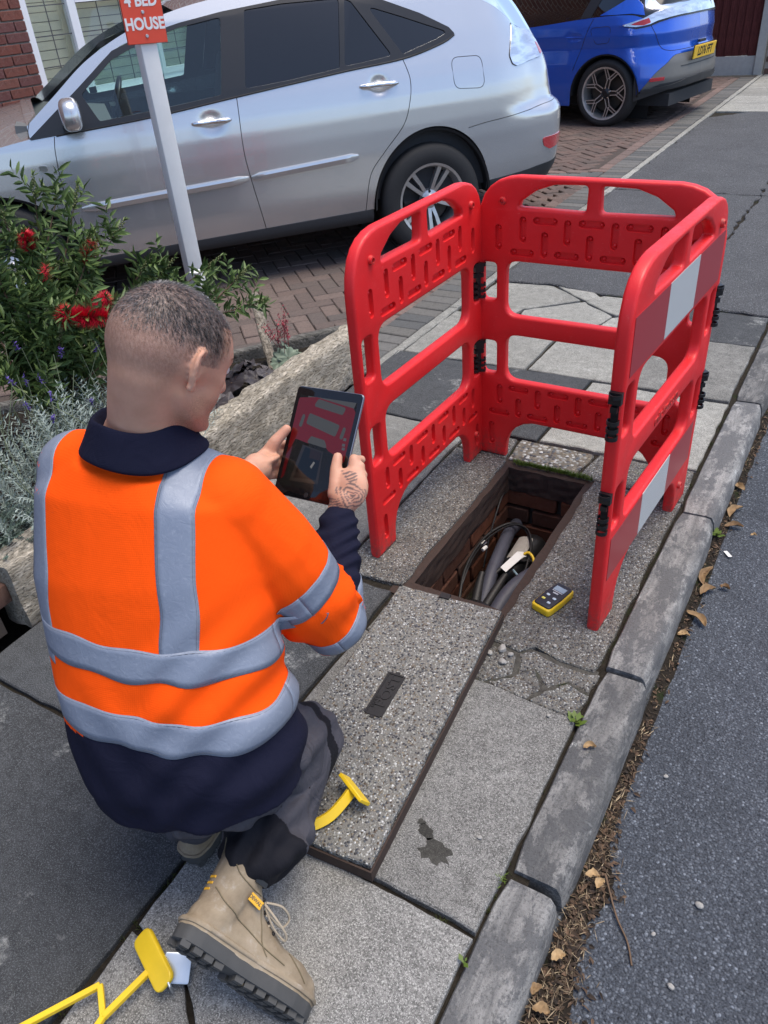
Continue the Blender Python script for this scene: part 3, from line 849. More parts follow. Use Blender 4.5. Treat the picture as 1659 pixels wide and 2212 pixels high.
b = MB(); b.tube([(-.80, 1.99, -.20), (-.765, 1.965, -.205), (-.735, 1.945, -.21)], .004, 6); tag(b.build('blue_rope', simple('pale_blue_rope', (.25, .36, .42), .8, bump=.5), None, 50), 'short pale blue rope beneath the white tag in the chamber', 'rope')
# grass fringe at the far lip and moss tufts along the joints
def tuft_mesh(spots, blades, h, spread, seed, w=.0016):
    rnd = random.Random(seed); V = []; F = []
    for (x, y, z) in spots:
        for _ in range(blades):
            a = rnd.uniform(0, 6.283); px = x + rnd.gauss(0, spread); py = y + rnd.gauss(0, spread * .5); hh = h * rnd.uniform(.4, 1.2); le = rnd.uniform(.2, .9) * hh
            dx, dy = math.cos(a), math.sin(a); n = len(V)
            V += [(px - dy * w, py + dx * w, z), (px + dy * w, py - dx * w, z), (px + dx * le * .45 + dy * w * .7, py + dy * le * .45 - dx * w * .7, z + hh * .7), (px + dx * le * .45 - dy * w * .7, py + dy * le * .45 + dx * w * .7, z + hh * .7), (px + dx * le, py + dy * le, z + hh)]
            F += [(n, n + 1, n + 2, n + 3), (n + 3, n + 2, n + 4)]
    return V, F
def m_leaf(name, a, b, trans=.15, rough=.5):
    m = N(name); c = m.mix(m.noise(25, 3), a, b); c = m.mix(m.math('MULTIPLY', m.objrand(), .4), c, b)
    m.P(col=c, rough=rough, spec=.3)
    return m.m
MT['grass'] = m_leaf('moss_green', (.045, .085, .012), (.10, .15, .02))
sp = [(lerp(-.95, -.66, i / 60), 2.358 + random.gauss(0, .004), -.004) for i in range(61)]
V, F = tuft_mesh(sp, 26, .014, .006, 4, .0011); tag(obj('moss_fringe', V, F, MT['grass']), 'bright green moss along the far lip of the open chamber', 'moss', kind='stuff')
sp = []
for (a, b) in (((-.95, .69), (-.36, .69)), ((-.342, .75), (-.342, 1.27)), ((-.342, 2.4), (-.342, 3.1)), ((-.955, .72), (-.955, -.2)), ((-.66, 1.30), (-.36, 1.285)), ((-1.0, 2.37), (-.4, 2.35)), ((-1.4, 3.13), (-.5, 3.135)), ((-1.5, 4.25), (-.5, 4.17))):
    for i in range(50):
        t = random.random()
        if noise.noise((a[0] * 5 + t * 9, a[1] * 3, 1.0)) > .05: sp.append((lerp(a[0], b[0], t) + random.gauss(0, .003), lerp(a[1], b[1], t) + random.gauss(0, .003), -.018))
V, F = tuft_mesh(sp, 9, .013, .006, 6, .0012)
MT['moss_dark'] = m_leaf('dark_moss', (.025, .035, .010), (.06, .07, .02))
tag(obj('joint_moss', V, F, MT['moss_dark']), 'dark moss growing in the joints between slabs', 'moss', kind='stuff')
for i, (x, y, lb) in enumerate(((-.342, 1.285, 'small green weed beside the kerb at the corner of the slab near the lid'), (-.338, .82, 'thin grass weed in the kerb gap beyond the kerb end'), (-.212, 2.285, 'leafy green weed in the gutter at a kerb joint under the barrier'), (-.66, 1.33, 'little green weed at the broken slab beside the lid corner'), (-.336, .64, 'single tiny seedling in the joint at the foot of the nearest kerb'), (-.52, 2.45, 'small grass weed in the slab joint behind the chamber'))):
    V = []; F = []; rnd = random.Random(i)
    big = .022 if i in (0, 2, 3) else .014
    for k in range(14 if i != 4 else 4):
        a = rnd.uniform(0, 6.28); L = big * rnd.uniform(.5, 1.2); zz = rnd.uniform(.004, .022); w = L * (.32 if i not in (1, 5) else .08); n = len(V)
        c = Vector((rnd.gauss(0, .006), rnd.gauss(0, .006), zz)); d = Vector((math.cos(a), math.sin(a), .35)); s_ = Vector((-d.y, d.x, 0))
        V += [c, c + d * L * .5 + s_ * w, c + d * L, c + d * L * .5 - s_ * w]; F += [(n, n + 1, n + 2, n + 3)]
    zz = -.07 if i == 2 else -.01
    tag(obj('weed', V, F, MT['grass'], loc=(x, y, zz)), lb, 'weed', 'weeds in the paving joints')

# ================================================================ chamber lid
lid = empty('chamber_lid', (-.766, 1.096, .004), R(4.8), 'pebble-faced concrete chamber lid slid off onto the pavement', 'manhole cover')
LW, LL, LT = .322, .836, .046
V, F = slab_mesh(jag(rect(-LW / 2 + .004, -LL / 2 + .004, LW / 2 - .004, LL / 2 - .004), .03, .0012, 77), LT, LT - .004, .003); obj('concrete_infill', V, F, MT['agg_lid'], lid)
b = MB()
for (cx, cy, sx_, sy_) in ((-LW / 2, 0, .004, LL + .004), (LW / 2, 0, .004, LL + .004), (0, LL / 2, LW - .004, .004), (0, -LL / 2, LW - .004, .004)): b.box((cx, cy, LT / 2 - .006), (sx_, sy_, LT - .014))
b.build('steel_rim', MT['rust'], lid)
pl = empty('badge_tmp')
bpy.data.objects.remove(pl)
b = MB(); pw, ph = .044, .140; bx, by = -.012, .012
for (cx, cy, sx_, sy_) in ((-pw / 2, 0, .005, ph), (pw / 2, 0, .005, ph), (0, ph / 2, pw - .005, .005), (0, -ph / 2, pw - .005, .005)): b.box((bx + cx, by + cy, LT + .0012), (sx_, sy_, .004))
b.box((bx, by, LT + .0002), (pw - .004, ph - .004, .0016))
for cy in (-ph / 2 - .006, ph / 2 + .006): b.box((bx, by + cy, LT + .001), (.012, .008, .003))
plate = b.build('badge_plate', MT['iron'], lid)
tm = text_mesh('lettering', 'POST', .036, .0012, bold=.0006, sx=1.25); o = mesh_child('lettering', tm, MT['iron'], plate, Matrix.Translation((bx + .004, by + .012, LT + .002)) @ Matrix.Rotation(R(90), 4, 'Z'))
tm = text_mesh('lettering', 'OFFICE', .012, .0010, bold=.0003); mesh_child('lettering', tm, MT['iron'], plate, Matrix.Translation((bx - .013, by - .03, LT + .002)) @ Matrix.Rotation(R(90), 4, 'Z'))
b = MB(); b.box((-.012, LL / 2 - .006, LT + .002), (.03, .02, .006)); b.build('keyhole_cup', MT['iron'], lid)

# ================================================================ lifting keys
k1 = empty('lifting_key', (-.72, .76, .052), label='yellow lifting key with a T head lying on the concrete lid', cat='lifting key')
path = smooth_path([(-.075, -.12, .02), (-.02, -.065, .012), (.015, -.022, .016), (.03, .02, .028), (.034, .055, .034)], 5)
V = []; F = []
for i, q in enumerate(path):
    t = (path[min(i + 1, len(path) - 1)] - path[max(i - 1, 0)]).normalized(); s_ = Vector((t.y, -t.x, 0)).normalized(); u_ = s_.cross(t)
    for a, c in ((-1, -1), (1, -1), (1, 1), (-1, 1)): V.append(q + (s_ * .8 + u_ * .6) * a * .0055 + (u_ * .8 - s_ * .6) * c * .011)
for i in range(len(path) - 1):
    for j in range(4): F.append((i * 4 + j, i * 4 + (j + 1) % 4, i * 4 + 4 + (j + 1) % 4, i * 4 + 4 + j))
F += [(0, 1, 2, 3), tuple(len(V) - 4 + j for j in range(4))[::-1]]
o = obj('stem', V, F, MT['yellow'], k1); bevel_mesh(o, .0012, 1)
b = MB(); b.bar((-.002, .074, .034), (.074, .040, .030), .009, .042, (.2, -.6, .8)); o = b.build('t_head', MT['yellow'], k1); bevel_mesh(o, .0015, 1)
b = MB(); Mx = Matrix.Translation((-.028, -.05, .012)) @ Matrix.Rotation(R(70), 4, 'Y') @ Matrix.Rotation(R(20), 4, 'X'); b.lathe([(0, -.012), (.010, -.012), (.010, .012), (0, .012)], 12, Mx); b.build('bolt', MT['galv'], k1, 30)
k2 = empty('lifting_key', (-.83, .33, 0), label='yellow lifting handle with a galvanised plate beside the raised boot', cat='lifting key')
b = MB(); b.bar((-.006, .012, .035), (-.028, -.098, .030), .012, .012); o = b.build('stem', MT['yellow'], k2); bevel_mesh(o, .0015, 1)
b = MB()
for a, c in (((-.075, -.062, .030), (-.028, -.098, .030)), ((-.075, -.062, .030), (-.16, -.20, .028)), ((-.028, -.098, .030), (-.02, -.20, .028))): b.bar(a, c, .011, .011)
o = b.build('handle_frame', MT['yellow'], k2); bevel_mesh(o, .0012, 1)
hm = plate_mesh('head_plate', [round_poly([(-.058, -.022), (.058, -.022), (.058, .024), (-.058, .024)], .016, 4)], .012, .004)
mesh_child('head_plate', hm, MT['yellow'], k2, frame((-.010, .016, .046), (1, -.42, -.1), (.25, .75, .55)), 40)
gm = plate_mesh('locking_plate', [round_poly([(-.02, -.03), (.03, -.03), (.03, .022), (-.02, .022)], .004, 2)], .005, .001)
mesh_child('locking_plate', gm, MT['galv'], k2, frame((.030, .030, .040), (.8, .5, -.2), (-.3, .75, .45)), 40)
b = MB(); b.bar((-.052, .052, .05), (.052, -.004, .034), .004, .03); o = b.build('backing_plate', MT['galv'], k2); bevel_mesh(o, .001, 1)

# ================================================================ handheld gas meter
gmz = empty('gas_detector', (-.545, 1.667, .001), R(-17), 'small yellow and black handheld gas meter beside the open chamber', 'meter')
ol = round_poly([(-.032, -.062), (.032, -.062), (.034, .0), (.030, .062), (-.030, .062), (-.034, .0)], [.012, .012, .03, .008, .008, .03], 4)
mesh_child('yellow_casing', plate_mesh('yellow_casing', [ol], .024, .005), MT['yellow'], gmz, Matrix.Translation((0, 0, .012)), 40)
ol2 = [(x * .87, y * .92 + .002) for x, y in ol]
fm = simple('meter_black', (.025, .026, .032), .35, var=.05)
face = mesh_child('front_panel', plate_mesh('front_panel', [ol2], .008, .003), fm, gmz, Matrix.Translation((0, 0, .0245)), 40)
sm_ = N('lcd'); sm_.P(col=(.30, .38, .45), rough=.15); b = MB(); b.box((0, .034, .0043), (.036, .020, .0012)); b.build('display', sm_.m, face)
b = MB(); b.box((0, .0205, .0042), (.034, .003, .0008)); b.box((.0, .012, .0042), (.017, .005, .0012)); b.build('caption_bar', simple('meter_trim', (.5, .52, .55), .4), face)
bc = simple('button_pale', (.55, .66, .74), .4, var=.05); by_ = simple('button_yellow', (.75, .66, .12), .4, var=.05)
bmh = plate_mesh('button', [round_poly([(-.0055, -.004), (.0055, -.004), (.0055, .004), (-.0055, .004)], .003, 3)], .003, .0012)
for (x, y, mt) in ((-.013, -.005, bc), (.012, -.010, bc), (-.014, -.026, by_), (.010, -.034, bc)):
    me = bmh.copy(); mesh_child('button', me, mt, face, Matrix.Translation((x, y, .0042)), 40)

# ================================================================ barrier
PW, PH, PT = .766, 1.005, .035
def mirror(pl): return [(PW - x, y) for x, y in pl][::-1]
corner = [(.0, .82), (.001, .865), (.008, .905), (.024, .946), (.045, .971), (.072, .989), (.105, 1.0), (.14, PH)]
archl = [(.551, .160), (.585, .150), (.615, .130), (.638, .100), (.650, .065), (.654, .03), (.655, .0)]
outline = [(0.0, 0.0)] + [] + [(0, .3)] + corner
rightside = [(PW - x, y) for x, y in corner][::-1] + [(PW, .3), (PW, 0.0)]
bottom = archl[::-1] + [(PW - x, y) for x, y in archl]
outline = outline + rightside + bottom
hl = round_poly([(.142, .912), (.150, .930), (.20, .964), (.258, .983), (.363, .986), (.360, .908)], [.006, .01, .05, .05, .014, .014], 4)
winU = round_poly([(.103, .556), (PW - .103, .556), (PW - .103, .742), (.103, .742)], .045, 6)
winL = round_poly([(.106, .317), (PW - .106, .317), (PW - .106, .488), (.106, .488)], .045, 6)
swU = round_poly([(.019, .604), (.069, .604), (.069, .732), (.019, .732)], .016, 4)
swL = round_poly([(.019, .334), (.071, .334), (.071, .458), (.019, .458)], .016, 4)
pm = plate_mesh('barrier_panel', [outline, hl, mirror(hl), winU, winL, swU, mirror(swU), swL, mirror(swL)], PT, .009, 3)
slots = []
for x, a, b_ in ((.076, .776, .858), (.16, .805, .887), (.234, .763, .844), (.307, .807, .885), (.38, .764, .844), (.455, .806, .887), (.527, .764, .847), (.60, .806, .887), (.69, .776, .858),
               (.086, .219, .297), (.16, .177, .253), (.233, .223, .299), (.307, .183, .256), (.381, .226, .301), (.455, .183, .259), (.53, .223, .299), (.606, .183, .256), (.68, .219, .297), (.055, .045, .140), (.711, .045, .140)):
    slots.append(((x, a), (x, b_)))
for x0, x1, y_ in ((.193, .275, .876), (.341, .423, .876), (.486, .568, .876), (.118, .20, .773), (.267, .349, .775), (.414, .496, .776), (.561, .643, .776),
                  (.12, .198, .288), (.268, .346, .291), (.415, .493, .292), (.565, .64, .292), (.045, .126, .185), (.194, .274, .190), (.342, .421, .193), (.49, .57, .193), (.64, .715, .185)):
    slots.append(((x0, y_), (x1, y_)))
cut = MB(); dim = MB()
def stadium(a, b_, r, n=6):
    a = Vector(a); b_ = Vector(b_); d = (b_ - a).normalized(); a = a + d * r; b_ = b_ - d * r; an = math.atan2(d.y, d.x); out = []
    for i in range(n + 1): t = an - math.pi / 2 + math.pi * i / n; out.append((b_.x + r * math.cos(t), b_.y + r * math.sin(t)))
    for i in range(n + 1): t = an + math.pi / 2 + math.pi * i / n; out.append((a.x + r * math.cos(t), a.y + r * math.sin(t)))
    return out
for a, b_ in slots:
    s0 = stadium(a, b_, .0095); s1 = stadium(a, b_, .0125); n = len(s0)
    V = [(x, y, PT / 2 - .011) for x, y in s0] + [(x, y, PT / 2 + .002) for x, y in s1]
    cut.add(V, [tuple(range(n))[::-1], tuple(range(n, 2 * n))] + [(i, (i + 1) % n, n + (i + 1) % n, n + i) for i in range(n)])
    d = (Vector(b_) - Vector(a)).normalized() * .012
    for q in (Vector(a) + d, Vector(b_) - d): dim.ball((q.x, q.y, PT / 2 - .011), (.0075, .0075, .0075), 8, 4)
cutter = cut.build('cutter', MT['red_plastic']); 
po = mesh_child('panel_src', pm, MT['red_plastic'])
mod = po.modifiers.new('b', 'BOOLEAN'); mod.operation = 'DIFFERENCE'; mod.solver = 'EXACT'; mod.object = cutter
dg = bpy.context.evaluated_depsgraph_get(); pm2 = bpy.data.meshes.new_from_object(po.evaluated_get(dg)); pm2.name = 'barrier_panel'
bpy.data.objects.remove(po); bpy.data.objects.remove(cutter)
sharp(pm2, 32)
dm = dim.build('slot_dimples', MT['red_plastic'], None, 60); dmesh = dm.data; bpy.data.objects.remove(dm)
pegm = MB(); pegm.lathe([(0, 0), (.013, 0), (.011, .010), (.007, .011), (.006, .004), (0, .004)], 14); pg = pegm.build('peg', MT['red_plastic'], None, 40); pegmesh = pg.data; bpy.data.objects.remove(pg)
def strip_meshes():
    out = []
    for (v0, v1, us) in ((.757, .897, (.022, .262, .504, .744)), (.168, .306, (.022, .262, .504, .744))):
        for k in range(3):
            b = MB(); b.box(((us[k] + us[k + 1]) / 2, (v0 + v1) / 2, -PT / 2 - .0006), (us[k + 1] - us[k] - .0006, v1 - v0, .0012)); out.append((b, 'refl_white' if k == 1 else 'refl_red'))
    return out
barrier = empty('safety_barrier', (-.73, 2.0, 0), label='red plastic folding safety barrier standing round the open chamber', cat='barrier')
def L_(M): return Matrix.Translation((.73, -2.0, 0)) @ M
panels = []
for (o0, ex) in (((-1.131, 1.632, 0), (.020, 1, 0)), ((-1.113, 2.400, 0), (1, -.018, 0)), ((-.363, 2.372, 0), (-.06, -1, 0))):
    M = frame(o0, ex, (0, 0, 1))
    pn = mesh_child('panel', pm2, MT['red_plastic'], barrier, L_(M)); panels.append((pn, M))
    do = mesh_child('slot_dimples', dmesh, MT['red_plastic'], pn); do["kind"] = "stuff"
    for x, y in ((.09, .930), (PW - .09, .930), (.70, .10)): mesh_child('peg', pegmesh, MT['red_plastic'], pn, Matrix.Translation((x, y, PT / 2 - .001)))
    for x, y in ((.09, .930), (.09, .10)): mesh_child('peg', pegmesh, MT['red_plastic'], pn, Matrix.Translation((x, y, -PT / 2 + .001)) @ Matrix.Rotation(math.pi, 4, 'X'))
    for sb, mk in strip_meshes(): sb.build('reflective_strip', MT[mk], pn)
tm = text_mesh('lettering', 'milchtd.com', .040, .0015, bold=.0006)
mesh_child('embossed_lettering', tm, MT['red_plastic'], panels[2][0], Matrix.Translation((.383, .520, -PT / 2 - .0005)) @ Matrix.Rotation(math.pi, 4, 'Y'))
# hinge clips
def clip_mesh():
    b = MB()
    b.box((0, 0, .048), (.030, .030, .030)); b.box((0, 0, .020), (.034, .016, .014)); b.box((.0, 0, -.010), (.012, .018, .09))
    for z in (.055, -.012, -.032, -.052): b.lathe([(.0125, -.005), (.0150, -.005), (.0150, .005), (.0125, .005)], 12, Matrix.Translation((-.012, 0, z)), True); b.lathe([(.0125, -.005), (.0150, -.005), (.0150, .005), (.0125, .005)], 12, Matrix.Translation((.012, 0, z)), True)
    return b
co = clip_mesh().build('hinge_clip', MT['black_plastic'], barrier, 30)
first = True
for (x, y, rz) in ((-1.106, 2.374, R(45)), (-.352, 2.385, R(-45)), (-.408, 1.612, R(86)), (-1.148, 1.62, R(90))):
    for z in (.668, .396):
        if (x, z) == (-1.148, .668) or (x, z) == (-1.148, .396): continue
        o = co if first else dup(co, barrier); first = False
        o.location = (x + .73, y - 2.0, z); o.rotation_euler = (0, 0, rz)

# ================================================================ sign post
sp_ = empty('sign_post', (-2.588, 2.538, 0), R(-24), 'white square timber post carrying the red 4 BED HOUSE board', 'sign post')
b = MB(); b.box((0, 0, 1.15), (.066, .066, 2.3)); o = b.build('post', MT['white_paint'], sp_); bevel_mesh(o, .004, 2)
b = MB(); b.box((0, 0, 0), (.008, .160, .62)); bd = b.build('board', MT['sign_red'], sp_); bevel_mesh(bd, .002, 1)
bd.matrix_local = Matrix.Translation((.040, .004, 1.705)) @ Matrix.Rotation(R(-1.5), 4, 'X') @ Matrix.Rotation(R(90 - 90), 4, 'Z')
wt = simple('sign_white', (.80, .79, .77), .5, var=.05)
for s_, z in (('4 BED', -.172), ('HOUSE', -.247)):
    tm = text_mesh('lettering', s_, .054, .0004, bold=.0018, sx=.90)
    mesh_child('lettering', tm, wt, bd, Matrix(((0, 0, 1, .0046), (1, 0, 0, 0), (0, 1, 0, z), (0, 0, 0, 1))))
for z in (-.285, -.208):
    b = MB(); b.lathe([(0, .003), (.005, .003), (.007, 0)], 8, Matrix.Translation((.0045, 0, z)) @ Matrix.Rotation(R(90), 4, 'Y')); b.build('fixing_screw', MT['galv'], bd)
st = rough_beam('post_stump', (-2.490, 2.430, 0), (-2.490, 2.430, .545), .052, .052, MT['white_paint'], .004, 20, 5)
tag(st, 'short broken white timber stump beside the sign post', 'stump')
st2 = rough_beam('wooden_stake', (-2.20, 2.52, .06), (-2.42, 2.72, .34), .045, .03, MT['stake'], .004, 16, 6)
tag(st2, 'split weathered timber stake leaning in the flower bed', 'stake')

# ================================================================ house wall with window
XW = -6.6
house = empty('brick_house', (XW, 6.2, 0), label='red brick house front with white leaded window behind the silver car', cat='house')
def hx(y, z, dx=0): return (dx, y - 6.2, z)
bz = N('brickwork_far'); bt = bz.n('ShaderNodeTexBrick'); mp = bz.n('ShaderNodeMapping'); sep = bz.n('ShaderNodeSeparateXYZ', i0=bz.obj()); cmb = bz.n('ShaderNodeCombineXYZ', i0=sep.outputs[1], i1=sep.outputs[2])
bz.set(bt.inputs['Vector'], cmb.outputs[0]); bt.inputs['Scale'].default_value = 1; bt.inputs['Brick Width'].default_value = .235; bt.inputs['Row Height'].default_value = .08; bt.inputs['Mortar Size'].default_value = .006
bt.inputs['Color1'].default_value = (.19, .07, .05, 1); bt.inputs['Color2'].default_value = (.13, .05, .045, 1); bt.inputs['Mortar'].default_value = (.33, .29, .25, 1)
bz.P(col=bt.outputs[0], rough=.9)
W0, W1, WZ0, WZ1 = 5.14, 7.34, .83, 2.05
b = MB()   # upper/outer wall, in front of nothing seen
def wq(y0, y1, z0, z1, dx=0): b.add([hx(y0, z0, dx), hx(y1, z0, dx), hx(y1, z1, dx), hx(y0, z1, dx)], [(0, 1, 2, 3)])
wq(-6, 3.7, -.2, 5.2); wq(3.7, 8.6, WZ1, 5.2); wq(8.6, 14, -.2, 5.2); wq(3.7, 8.6, -.2, .35)
b.build('wall', bz.m, house)
b = MB(); wq(3.7, W0, .35, WZ1, -.008); wq(W1, 8.6, .35, WZ1, -.008); wq(W0, W1, .35, WZ0, -.008)
b.box(hx((W0 + W1) / 2, 1.4, -.5), (.02, 3.0, 1.6)); b.build('mortar_bed', MT['mortar'], house)
bk = MB(); bk.box((0, 0, 0), (.02, .224, .068)); bo = bk.build('brick', MT['brick'], house); bevel_mesh(bo, .004, 1); first = True
bh = MB(); bh.box((0, 0, 0), (.02, .108, .068)); bho = bh.build('brick', MT['brick'], house); bevel_mesh(bho, .004, 1); bho.location = hx(3.75, .39)
for r_ in range(21):
    z = .39 + r_ * .08
    for (ya, yb) in ((3.7, W0), (W1, 8.6)) + (((W0, W1),) if z < WZ0 - .04 else ()):
        right = ya == W1
        q = yb if not right else ya
        half = r_ % 2
        while (q - .1 > ya if not right else q + .1 < yb):
            L = .112 if half else .228
            half = 0
            yc = q - L / 2 if not right else q + L / 2
            src = bho if L < .2 else bo
            o = dup(src, house); o.location = hx(yc, z + random.gauss(0, .001)); q = q - L - .006 if not right else q + L + .006
bo.location = hx(3.82, .47)
win = empty('window'); win.parent = house
def wb(name, y0, y1, z0, z1, x0, x1, mt, parent=win, bev=.004):
    b = MB(); b.box(((x0 + x1) / 2, (y0 + y1) / 2 - 6.2, (z0 + z1) / 2), (x1 - x0, y1 - y0, z1 - z0)); o = b.build(name, mt, parent)
    if bev: bevel_mesh(o, bev, 1)
    return o
b = MB()
for y0, y1 in ((W0, W0 + .075), (5.65, 5.74), (6.56, 6.65), (W1 - .075, W1)): b.box((-.05, (y0 + y1) / 2 - 6.2, (WZ0 + WZ1) / 2), (.07, y1 - y0, WZ1 - WZ0))
b.box((-.05, 6.24 - 6.2, WZ0 + .035), (.07, 2.04, .07)); b.box((-.05, 6.24 - 6.2, WZ1 - .035), (.07, 2.04, .07)); b.box((-.045, 6.15 - 6.2, 1.60), (.07, .82, .075))
o = b.build('window_frame', MT['white_upvc'], win)
for y0, y1 in ((6.65, 7.265),):
    b = MB()
    for (a0, a1, c0_, c1_) in ((y0, y0 + .05, WZ0 + .07, 1.97), (y1 - .05, y1, WZ0 + .07, 1.97), (y0 + .05, y1 - .05, WZ0 + .07, WZ0 + .12)): b.box((-.035, (a0 + a1) / 2 - 6.2, (c0_ + c1_) / 2), (.06, a1 - a0, c1_ - c0_))
    b.build('casement', MT['white_upvc'], win)
wb('window_sill', W0 - .06, W1 + .10, .775, .828, -.04, .055, MT['white_upvc'])
gl = N('window_glass'); gl.P(col=(.9, .95, .93), rough=.02, trans=1.0, ior=1.45); MT['house_glass'] = gl.m
lead = simple('lead_came', (.12, .115, .11), .5, .4, var=.1)
for y0, y1 in ((5.215, 5.65), (5.74, 6.56), (6.70, 7.215)):
    b = MB(); b.box((-.055, (y0 + y1) / 2 - 6.2, 1.43), (.004, y1 - y0, 1.06)); p_ = b.build('pane', MT['house_glass'], win)
    b = MB(); n = 2 if y1 - y0 < .6 else 3
    for i in range(1, n): b.box((-.052, lerp(y0, y1, i / n) - 6.2, 1.43), (.004, .009, 1.06))
    for z in (1.10, 1.335, 1.56, 1.8): b.box((-.0515, (y0 + y1) / 2 - 6.2, z), (.004, y1 - y0, .009))
    b.build('lead_strips', lead, p_)
shm = simple('cream_shutter', (.88, .82, .62), .5, var=.05)
for y0, y1 in ((5.16, 5.70), (5.70, 6.6), (6.6, 7.3)):
    s_ = empty('shutter'); s_.parent = house
    for z in np.arange(.90, 2.0, .072):
        b = MB(); b.box((-.16, (y0 + y1) / 2 - 6.2, z), (.012, y1 - y0 - .1, .066), None); o = b.build('shutter_slat', shm, s_); 
        o.rotation_euler = (0, 0, 0)
    b = MB()
    for yy in (y0 + .03, y1 - .03): b.box((-.16, yy - 6.2, 1.43), (.03, .05, 1.2))
    b.build('shutter_stile', shm, s_)

# ================================================================ fence beyond the blue car
fence = empty('timber_fence', (-1.95, 13.6, 0), label='dark red-brown timber fence with concrete post behind the blue car', cat='fence')
MT['fence'] = m_wood('fence_red_brown', (.060, .016, .015), (.115, .030, .028), axis=2, scale=.6, rough=.75, crack=.2)
MT['concrete_post'] = simple('concrete_post', (.36, .36, .34), .9, var=.2, vscale=20, bump=.4)
fb = MB(); fb.add([(-.062, .0, .24), (.062, .018, .24), (.062, .030, .24), (-.062, .010, .24), (-.062, .0, 2.0), (.062, .018, 2.0), (.062, .030, 2.0), (-.062, .010, 2.0)], [(3, 2, 1, 0), (4, 5, 6, 7), (0, 1, 5, 4), (1, 2, 6, 5), (2, 3, 7, 6), (3, 0, 4, 7)])
fo_ = fb.build('fence_board', MT['fence'], fence); x = -.11; first = True
while x > -5.2:
    o = fo_ if first else dup(fo_, fence); first = False; o.location = (x, random.gauss(0, .002), random.gauss(0, .006)); x -= .105
b = MB(); b.box((-2.65, .02, .12), (5.2, .05, .24)); o = b.build('gravel_board', MT['concrete_post'], fence)
b = MB(); b.box((0, .02, 1.1), (.11, .11, 2.2)); o = b.build('concrete_post', MT['concrete_post'], fence); bevel_mesh(o, .006, 1)
gw = empty('garden_wall', (-1.3, 13.75, 0), label='low brown brick wall right of the concrete fence post', cat='brick wall')
b = MB(); b.box((0, 0, .6), (1.15, .18, 1.2)); b.build('mortar_core', MT['mortar'], gw)
bk = MB(); bk.box((0, 0, 0), (.215, .02, .065)); bo = bk.build('brick', MT['brick_old'], gw); bevel_mesh(bo, .004, 1); first = True
for r_ in range(16):
    for k in range(5):
        o = bo if first else dup(bo, gw); first = False; o.location = (-.46 + k * .225 + (r_ % 2) * .05, -.095, .04 + r_ * .075)
# ================================================================ car materials
def m_paint(name, col, metal, rough, flake=.06):
    m = N(name)
    c = col
    dirt = m.ramp(m.noise(5, 5, .7), [(.45, 0), (.8, 1)])
    c = m.mix(m.math('MULTIPLY', dirt, .05), c, (.30, .28, .25))
    m.P(col=c, metal=metal, rough=rough, coat=1.0, crough=.03)
    return m.m
def m_glass(name, tint, boost=.0):
    m = N(name); t = m.t
    tr = m.n('ShaderNodeBsdfTransparent', i0=tint); gl = m.n('ShaderNodeBsdfGlossy'); gl.inputs['Roughness'].default_value = .01; gl.inputs['Color'].default_value = (1, 1, 1, 1)
    fr = m.n('ShaderNodeFresnel'); fr.inputs[0].default_value = 1.5
    mx = m.n('ShaderNodeMixShader'); m.set(mx.inputs[0], m.math('ADD', fr.outputs[0], boost, True)); m.set(mx.inputs[1], tr.outputs[0]); m.set(mx.inputs[2], gl.outputs[0])
    t.links.new(mx.outputs[0], t.nodes['Material Output'].inputs[0]); return m.m
MT['silver'] = m_paint('silver_car_paint', (.58, .59, .60), .75, .26, .015)
MT['blue'] = m_paint('blue_car_paint', (.008, .105, .62), .45, .25, .03)
MT['clear_glass'] = m_glass('clear_car_glass', (.80, .90, .88), .0)
MT['dark_glass'] = m_glass('privacy_glass', (.045, .055, .075), .02)
m = N('windscreen_glass'); tr = m.n('ShaderNodeBsdfTransparent', i0=(.80, .85, .84)); gl = m.n('ShaderNodeBsdfGlossy'); gl.inputs['Roughness'].default_value = .02
mx = m.n('ShaderNodeMixShader'); mx.inputs[0].default_value = .05; m.set(mx.inputs[1], tr.outputs[0]); m.set(mx.inputs[2], gl.outputs[0]); m.t.links.new(mx.outputs[0], m.t.nodes['Material Output'].inputs[0]); MT['screen_glass'] = m.m
MT['trim'] = simple('car_black_trim', (.014, .015, .018), .35, var=.08)
MT['cladding'] = simple('dark_cladding', (.030, .032, .036), .6, var=.12, bump=.15)
MT['grey_bumper'] = simple('taupe_grey_bumper', (.16, .155, .145), .45, .2, var=.06)
MT['chrome'] = simple('chrome', (.75, .76, .78), .08, 1.0, var=.02)
MT['alloy'] = simple('alloy_wheel', (.52, .52, .52), .35, .8, var=.15, vscale=40)
MT['alloy_dark'] = simple('gloss_black_wheel', (.02, .02, .022), .3, .3, var=.05)
MT['tyre'] = simple('tyre_rubber', (.018, .018, .019), .75, var=.2, vscale=50, bump=.2)
MT['interior'] = simple('car_interior', (.022, .024, .028), .8, var=.15)
MT['interior_grey'] = simple('car_dash', (.12, .13, .135), .7, var=.1)
MT['seam'] = simple('panel_gap', (.006, .006, .007), .8, var=0)
m = N('clear_lamp'); st = m.noise(6, 2, co=m.map((1, 1, 4))); m.P(col=m.mix(m.ramp(st, [(.4, 0), (.6, 1)]), (.55, .58, .62), (.85, .87, .9)), metal=.85, rough=.12, coat=1, crough=.01); MT['lamp_clear'] = m.m
m = N('red_lamp'); m.P(col=(.45, .008, .012), rough=.12, coat=1, crough=.01, normal=m.bump(m.math('SINE', m.math('MULTIPLY', m.n('ShaderNodeSeparateXYZ', i0=m.obj()).outputs[2], 700)), .4, .002)); MT['lamp_red'] = m.m
m = N('plate_yellow'); m.P(col=(.85, .52, .02), rough=.3); MT['plate'] = m.m

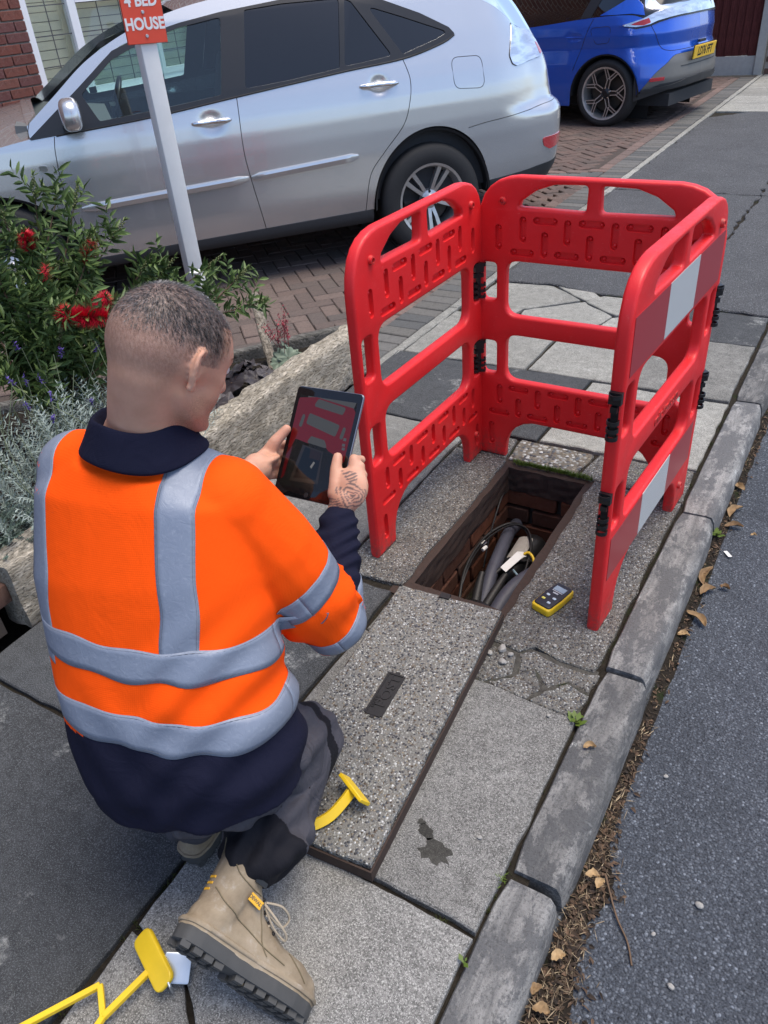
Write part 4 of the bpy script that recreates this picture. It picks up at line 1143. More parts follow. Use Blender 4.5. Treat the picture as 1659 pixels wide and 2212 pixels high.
class Body:
    """wrap-round body surface: s runs along the side and round the tail, z up; y>=outer side is 0, centre plane at -hw"""
    def __init__(s, plan, p, q, wq, hw): s.plan = plan; s.p = p; s.q = q; s.wq = wq; s.hw = hw; s.dents = []; s.warp = None
    def pl(s, t):
        P = s.plan
        return Vector((interp(t, [(a, b[0]) for a, b in P]), interp(t, [(a, b[1]) for a, b in P])))
    def at(s, t, z, off=0.0):
        a = s.pl(t); d = s.pl(t + .01) - s.pl(t - .01); d.normalize(); nrm = Vector((-d.y, d.x))   # outward
        ins = lin(z, s.p) + sst(s.wq[0], s.wq[1], t) * lin(z, s.q)
        for (ds, dz, rs, rz, dep) in s.dents:
            e = ((t - ds) / rs) ** 2 + ((z - dz) / rz) ** 2
            if e < 1: ins += dep * (1 - e) ** 1.5
        v = a + nrm * (off - ins)
        y = max(v.y, -s.hw); u = v.x
        if s.warp: u, z = s.warp(u, z)
        return Vector((u, y, z))
    def grid(s, cols, zlo, zhi, rows, off=0):
        V = []; F = []; m = rows + 1
        for t in cols:
            a, b = zlo(t), zhi(t)
            for j in range(m): V.append(s.at(t, lerp(a, b, j / rows), off))
        for i in range(len(cols) - 1):
            for j in range(rows): F.append((i * m + j, (i + 1) * m + j, (i + 1) * m + j + 1, i * m + j + 1))
        return V, F
    def patch(s, name, poly, mat, parent, off=.003, th=.006, bev=.002, step=.03, smooth=40):
        """polygon in (s,z) laid on the surface as a thin shell"""
        V = []; F = []
        n0 = len(poly); pts = []
        for i in range(n0):
            a = Vector(poly[i]); b = Vector(poly[(i + 1) % n0]); k = max(1, int((b - a).length / step))
            for j in range(k): pts.append(a.lerp(b, j / k))
        me = bmesh.new(); vs = [me.verts.new((q.x, q.y, 0)) for q in pts]; f = me.faces.new(vs)
        r = bmesh.ops.inset_individual(me, faces=[f], thickness=bev * 1.2)
        top = [v for v in me.verts if v not in vs]
        tf = [fc for fc in me.faces if all(v in top for v in fc.verts)]
        bmesh.ops.triangulate(me, faces=tf)
        xs = [q.x for q in pts]; zs = [q.y for q in pts]
        for c in np.arange(min(xs) + step, max(xs), step * 1.5): bmesh.ops.bisect_plane(me, geom=me.verts[:] + me.edges[:] + me.faces[:], plane_co=(c, 0, 0), plane_no=(1, 0, 0))
        for c in np.arange(min(zs) + step, max(zs), step * 1.5): bmesh.ops.bisect_plane(me, geom=me.verts[:] + me.edges[:] + me.faces[:], plane_co=(0, c, 0), plane_no=(0, 1, 0))
        # distance-from-edge test: boundary verts stay low
        me.verts.ensure_lookup_table()
        bnd = set(v.index for e in me.edges if e.is_boundary for v in e.verts)
        me.verts.index_update(); bnd = set(v.index for e in me.edges if e.is_boundary for v in e.verts)
        for v in me.verts:
            o_ = off - th if v.index in bnd else off
            v.co = s.at(v.co.x, v.co.y, o_)
        mesh = bpy.data.meshes.new(name); me.to_mesh(mesh); me.free()
        bm = bmesh.new(); bm.from_mesh(mesh); bmesh.ops.recalc_face_normals(bm, faces=bm.faces); bm.to_mesh(mesh); bm.free()
        mesh.materials.append(mat); sharp(mesh, smooth)
        o = bpy.data.objects.new(name, mesh); return link(o, parent)
    def seam(s, name, pts, parent, r=.0022, k=8, closed=False, mat=None, off=0.0):
        if closed: pts = pts + [pts[0]]
        P = [Vector((a, b, 0)) for a, b in pts]; P = smooth_path(P, k) if not closed else [Vector((*q, 0)) for q in pts]
        b = MB(); b.tube([s.at(q.x, q.y, off) for q in P], r, 5); return b.build(name, mat or MT['seam'], parent, 60)

def wheel(parent, loc, rt, rr, w, style, name='wheel', out=1):
    """wheel with axis along y, outer face towards +y*out"""
    wl = empty(name); wl.parent = parent; wl.location = loc
    Mx = Matrix.Rotation(R(-90 * out), 4, 'X')
    b = MB(); hw = w / 2
    b.lathe([(rr - .005, -hw * .9), (rr + .02, -hw), (rt - .03, -hw * 1.02), (rt - .008, -hw * .86), (rt, -hw * .6), (rt, hw * .6), (rt - .008, hw * .86), (rt - .03, hw * 1.02), (rr + .035, hw * 1.05), (rr + .012, hw * .98), (rr - .005, hw * .92)], 56, Mx)
    for k in range(4):
        rz = hw * (-.45 + .3 * k); b.lathe([(rt + .0006, rz), (rt + .0012, rz + .006), (rt + .0006, rz + .012)], 56, Mx)
    b.build('tyre', MT['tyre'], wl, 45)
    b = MB()
    b.lathe([(rr - .03, -hw * .8), (rr - .032, hw * .35), (rr - .018, hw * .75), (rr - .012, hw * .93), (rr + .004, hw * .98), (rr + .006, hw * .90), (rr, hw * .82)], 56, Mx)
    b.build('rim', MT['alloy'], wl, 40)
    b = MB(); b.lathe([(0, -.02), (rr * .72, -.02), (rr * .72, -.01), (0, -.01)], 32, Mx); b.build('brake_disc', simple('brake_disc', (.06, .055, .05), .5, .6, var=.2), wl, 40)
    b = MB(); b.lathe([(0, -.06), (rr, -.06)], 32, Mx); b.build('wheel_well_disc', MT['seam'], wl)
    sp = MB(); sp2 = MB()
    zf = hw * .62
    for k in range(5):
        a0 = math.radians(90 + 72 * k + (8 if style == 1 else 20))
        def pol(r, da, z): a = a0 + da; return Vector((r * math.cos(a), r * math.sin(a), z))
        if style == 1:
            for sgn in (-1, 1):
                pts = [(.055, .34 * sgn * .55, zf - .02), (.12, .19 * sgn, zf - .004), (rr - .015, .155 * sgn, zf + .012)]
                P = [pol(*q) for q in pts]
                for A, B, w0, w1 in ((P[0], P[1], .030, .027), (P[1], P[2], .027, .034)):
                    d = (B - A).normalized(); sd = d.cross(Vector((0, 0, 1))).normalized(); V = []
                    for Q, ww in ((A, w0), (B, w1)):
                        V += [Q + sd * ww / 2 - Vector((0, 0, .035)), Q + sd * ww / 2 * .85, Q - sd * ww / 2 * .85, Q - sd * ww / 2 - Vector((0, 0, .035))]
                    V = [Mx @ v for v in V]; sp.add(V, [(0, 1, 5, 4), (1, 2, 6, 5), (2, 3, 7, 6), (0, 3, 2, 1), (4, 5, 6, 7)])
        else:
            P0 = pol(.05, 0, zf - .012); P1 = pol(rr * .52, 0, zf)
            P2a, P2b = pol(rr - .012, .30, zf + .008), pol(rr - .012, -.30, zf + .008)
            for A, B, w0, w1 in ((P0, P1, .042, .036), (P1, P2a, .030, .026), (P1, P2b, .030, .026)):
                d = (B - A).normalized(); sd = d.cross(Vector((0, 0, 1))).normalized(); V = []
                for Q, ww in ((A, w0), (B, w1)): V += [Q + sd * ww / 2 - Vector((0, 0, .03)), Q + sd * ww / 2, Q - sd * ww / 2, Q - sd * ww / 2 - Vector((0, 0, .03))]
                V = [Mx @ v for v in V]; sp.add(V, [(0, 1, 5, 4), (1, 2, 6, 5), (2, 3, 7, 6), (0, 3, 2, 1), (4, 5, 6, 7)])
                V = []
                for Q, ww in ((A, w0), (B, w1)):
                    for sg in (-1, 1): V += [Q + sd * (ww / 2 * sg - .006) + Vector((0, 0, .0015)), Q + sd * (ww / 2 * sg + .004) + Vector((0, 0, .0015))]
                V = [Mx @ v for v in V]; sp2.add(V, [(0, 1, 5, 4), (2, 3, 7, 6)])
    o = sp.build('spokes', MT['alloy'] if style == 1 else MT['alloy_dark'], wl, 30); o["kind"] = "stuff"
    if style == 2: o = sp2.build('spoke_trim', MT['alloy'], wl); o["kind"] = "stuff"
    b = MB(); b.lathe([(0, zf + .004), (.028, zf + .003), (.034, zf - .003), (.06, zf - .014), (.068, zf - .04)], 24, Mx); b.build('hub_cap', MT['alloy'] if style == 1 else MT['alloy_dark'], wl, 30)
    for k in range(5):
        a = math.radians(90 + 72 * k + 40); b = MB(); b.lathe([(0, .012), (.008, .012), (.010, 0)], 8, Mx @ Matrix.Translation((.052 * math.cos(a), .052 * math.sin(a), zf - .016))); b.build('wheel_nut', MT['alloy_dark'] if style == 1 else MT['chrome'], wl)
    return wl

def mirror_side(objs, parent, hw):
    for o in objs:
        c = dup(o, o.parent); c.scale = (1, -1, 1); c.location = (o.location.x, -2 * hw - o.location.y, o.location.z)

# ================================================================ silver SUV
car = empty('silver_suv', (-2.63, 4.8605, -.0764), label='silver five-door SUV parked on the block driveway beside the bed', cat='car')
car.rotation_euler = (0, 0, R(230))
HWC = .92
PLAN = [(-1.87, (-1.33, -.92)), (-1.5, (-1.305, -.55)), (-1.27, (-1.25, -.32)), (-1.15, (-1.185, -.21)), (-1.06, (-1.09, -.125)), (-.95, (-.95, -.075)), (-.8, (-.8, -.03)), (-.6, (-.6, -.006)), (-.3, (-.3, 0)), (0, (0, 0)), (2.4, (2.4, 0)), (2.9, (2.9, -.02)), (3.2, (3.2, -.07)), (3.42, (3.38, -.17)), (3.7, (3.52, -.40)), (4.2, (3.6, -.92))]
PZ = [(.2, .05), (.36, .030), (.44, .014), (.50, .008), (.62, .004), (.70, .0), (.82, .001), (.92, .006), (1.0, .016), (1.08, .036), (1.15, .060), (1.3, .118), (1.5, .20), (1.62, .262)]
QZ = [(.2, .05), (.42, .0), (.60, -.008), (.76, .0), (.80, .025), (.83, .07), (.90, .085), (1.08, .10), (1.25, .15), (1.35, .22), (1.5, .36), (1.62, .5)]
B1 = Body(PLAN, PZ, QZ, (-.55, -1.1), HWC)
B1.warp = lambda u, z: (u * (.952 + .021 * u), 1.61 - (1.61 - z) * (1 + .0226 * u))
B1.dents = [(1.375, 1.005, .085, .062, .022), (.295, 1.07, .085, .062, .022)]
DT = [(2.362, 1.047), (2.216, 1.142), (2.055, 1.245), (1.832, 1.394), (1.652, 1.448), (1.433, 1.489), (1.183, 1.521), (.808, 1.552), (.40, 1.556), (.23, 1.520), (-.056, 1.415), (-.244, 1.325), (-.276, 1.292)][::-1]
DB = [(-.276, 1.290), (-.175, 1.252), (.1, 1.199), (.53, 1.17), (1.2, 1.117), (1.696, 1.076), (2.229, 1.05), (2.362, 1.045)]
CANT = [(-1.87, 1.26), (-1.2, 1.25), (-.95, 1.255), (-.87, 1.285), (-.80, 1.325), (-.62, 1.41), (-.405, 1.495), (0, 1.60), (.4, 1.635), (.8, 1.63), (1.243, 1.584), (1.467, 1.547), (1.718, 1.480), (1.979, 1.365), (2.198, 1.218), (2.345, 1.118), (2.40, 1.075)]
HOOD = [(2.362, 1.046), (2.5, 1.03), (2.9, .97), (3.3, .87), (3.7, .80), (4.2, .78)]
def archz(s, c, r, base, zc=.36):
    d = abs(s - c)
    return zc + math.sqrt(max(0, r * r - d * d)) if d < r else base
def zlo1(s):
    sill = .357 + .016 * max(0, min(2.2, s - .4))
    if s < -.45: sill = lin(s, [(-1.87, .44), (-1.2, .43), (-.5, .40), (-.45, .36)])
    if s > 2.9: sill = .34
    return max(archz(s, -.045, .44, sill), archz(s, 2.67, .44, sill))
def zhi1(s):
    if s < -.276: return lin(s, [(-1.87, 1.05), (-1.1, 1.06), (-.9, 1.10), (-.6, 1.20), (-.276, 1.288)])
    if s > 2.362: return interp(s, HOOD)
    return interp(s, DB)
cols = sorted(set([round(v, 4) for v in list(np.arange(-1.87, -.5, .03)) + list(np.arange(-.5, 4.2, .025)) + [-.485 + .44 * (1 - math.cos(a)) for a in np.linspace(0, math.pi, 40)] + [2.23 + .44 * (1 - math.cos(a)) for a in np.linspace(0, math.pi, 40)] + [-.276, 2.362, 4.2]]))
V, F = B1.grid(cols, zlo1, zhi1, 36)
SH1 = [(.36, 2.20), (.468, 2.226), (.631, 2.258), (.806, 2.269), (.968, 2.256), (1.042, 2.239), (1.2, 2.23)]
SH2 = [(.36, 1.148), (.705, 1.205), (.872, 1.217), (1.11, 1.202), (1.245, 1.175), (1.46, 1.13)]
SH3 = [(.34, .457), (.358, .456), (.569, .412), (.693, .306), (.835, .155), (.971, .096), (1.084, .080), (1.19, .109), (1.3, .12)]
left_parts = []
groups = {'body': [], 'front': [], 'rear': []}
for f in F:
    c = sum((Vector(V[i]) for i in f), Vector()) / 4
    # s of the face from its first vertex column
    sidx = f[0] // 37; s_ = (cols[sidx] + cols[min(sidx + 1, len(cols) - 1)]) / 2
    g = 'body'
    if interp(c.z, SH2) < s_ < interp(c.z, SH1): g = 'front'
    elif interp(c.z, SH3) < s_ <= interp(c.z, SH2): g = 'rear'
    groups[g].append(f)
def sub_obj(name, V, F, mat, parent):
    use = sorted(set(i for f in F for i in f)); mp = {k: j for j, k in enumerate(use)}
    return obj(name, [V[i] for i in use], [tuple(mp[i] for i in f) for f in F], mat, parent, 60)
rq = [f for f in groups['body'] if cols[f[0] // 37] < 1.2]; fw = [f for f in groups['body'] if cols[f[0] // 37] >= 1.2]
left_parts.append(sub_obj('rear_quarter_panel', V, rq, MT['silver'], car)); left_parts.append(sub_obj('front_wing', V, fw, MT['silver'], car))
fdoor = sub_obj('door', V, groups['front'], MT['silver'], car); rdoor = sub_obj('door', V, groups['rear'], MT['silver'], car)
fdoor["label"] = 'silver front passenger door'; rdoor["label"] = 'silver rear door'
left_parts += [fdoor, rdoor]
# pillars, quarter and roof
ucols = [c for c in cols if c <= 2.362]
def zt1(s): return zhi1(s) if s < -.276 else interp(s, DT)
def zc1(s): return max(interp(s, CANT), zt1(s) + .012)
V, F = B1.grid(ucols, zt1, zc1, 8)
left_parts.append(obj('roof_rail_panel', V, F, MT['silver'], car, 60))
ROOF = [(-1.3, 1.35), (-1.0, 1.46), (-.85, 1.52), (-.6, 1.585), (-.3, 1.645), (.3, 1.69), (.8, 1.695), (1.3, 1.62), (1.45, 1.575), (1.6, 1.48), (1.9, 1.355), (2.2, 1.17), (2.5, .98)]
def cap(cols_):
    V = []; F = []; m = 12
    for s_ in cols_:
        P = B1.at(s_, zc1(s_)); uc = max(P.x, -.98 - .0 * s_) 
        Cn = Vector((uc, -HWC, interp(uc, ROOF)))
        for j in range(m + 1):
            t = j / m; w_ = math.sin(t * math.pi / 2) if s_ < 1.44 else t
            V.append(Vector((lerp(P.x, Cn.x, t), lerp(P.y, Cn.y, t), lerp(P.z, Cn.z, w_))))
    for i in range(len(cols_) - 1):
        for j in range(m): F.append((i * (m + 1) + j, (i + 1) * (m + 1) + j, (i + 1) * (m + 1) + j + 1, i * (m + 1) + j + 1))
    return V, F
V, F = cap([c for c in ucols if -.86 <= c <= 1.45]); left_parts.append(obj('roof', V, F, MT['silver'], car, 60))
V, F = cap([c for c in ucols if c >= 1.43]); left_parts.append(obj('windscreen', V, F, MT['screen_glass'], car, 60))
V, F = cap([c for c in ucols if c <= -.84]); left_parts.append(obj('rear_window', V, F, MT['dark_glass'], car, 60))
V = []; F = []      # bonnet
hc = [c for c in cols if c >= 2.3]
for s_ in hc:
    P = B1.at(s_, zhi1(s_)) if s_ > 2.362 else B1.at(s_, 1.06)
    for j in range(7): t = j / 6; V.append(Vector((P.x + .05 * t, lerp(P.y, -HWC, t), P.z + .11 * math.sin(t * math.pi / 2))))
for i in range(len(hc) - 1):
    for j in range(6): F.append((i * 7 + j, (i + 1) * 7 + j, (i + 1) * 7 + j + 1, i * 7 + j + 1))
left_parts.append(obj('bonnet', V, F, MT['silver'], car, 60))
# black window surround with its panes
def lid_map(me, off):
    for v in me.vertices:
        q = B1.at(v.co.x, v.co.y, off + v.co.z); v.co = q
dlo = [q for q in DT] + [q for q in DB[::-1]]
dlo = [(x, z + .004) for x, z in DT[::-1]] + [(x, z - .004) for x, z in DB]
GL = dict(front=[(2.047, 1.217), (1.845, 1.357), (1.661, 1.421), (1.438, 1.471), (1.195, 1.50), (1.287, 1.131), (1.662, 1.102), (1.986, 1.085)],
          rear=[(1.051, 1.522), (.816, 1.535), (.46, 1.534), (.535, 1.186), (.846, 1.16), (1.141, 1.145)],
          fixed=[(.425, 1.532), (.385, 1.511), (.176, 1.216), (.503, 1.191)], qtr=[(.291, 1.483), (.059, 1.407), (-.208, 1.314), (-.214, 1.298), (-.148, 1.275), (.102, 1.216)])
surround = plate_mesh('window_surround', [dlo] + [round_poly(g, .018, 3) for g in GL.values()], .006, .0)
bm = bmesh.new(); bm.from_mesh(surround)
for c in np.arange(-.25, 2.4, .08): bmesh.ops.bisect_plane(bm, geom=bm.verts[:] + bm.edges[:] + bm.faces[:], plane_co=(c, 0, 0), plane_no=(1, 0, 0))
for c in np.arange(1.06, 1.56, .06): bmesh.ops.bisect_plane(bm, geom=bm.verts[:] + bm.edges[:] + bm.faces[:], plane_co=(0, c, 0), plane_no=(0, 1, 0))
bm.to_mesh(surround); bm.free(); lid_map(surround, .001)
left_parts.append(mesh_child('window_surround', surround, MT['trim'], car, None, 30))
for nm, g in GL.items():
    gm_ = plate_mesh('window', [round_poly([(x, z) for x, z in g], .016, 3)], .003, 0); lid_map(gm_, -.004)
    o = mesh_child('window', gm_, MT['clear_glass'] if nm == 'front' else MT['dark_glass'], car, None, 30); left_parts.append(o)
# seams
for P in ([(b_, a_) for a_, b_ in SH1[:6]], [(b_, a_) for a_, b_ in SH2[:4]], [(b_, a_) for a_, b_ in SH3[1:-1]]): left_parts.append(B1.seam('door_gap', P, car))
left_parts.append(B1.seam('bumper_gap', [(-.32, .757), (-.45, .772), (-.64, .784), (-.85, .80), (-1.0, .81), (-1.15, .815)], car, .002))
B1.seam('fuel_flap_gap', round_poly([(-.224, 1.167), (-.448, 1.158), (-.455, .975), (-.23, .995)], .05, 5), car, .0018, closed=True)
left_parts.append(B1.seam('bonnet_gap', [(2.37, 1.05), (2.36, 1.09), (2.345, 1.12)], car, .002))
left_parts.append(B1.seam('belt_moulding', [(x, z - .006) for x, z in DB[:-1]], car, .0055, mat=MT['trim'], off=.002))
# sill skirts and lower bumper
def skirt(cols_, z0, z1, off0=-.05, off1=.002):
    V = []; F = []
    for s_ in cols_:
        for j, (z, o_) in enumerate(((z1(s_), off1), (lerp(z1(s_), z0(s_), .4), off1 + .004), (z0(s_) + .012, off1 - .012), (z0(s_), off0 + .0), (z0(s_), off0 - .25))): V.append(B1.at(s_, z, o_))
    for i in range(len(cols_) - 1):
        for j in range(4): F.append((i * 5 + j, i * 5 + j + 1, (i + 1) * 5 + j + 1, (i + 1) * 5 + j))
    return obj('side_skirt', V, F, MT['cladding'], car, 50)
left_parts.append(skirt([c for c in cols if .40 <= c <= 2.22], lambda s_: .262 + .03 * (s_ - .4), lambda s_: zlo1(s_) + .001))
left_parts.append(skirt([c for c in cols if -1.87 <= c <= -.47], lambda s_: lin(s_, [(-1.87, .30), (-1.1, .30), (-.47, .33)]), lambda s_: zlo1(s_) + .001))
# arch liners: dark inner wheel houses
for c in (-.045, 2.67):
    b = MB(); n = 24; V = []; F = []
    for i in range(n + 1):
        a = math.pi * i / n
        for (rr, y) in ((.440, -.006), (.425, -.012), (.425, -.36)): V.append((c + rr * .955 * math.cos(a), y, .34 + rr * (1.03 if c < 1 else .925) * math.sin(a)))
    for i in range(n):
        for j in range(2): F.append((i * 3 + j, i * 3 + j + 1, (i + 1) * 3 + j + 1, (i + 1) * 3 + j))
    b.add(V, F); b.add([(c - .43, -.34, .1), (c + .43, -.34, .1), (c + .43, -.34, .8), (c - .43, -.34, .8)], [(0, 1, 2, 3)]); left_parts.append(b.build('wheel_arch_liner', MT['seam'], car))
# door mouldings
def mould(s0, s1, name='door_moulding'):
    V = []; F = []; n = 14
    up = [(.483, .724), (1.206, .704), (2.197, .691)]; lo = [(.483, .672), (1.206, .656), (2.197, .644)]
    for i in range(n + 1):
        s_ = lerp(s0, s1, i / n); a, b_ = lin(s_, lo), lin(s_, up); e = min(i, n - i) / n * abs(s1 - s0); k = min(1, e / .03 + .15)
        mid = (a + b_) / 2; a = lerp(mid, a, .5 + .5 * k); b_ = lerp(mid, b_, .5 + .5 * k)
        for z, o_ in ((a, -.002), (a + .003, .014 * k), (lerp(a, b_, .6), .020 * k), (b_ - .005, .015 * k), (b_, -.002)): V.append(B1.at(s_, z, o_))
    for i in range(n):
        for j in range(4): F.append((i * 5 + j, (i + 1) * 5 + j, (i + 1) * 5 + j + 1, i * 5 + j + 1))
    return obj(name, V, F, MT['silver'], car, 25)
m1 = mould(2.2, 1.213); m2 = mould(1.197, .485); left_parts += [m1, m2]
tm = text_mesh('badge_lettering', 'HYBRID', .026, .0012, bold=.0005); 
pA = B1.at(.72, .692, .0115); pB = B1.at(.62, .693, .0115)
mesh_child('badge_lettering', tm, MT['chrome'], m2, frame(pA.lerp(pB, .5), (pB - pA), (0, 0, 1)))
# handles
for s0, s1, z0, z1 in ((1.490, 1.262, 1.010, 1.006), (.424, .168, 1.078, 1.072)):
    hd = MB(); P = []; rs = []
    for i in range(13):
        t = i / 12; k = math.sin(math.pi * t) ** .5 if 0 < t < 1 else 0
        P.append(B1.at(lerp(s0, s1, t), lerp(z0, z1, t), .006 + .026 * k)); rs.append(.006 + .0085 * min(1, k + .2))
    hd.tube(P, rs, 10); o = hd.build('door_handle', MT['chrome'], car, 60); left_parts.append(o)
# side repeater, lamp, reflector
left_parts.append(B1.patch('side_repeater', round_poly([(2.362, .918), (2.320, .912), (2.318, .884), (2.358, .888)], .010, 3), MT['lamp_clear'], car, .006, .008))
LAMP = [(-.79, 1.305), (-.723, 1.207), (-.683, 1.135), (-.70, 1.085), (-.74, 1.070), (-.834, 1.077), (-.96, 1.085), (-1.12, 1.10), (-1.13, 1.19), (-1.05, 1.235), (-.93, 1.272), (-.86, 1.295)]
tl = B1.patch('tail_lamp', round_poly(LAMP, .02, 3), MT['lamp_clear'], car, .008, .012); left_parts.append(tl)
left_parts.append(B1.seam('lamp_gap', round_poly(LAMP, .02, 3), car, .003, closed=True))
left_parts.append(B1.patch('lamp_lens', round_poly([(-1.05, 1.10), (-1.115, 1.11), (-1.11, 1.17), (-1.06, 1.18)], .012, 3), MT['lamp_red'], tl, .0095, .003))
left_parts.append(B1.patch('rear_reflector', round_poly([(-.955, .600), (-1.165, .600), (-1.16, .53), (-1.02, .515), (-.975, .545)], .02, 3), MT['lamp_red'], car, .005, .008))
# mirror
mr = MB(); n = 16; V = []; F = []
for i in range(13):
    ph = math.pi * i / 12
    for k in range(n):
        an = 2 * math.pi * k / n
        def se(c, e): return math.copysign(abs(c) ** e, c)
        V.append(Vector((2.118 + .055 * se(math.cos(ph), .7), .115 + .105 * se(math.sin(ph), .6) * se(math.cos(an), .7), 1.128 + .080 * se(math.sin(ph), .6) * se(math.sin(an), .75) - .012 * math.cos(an))))
for i in range(12):
    for k in range(n): F.append((i * n + k, (i + 1) * n + k, (i + 1) * n + (k + 1) % n, i * n + (k + 1) % n))
mh = obj('door_mirror', V, F, MT['silver'], car, 80); left_parts.append(mh)
b = MB(); b.bar((2.13, -.05, 1.04), (2.12, .07, 1.055), .10, .035); left_parts.append(b.build('mirror_stalk', MT['trim'], car))
mirror_side(left_parts, car, HWC)
wheel(car, (-.035, -.112, .345), .355, .232, .215, 1); wheel(car, (2.68, -.112, .345), .355, .232, .215, 1)
wheel(car, (-.035, -1.73, .345), .355, .232, .215, 1, out=-1); wheel(car, (2.68, -1.73, .345), .355, .232, .215, 1, out=-1)
# interior
b = MB(); b.box((1.2, -HWC, .40), (3.4, 1.6, .12)); b.box((.9, -.10, .70), (2.7, .03, .62)); b.box((.9, -1.74, .70), (2.7, .03, .62)); b.box((-.35, -.92, .85), (.7, 1.2, .5)); b.build('cabin_floor', MT['interior'], car)
b = MB(); b.box((2.18, -.92, .92), (.55, 1.5, .24), Matrix.Rotation(R(-8), 3, 'Y')); b.build('dashboard', MT['interior_grey'], car)
b = MB()
for y in (-.52, -1.32): b.box((1.30, y, .62), (.5, .5, .2)); b.box((1.02, y, .95), (.16, .48, .62), Matrix.Rotation(R(-14), 3, 'Y')); b.box((.90, y, 1.35), (.10, .26, .17), Matrix.Rotation(R(-10), 3, 'Y'))
b.box((.32, -.92, .62), (.5, 1.35, .2)); b.box((.06, -.92, .95), (.16, 1.35, .62), Matrix.Rotation(R(-18), 3, 'Y'))
for y in (-.5, -1.34): b.box((-.06, y, 1.33), (.09, .25, .15))
o = b.build('seats', MT['interior'], car); bevel_mesh(o, .04, 3)
b = MB(); Ms = Matrix.Translation((1.82, -1.32, 1.02)) @ Matrix.Rotation(R(68), 4, 'Y'); b.lathe([(.17 + .014 * math.cos(a), .014 * math.sin(a)) for a in np.linspace(0, 6.283, 9)[:-1]], 28, Ms, True); b.box((1.84, -1.32, 1.0), (.04, .30, .05)); b.build('steering_wheel', MT['trim'], car, 50)
b = MB(); b.box((1.55, -.92, 1.40), (.03, .24, .07)); b.build('rear_view_mirror', MT['trim'], car)
# number plate lamp side kept plain; wiper
b = MB(); b.bar((-1.04, -.55, 1.20), (-.98, -1.0, 1.28), .02, .02); b.build('rear_wiper', MT['trim'], car)
B1.patch('number_plate', [(-1.70, .72), (-2.0, .72), (-2.0, .60), (-1.70, .60)], MT['plate'], car, .004, .004) if False else None

# ================================================================ blue hatchback
AZB = R(9.5)
fx, fy = -math.cos(AZB), math.sin(AZB)
bc_ = empty('blue_hatchback', (-2.842, 9.335, 0), label='bright blue hatchback with yellow number plate on the far driveway', cat='car')
bc_.rotation_euler = (0, 0, math.atan2(fy, fx))
HWB = .90
PLB = [(-1.45, (-.655, -.90)), (-1.15, (-.64, -.60)), (-.92, (-.605, -.38)), (-.78, (-.565, -.26)), (-.66, (-.50, -.165)), (-.52, (-.42, -.09)), (-.35, (-.32, -.035)), (-.1, (-.1, -.004)), (.1, (.1, 0)), (2.2, (2.2, 0)), (2.9, (2.85, -.06)), (3.3, (3.15, -.35)), (3.9, (3.2, -.90))]
PZB = [(.1, .05), (.22, .018), (.40, .0), (.60, .004), (.75, .02), (.86, .004), (.95, .012), (1.03, .035), (1.10, .065), (1.5, .24)]
QZB = [(.1, .08), (.28, .02), (.36, .0), (.45, -.015), (.60, .0), (.68, .02), (.72, .035), (.95, .055), (1.0, .05), (1.08, .055), (1.12, .10), (1.5, .34)]
B2 = Body(PLB, PZB, QZB, (-.15, -.75), HWB)
B2.dents = [(.40, .855, .11, .035, .02)]
def zlo2(s):
    base = .20
    if s < -.36: base = lin(s, [(-1.45, .42), (-.7, .40), (-.36, .30)])
    return max(archz(s, .02, .40, base, .30), archz(s, 2.62, .40, base, .30))
BELT2 = [(-1.45, .995), (-.75, .985), (-.45, .99), (-.22, 1.035), (.2, 1.03), (1.0, .962), (2.0, .93), (2.6, .93), (3.3, .80), (3.9, .78)]
def zhi2(s): return interp(s, BELT2)
cols2 = sorted(set([round(v, 4) for v in list(np.arange(-1.45, 3.9, .028)) + [-.38 + .40 * (1 - math.cos(a)) for a in np.linspace(0, math.pi, 36)] + [3.9]]))
ZG2 = [(-1.45, .655), (-.95, .655), (-.85, .635), (-.74, .575), (-.62, .50), (-.50, .40), (-.40, .32)]   # top of grey bumper
V, F = B2.grid([c for c in cols2 if c >= -.42], zlo2, zhi2, 30); lp = [obj('body_side', V, F, MT['blue'], bc_, 60)]
V, F = B2.grid([c for c in cols2 if c <= -.40], lambda s_: max(interp(s_, ZG2), zlo2(s_)), zhi2, 24); lp.append(obj('tailgate', V, F, MT['blue'], bc_, 60))
V, F = B2.grid([c for c in cols2 if c <= -.42], lambda s_: zlo2(s_), lambda s_: max(interp(s_, ZG2) - .002, zlo2(s_)), 12, .003); lp.append(obj('rear_bumper', V, F, MT['grey_bumper'], bc_, 60))
V, F = B2.grid([c for c in cols2 if c <= -.34], lambda s_: lin(s_, [(-1.45, .345), (-.8, .335), (-.34, .25)]), lambda s_: zlo2(s_) + .004, 6, .010); lp.append(obj('lower_valance', V, F, MT['cladding'], bc_, 60))
for c in (.02, 2.62):
    V = []; F = []; n = 24
    for i in range(n + 1):
        a = math.pi * i / n
        for (rr, y) in ((.400, -.004), (.385, -.008), (.385, -.34)): V.append((c + rr * math.cos(a), y, .30 + rr * math.sin(a)))
    for i in range(n):
        for j in range(2): F.append((i * 3 + j, i * 3 + j + 1, (i + 1) * 3 + j + 1, (i + 1) * 3 + j))
    b = MB(); b.add(V, F); b.add([(c - .39, -.32, .05), (c + .39, -.32, .05), (c + .39, -.32, .7), (c - .39, -.32, .7)], [(0, 1, 2, 3)]); lp.append(b.build('wheel_arch_liner', MT['seam'], bc_))
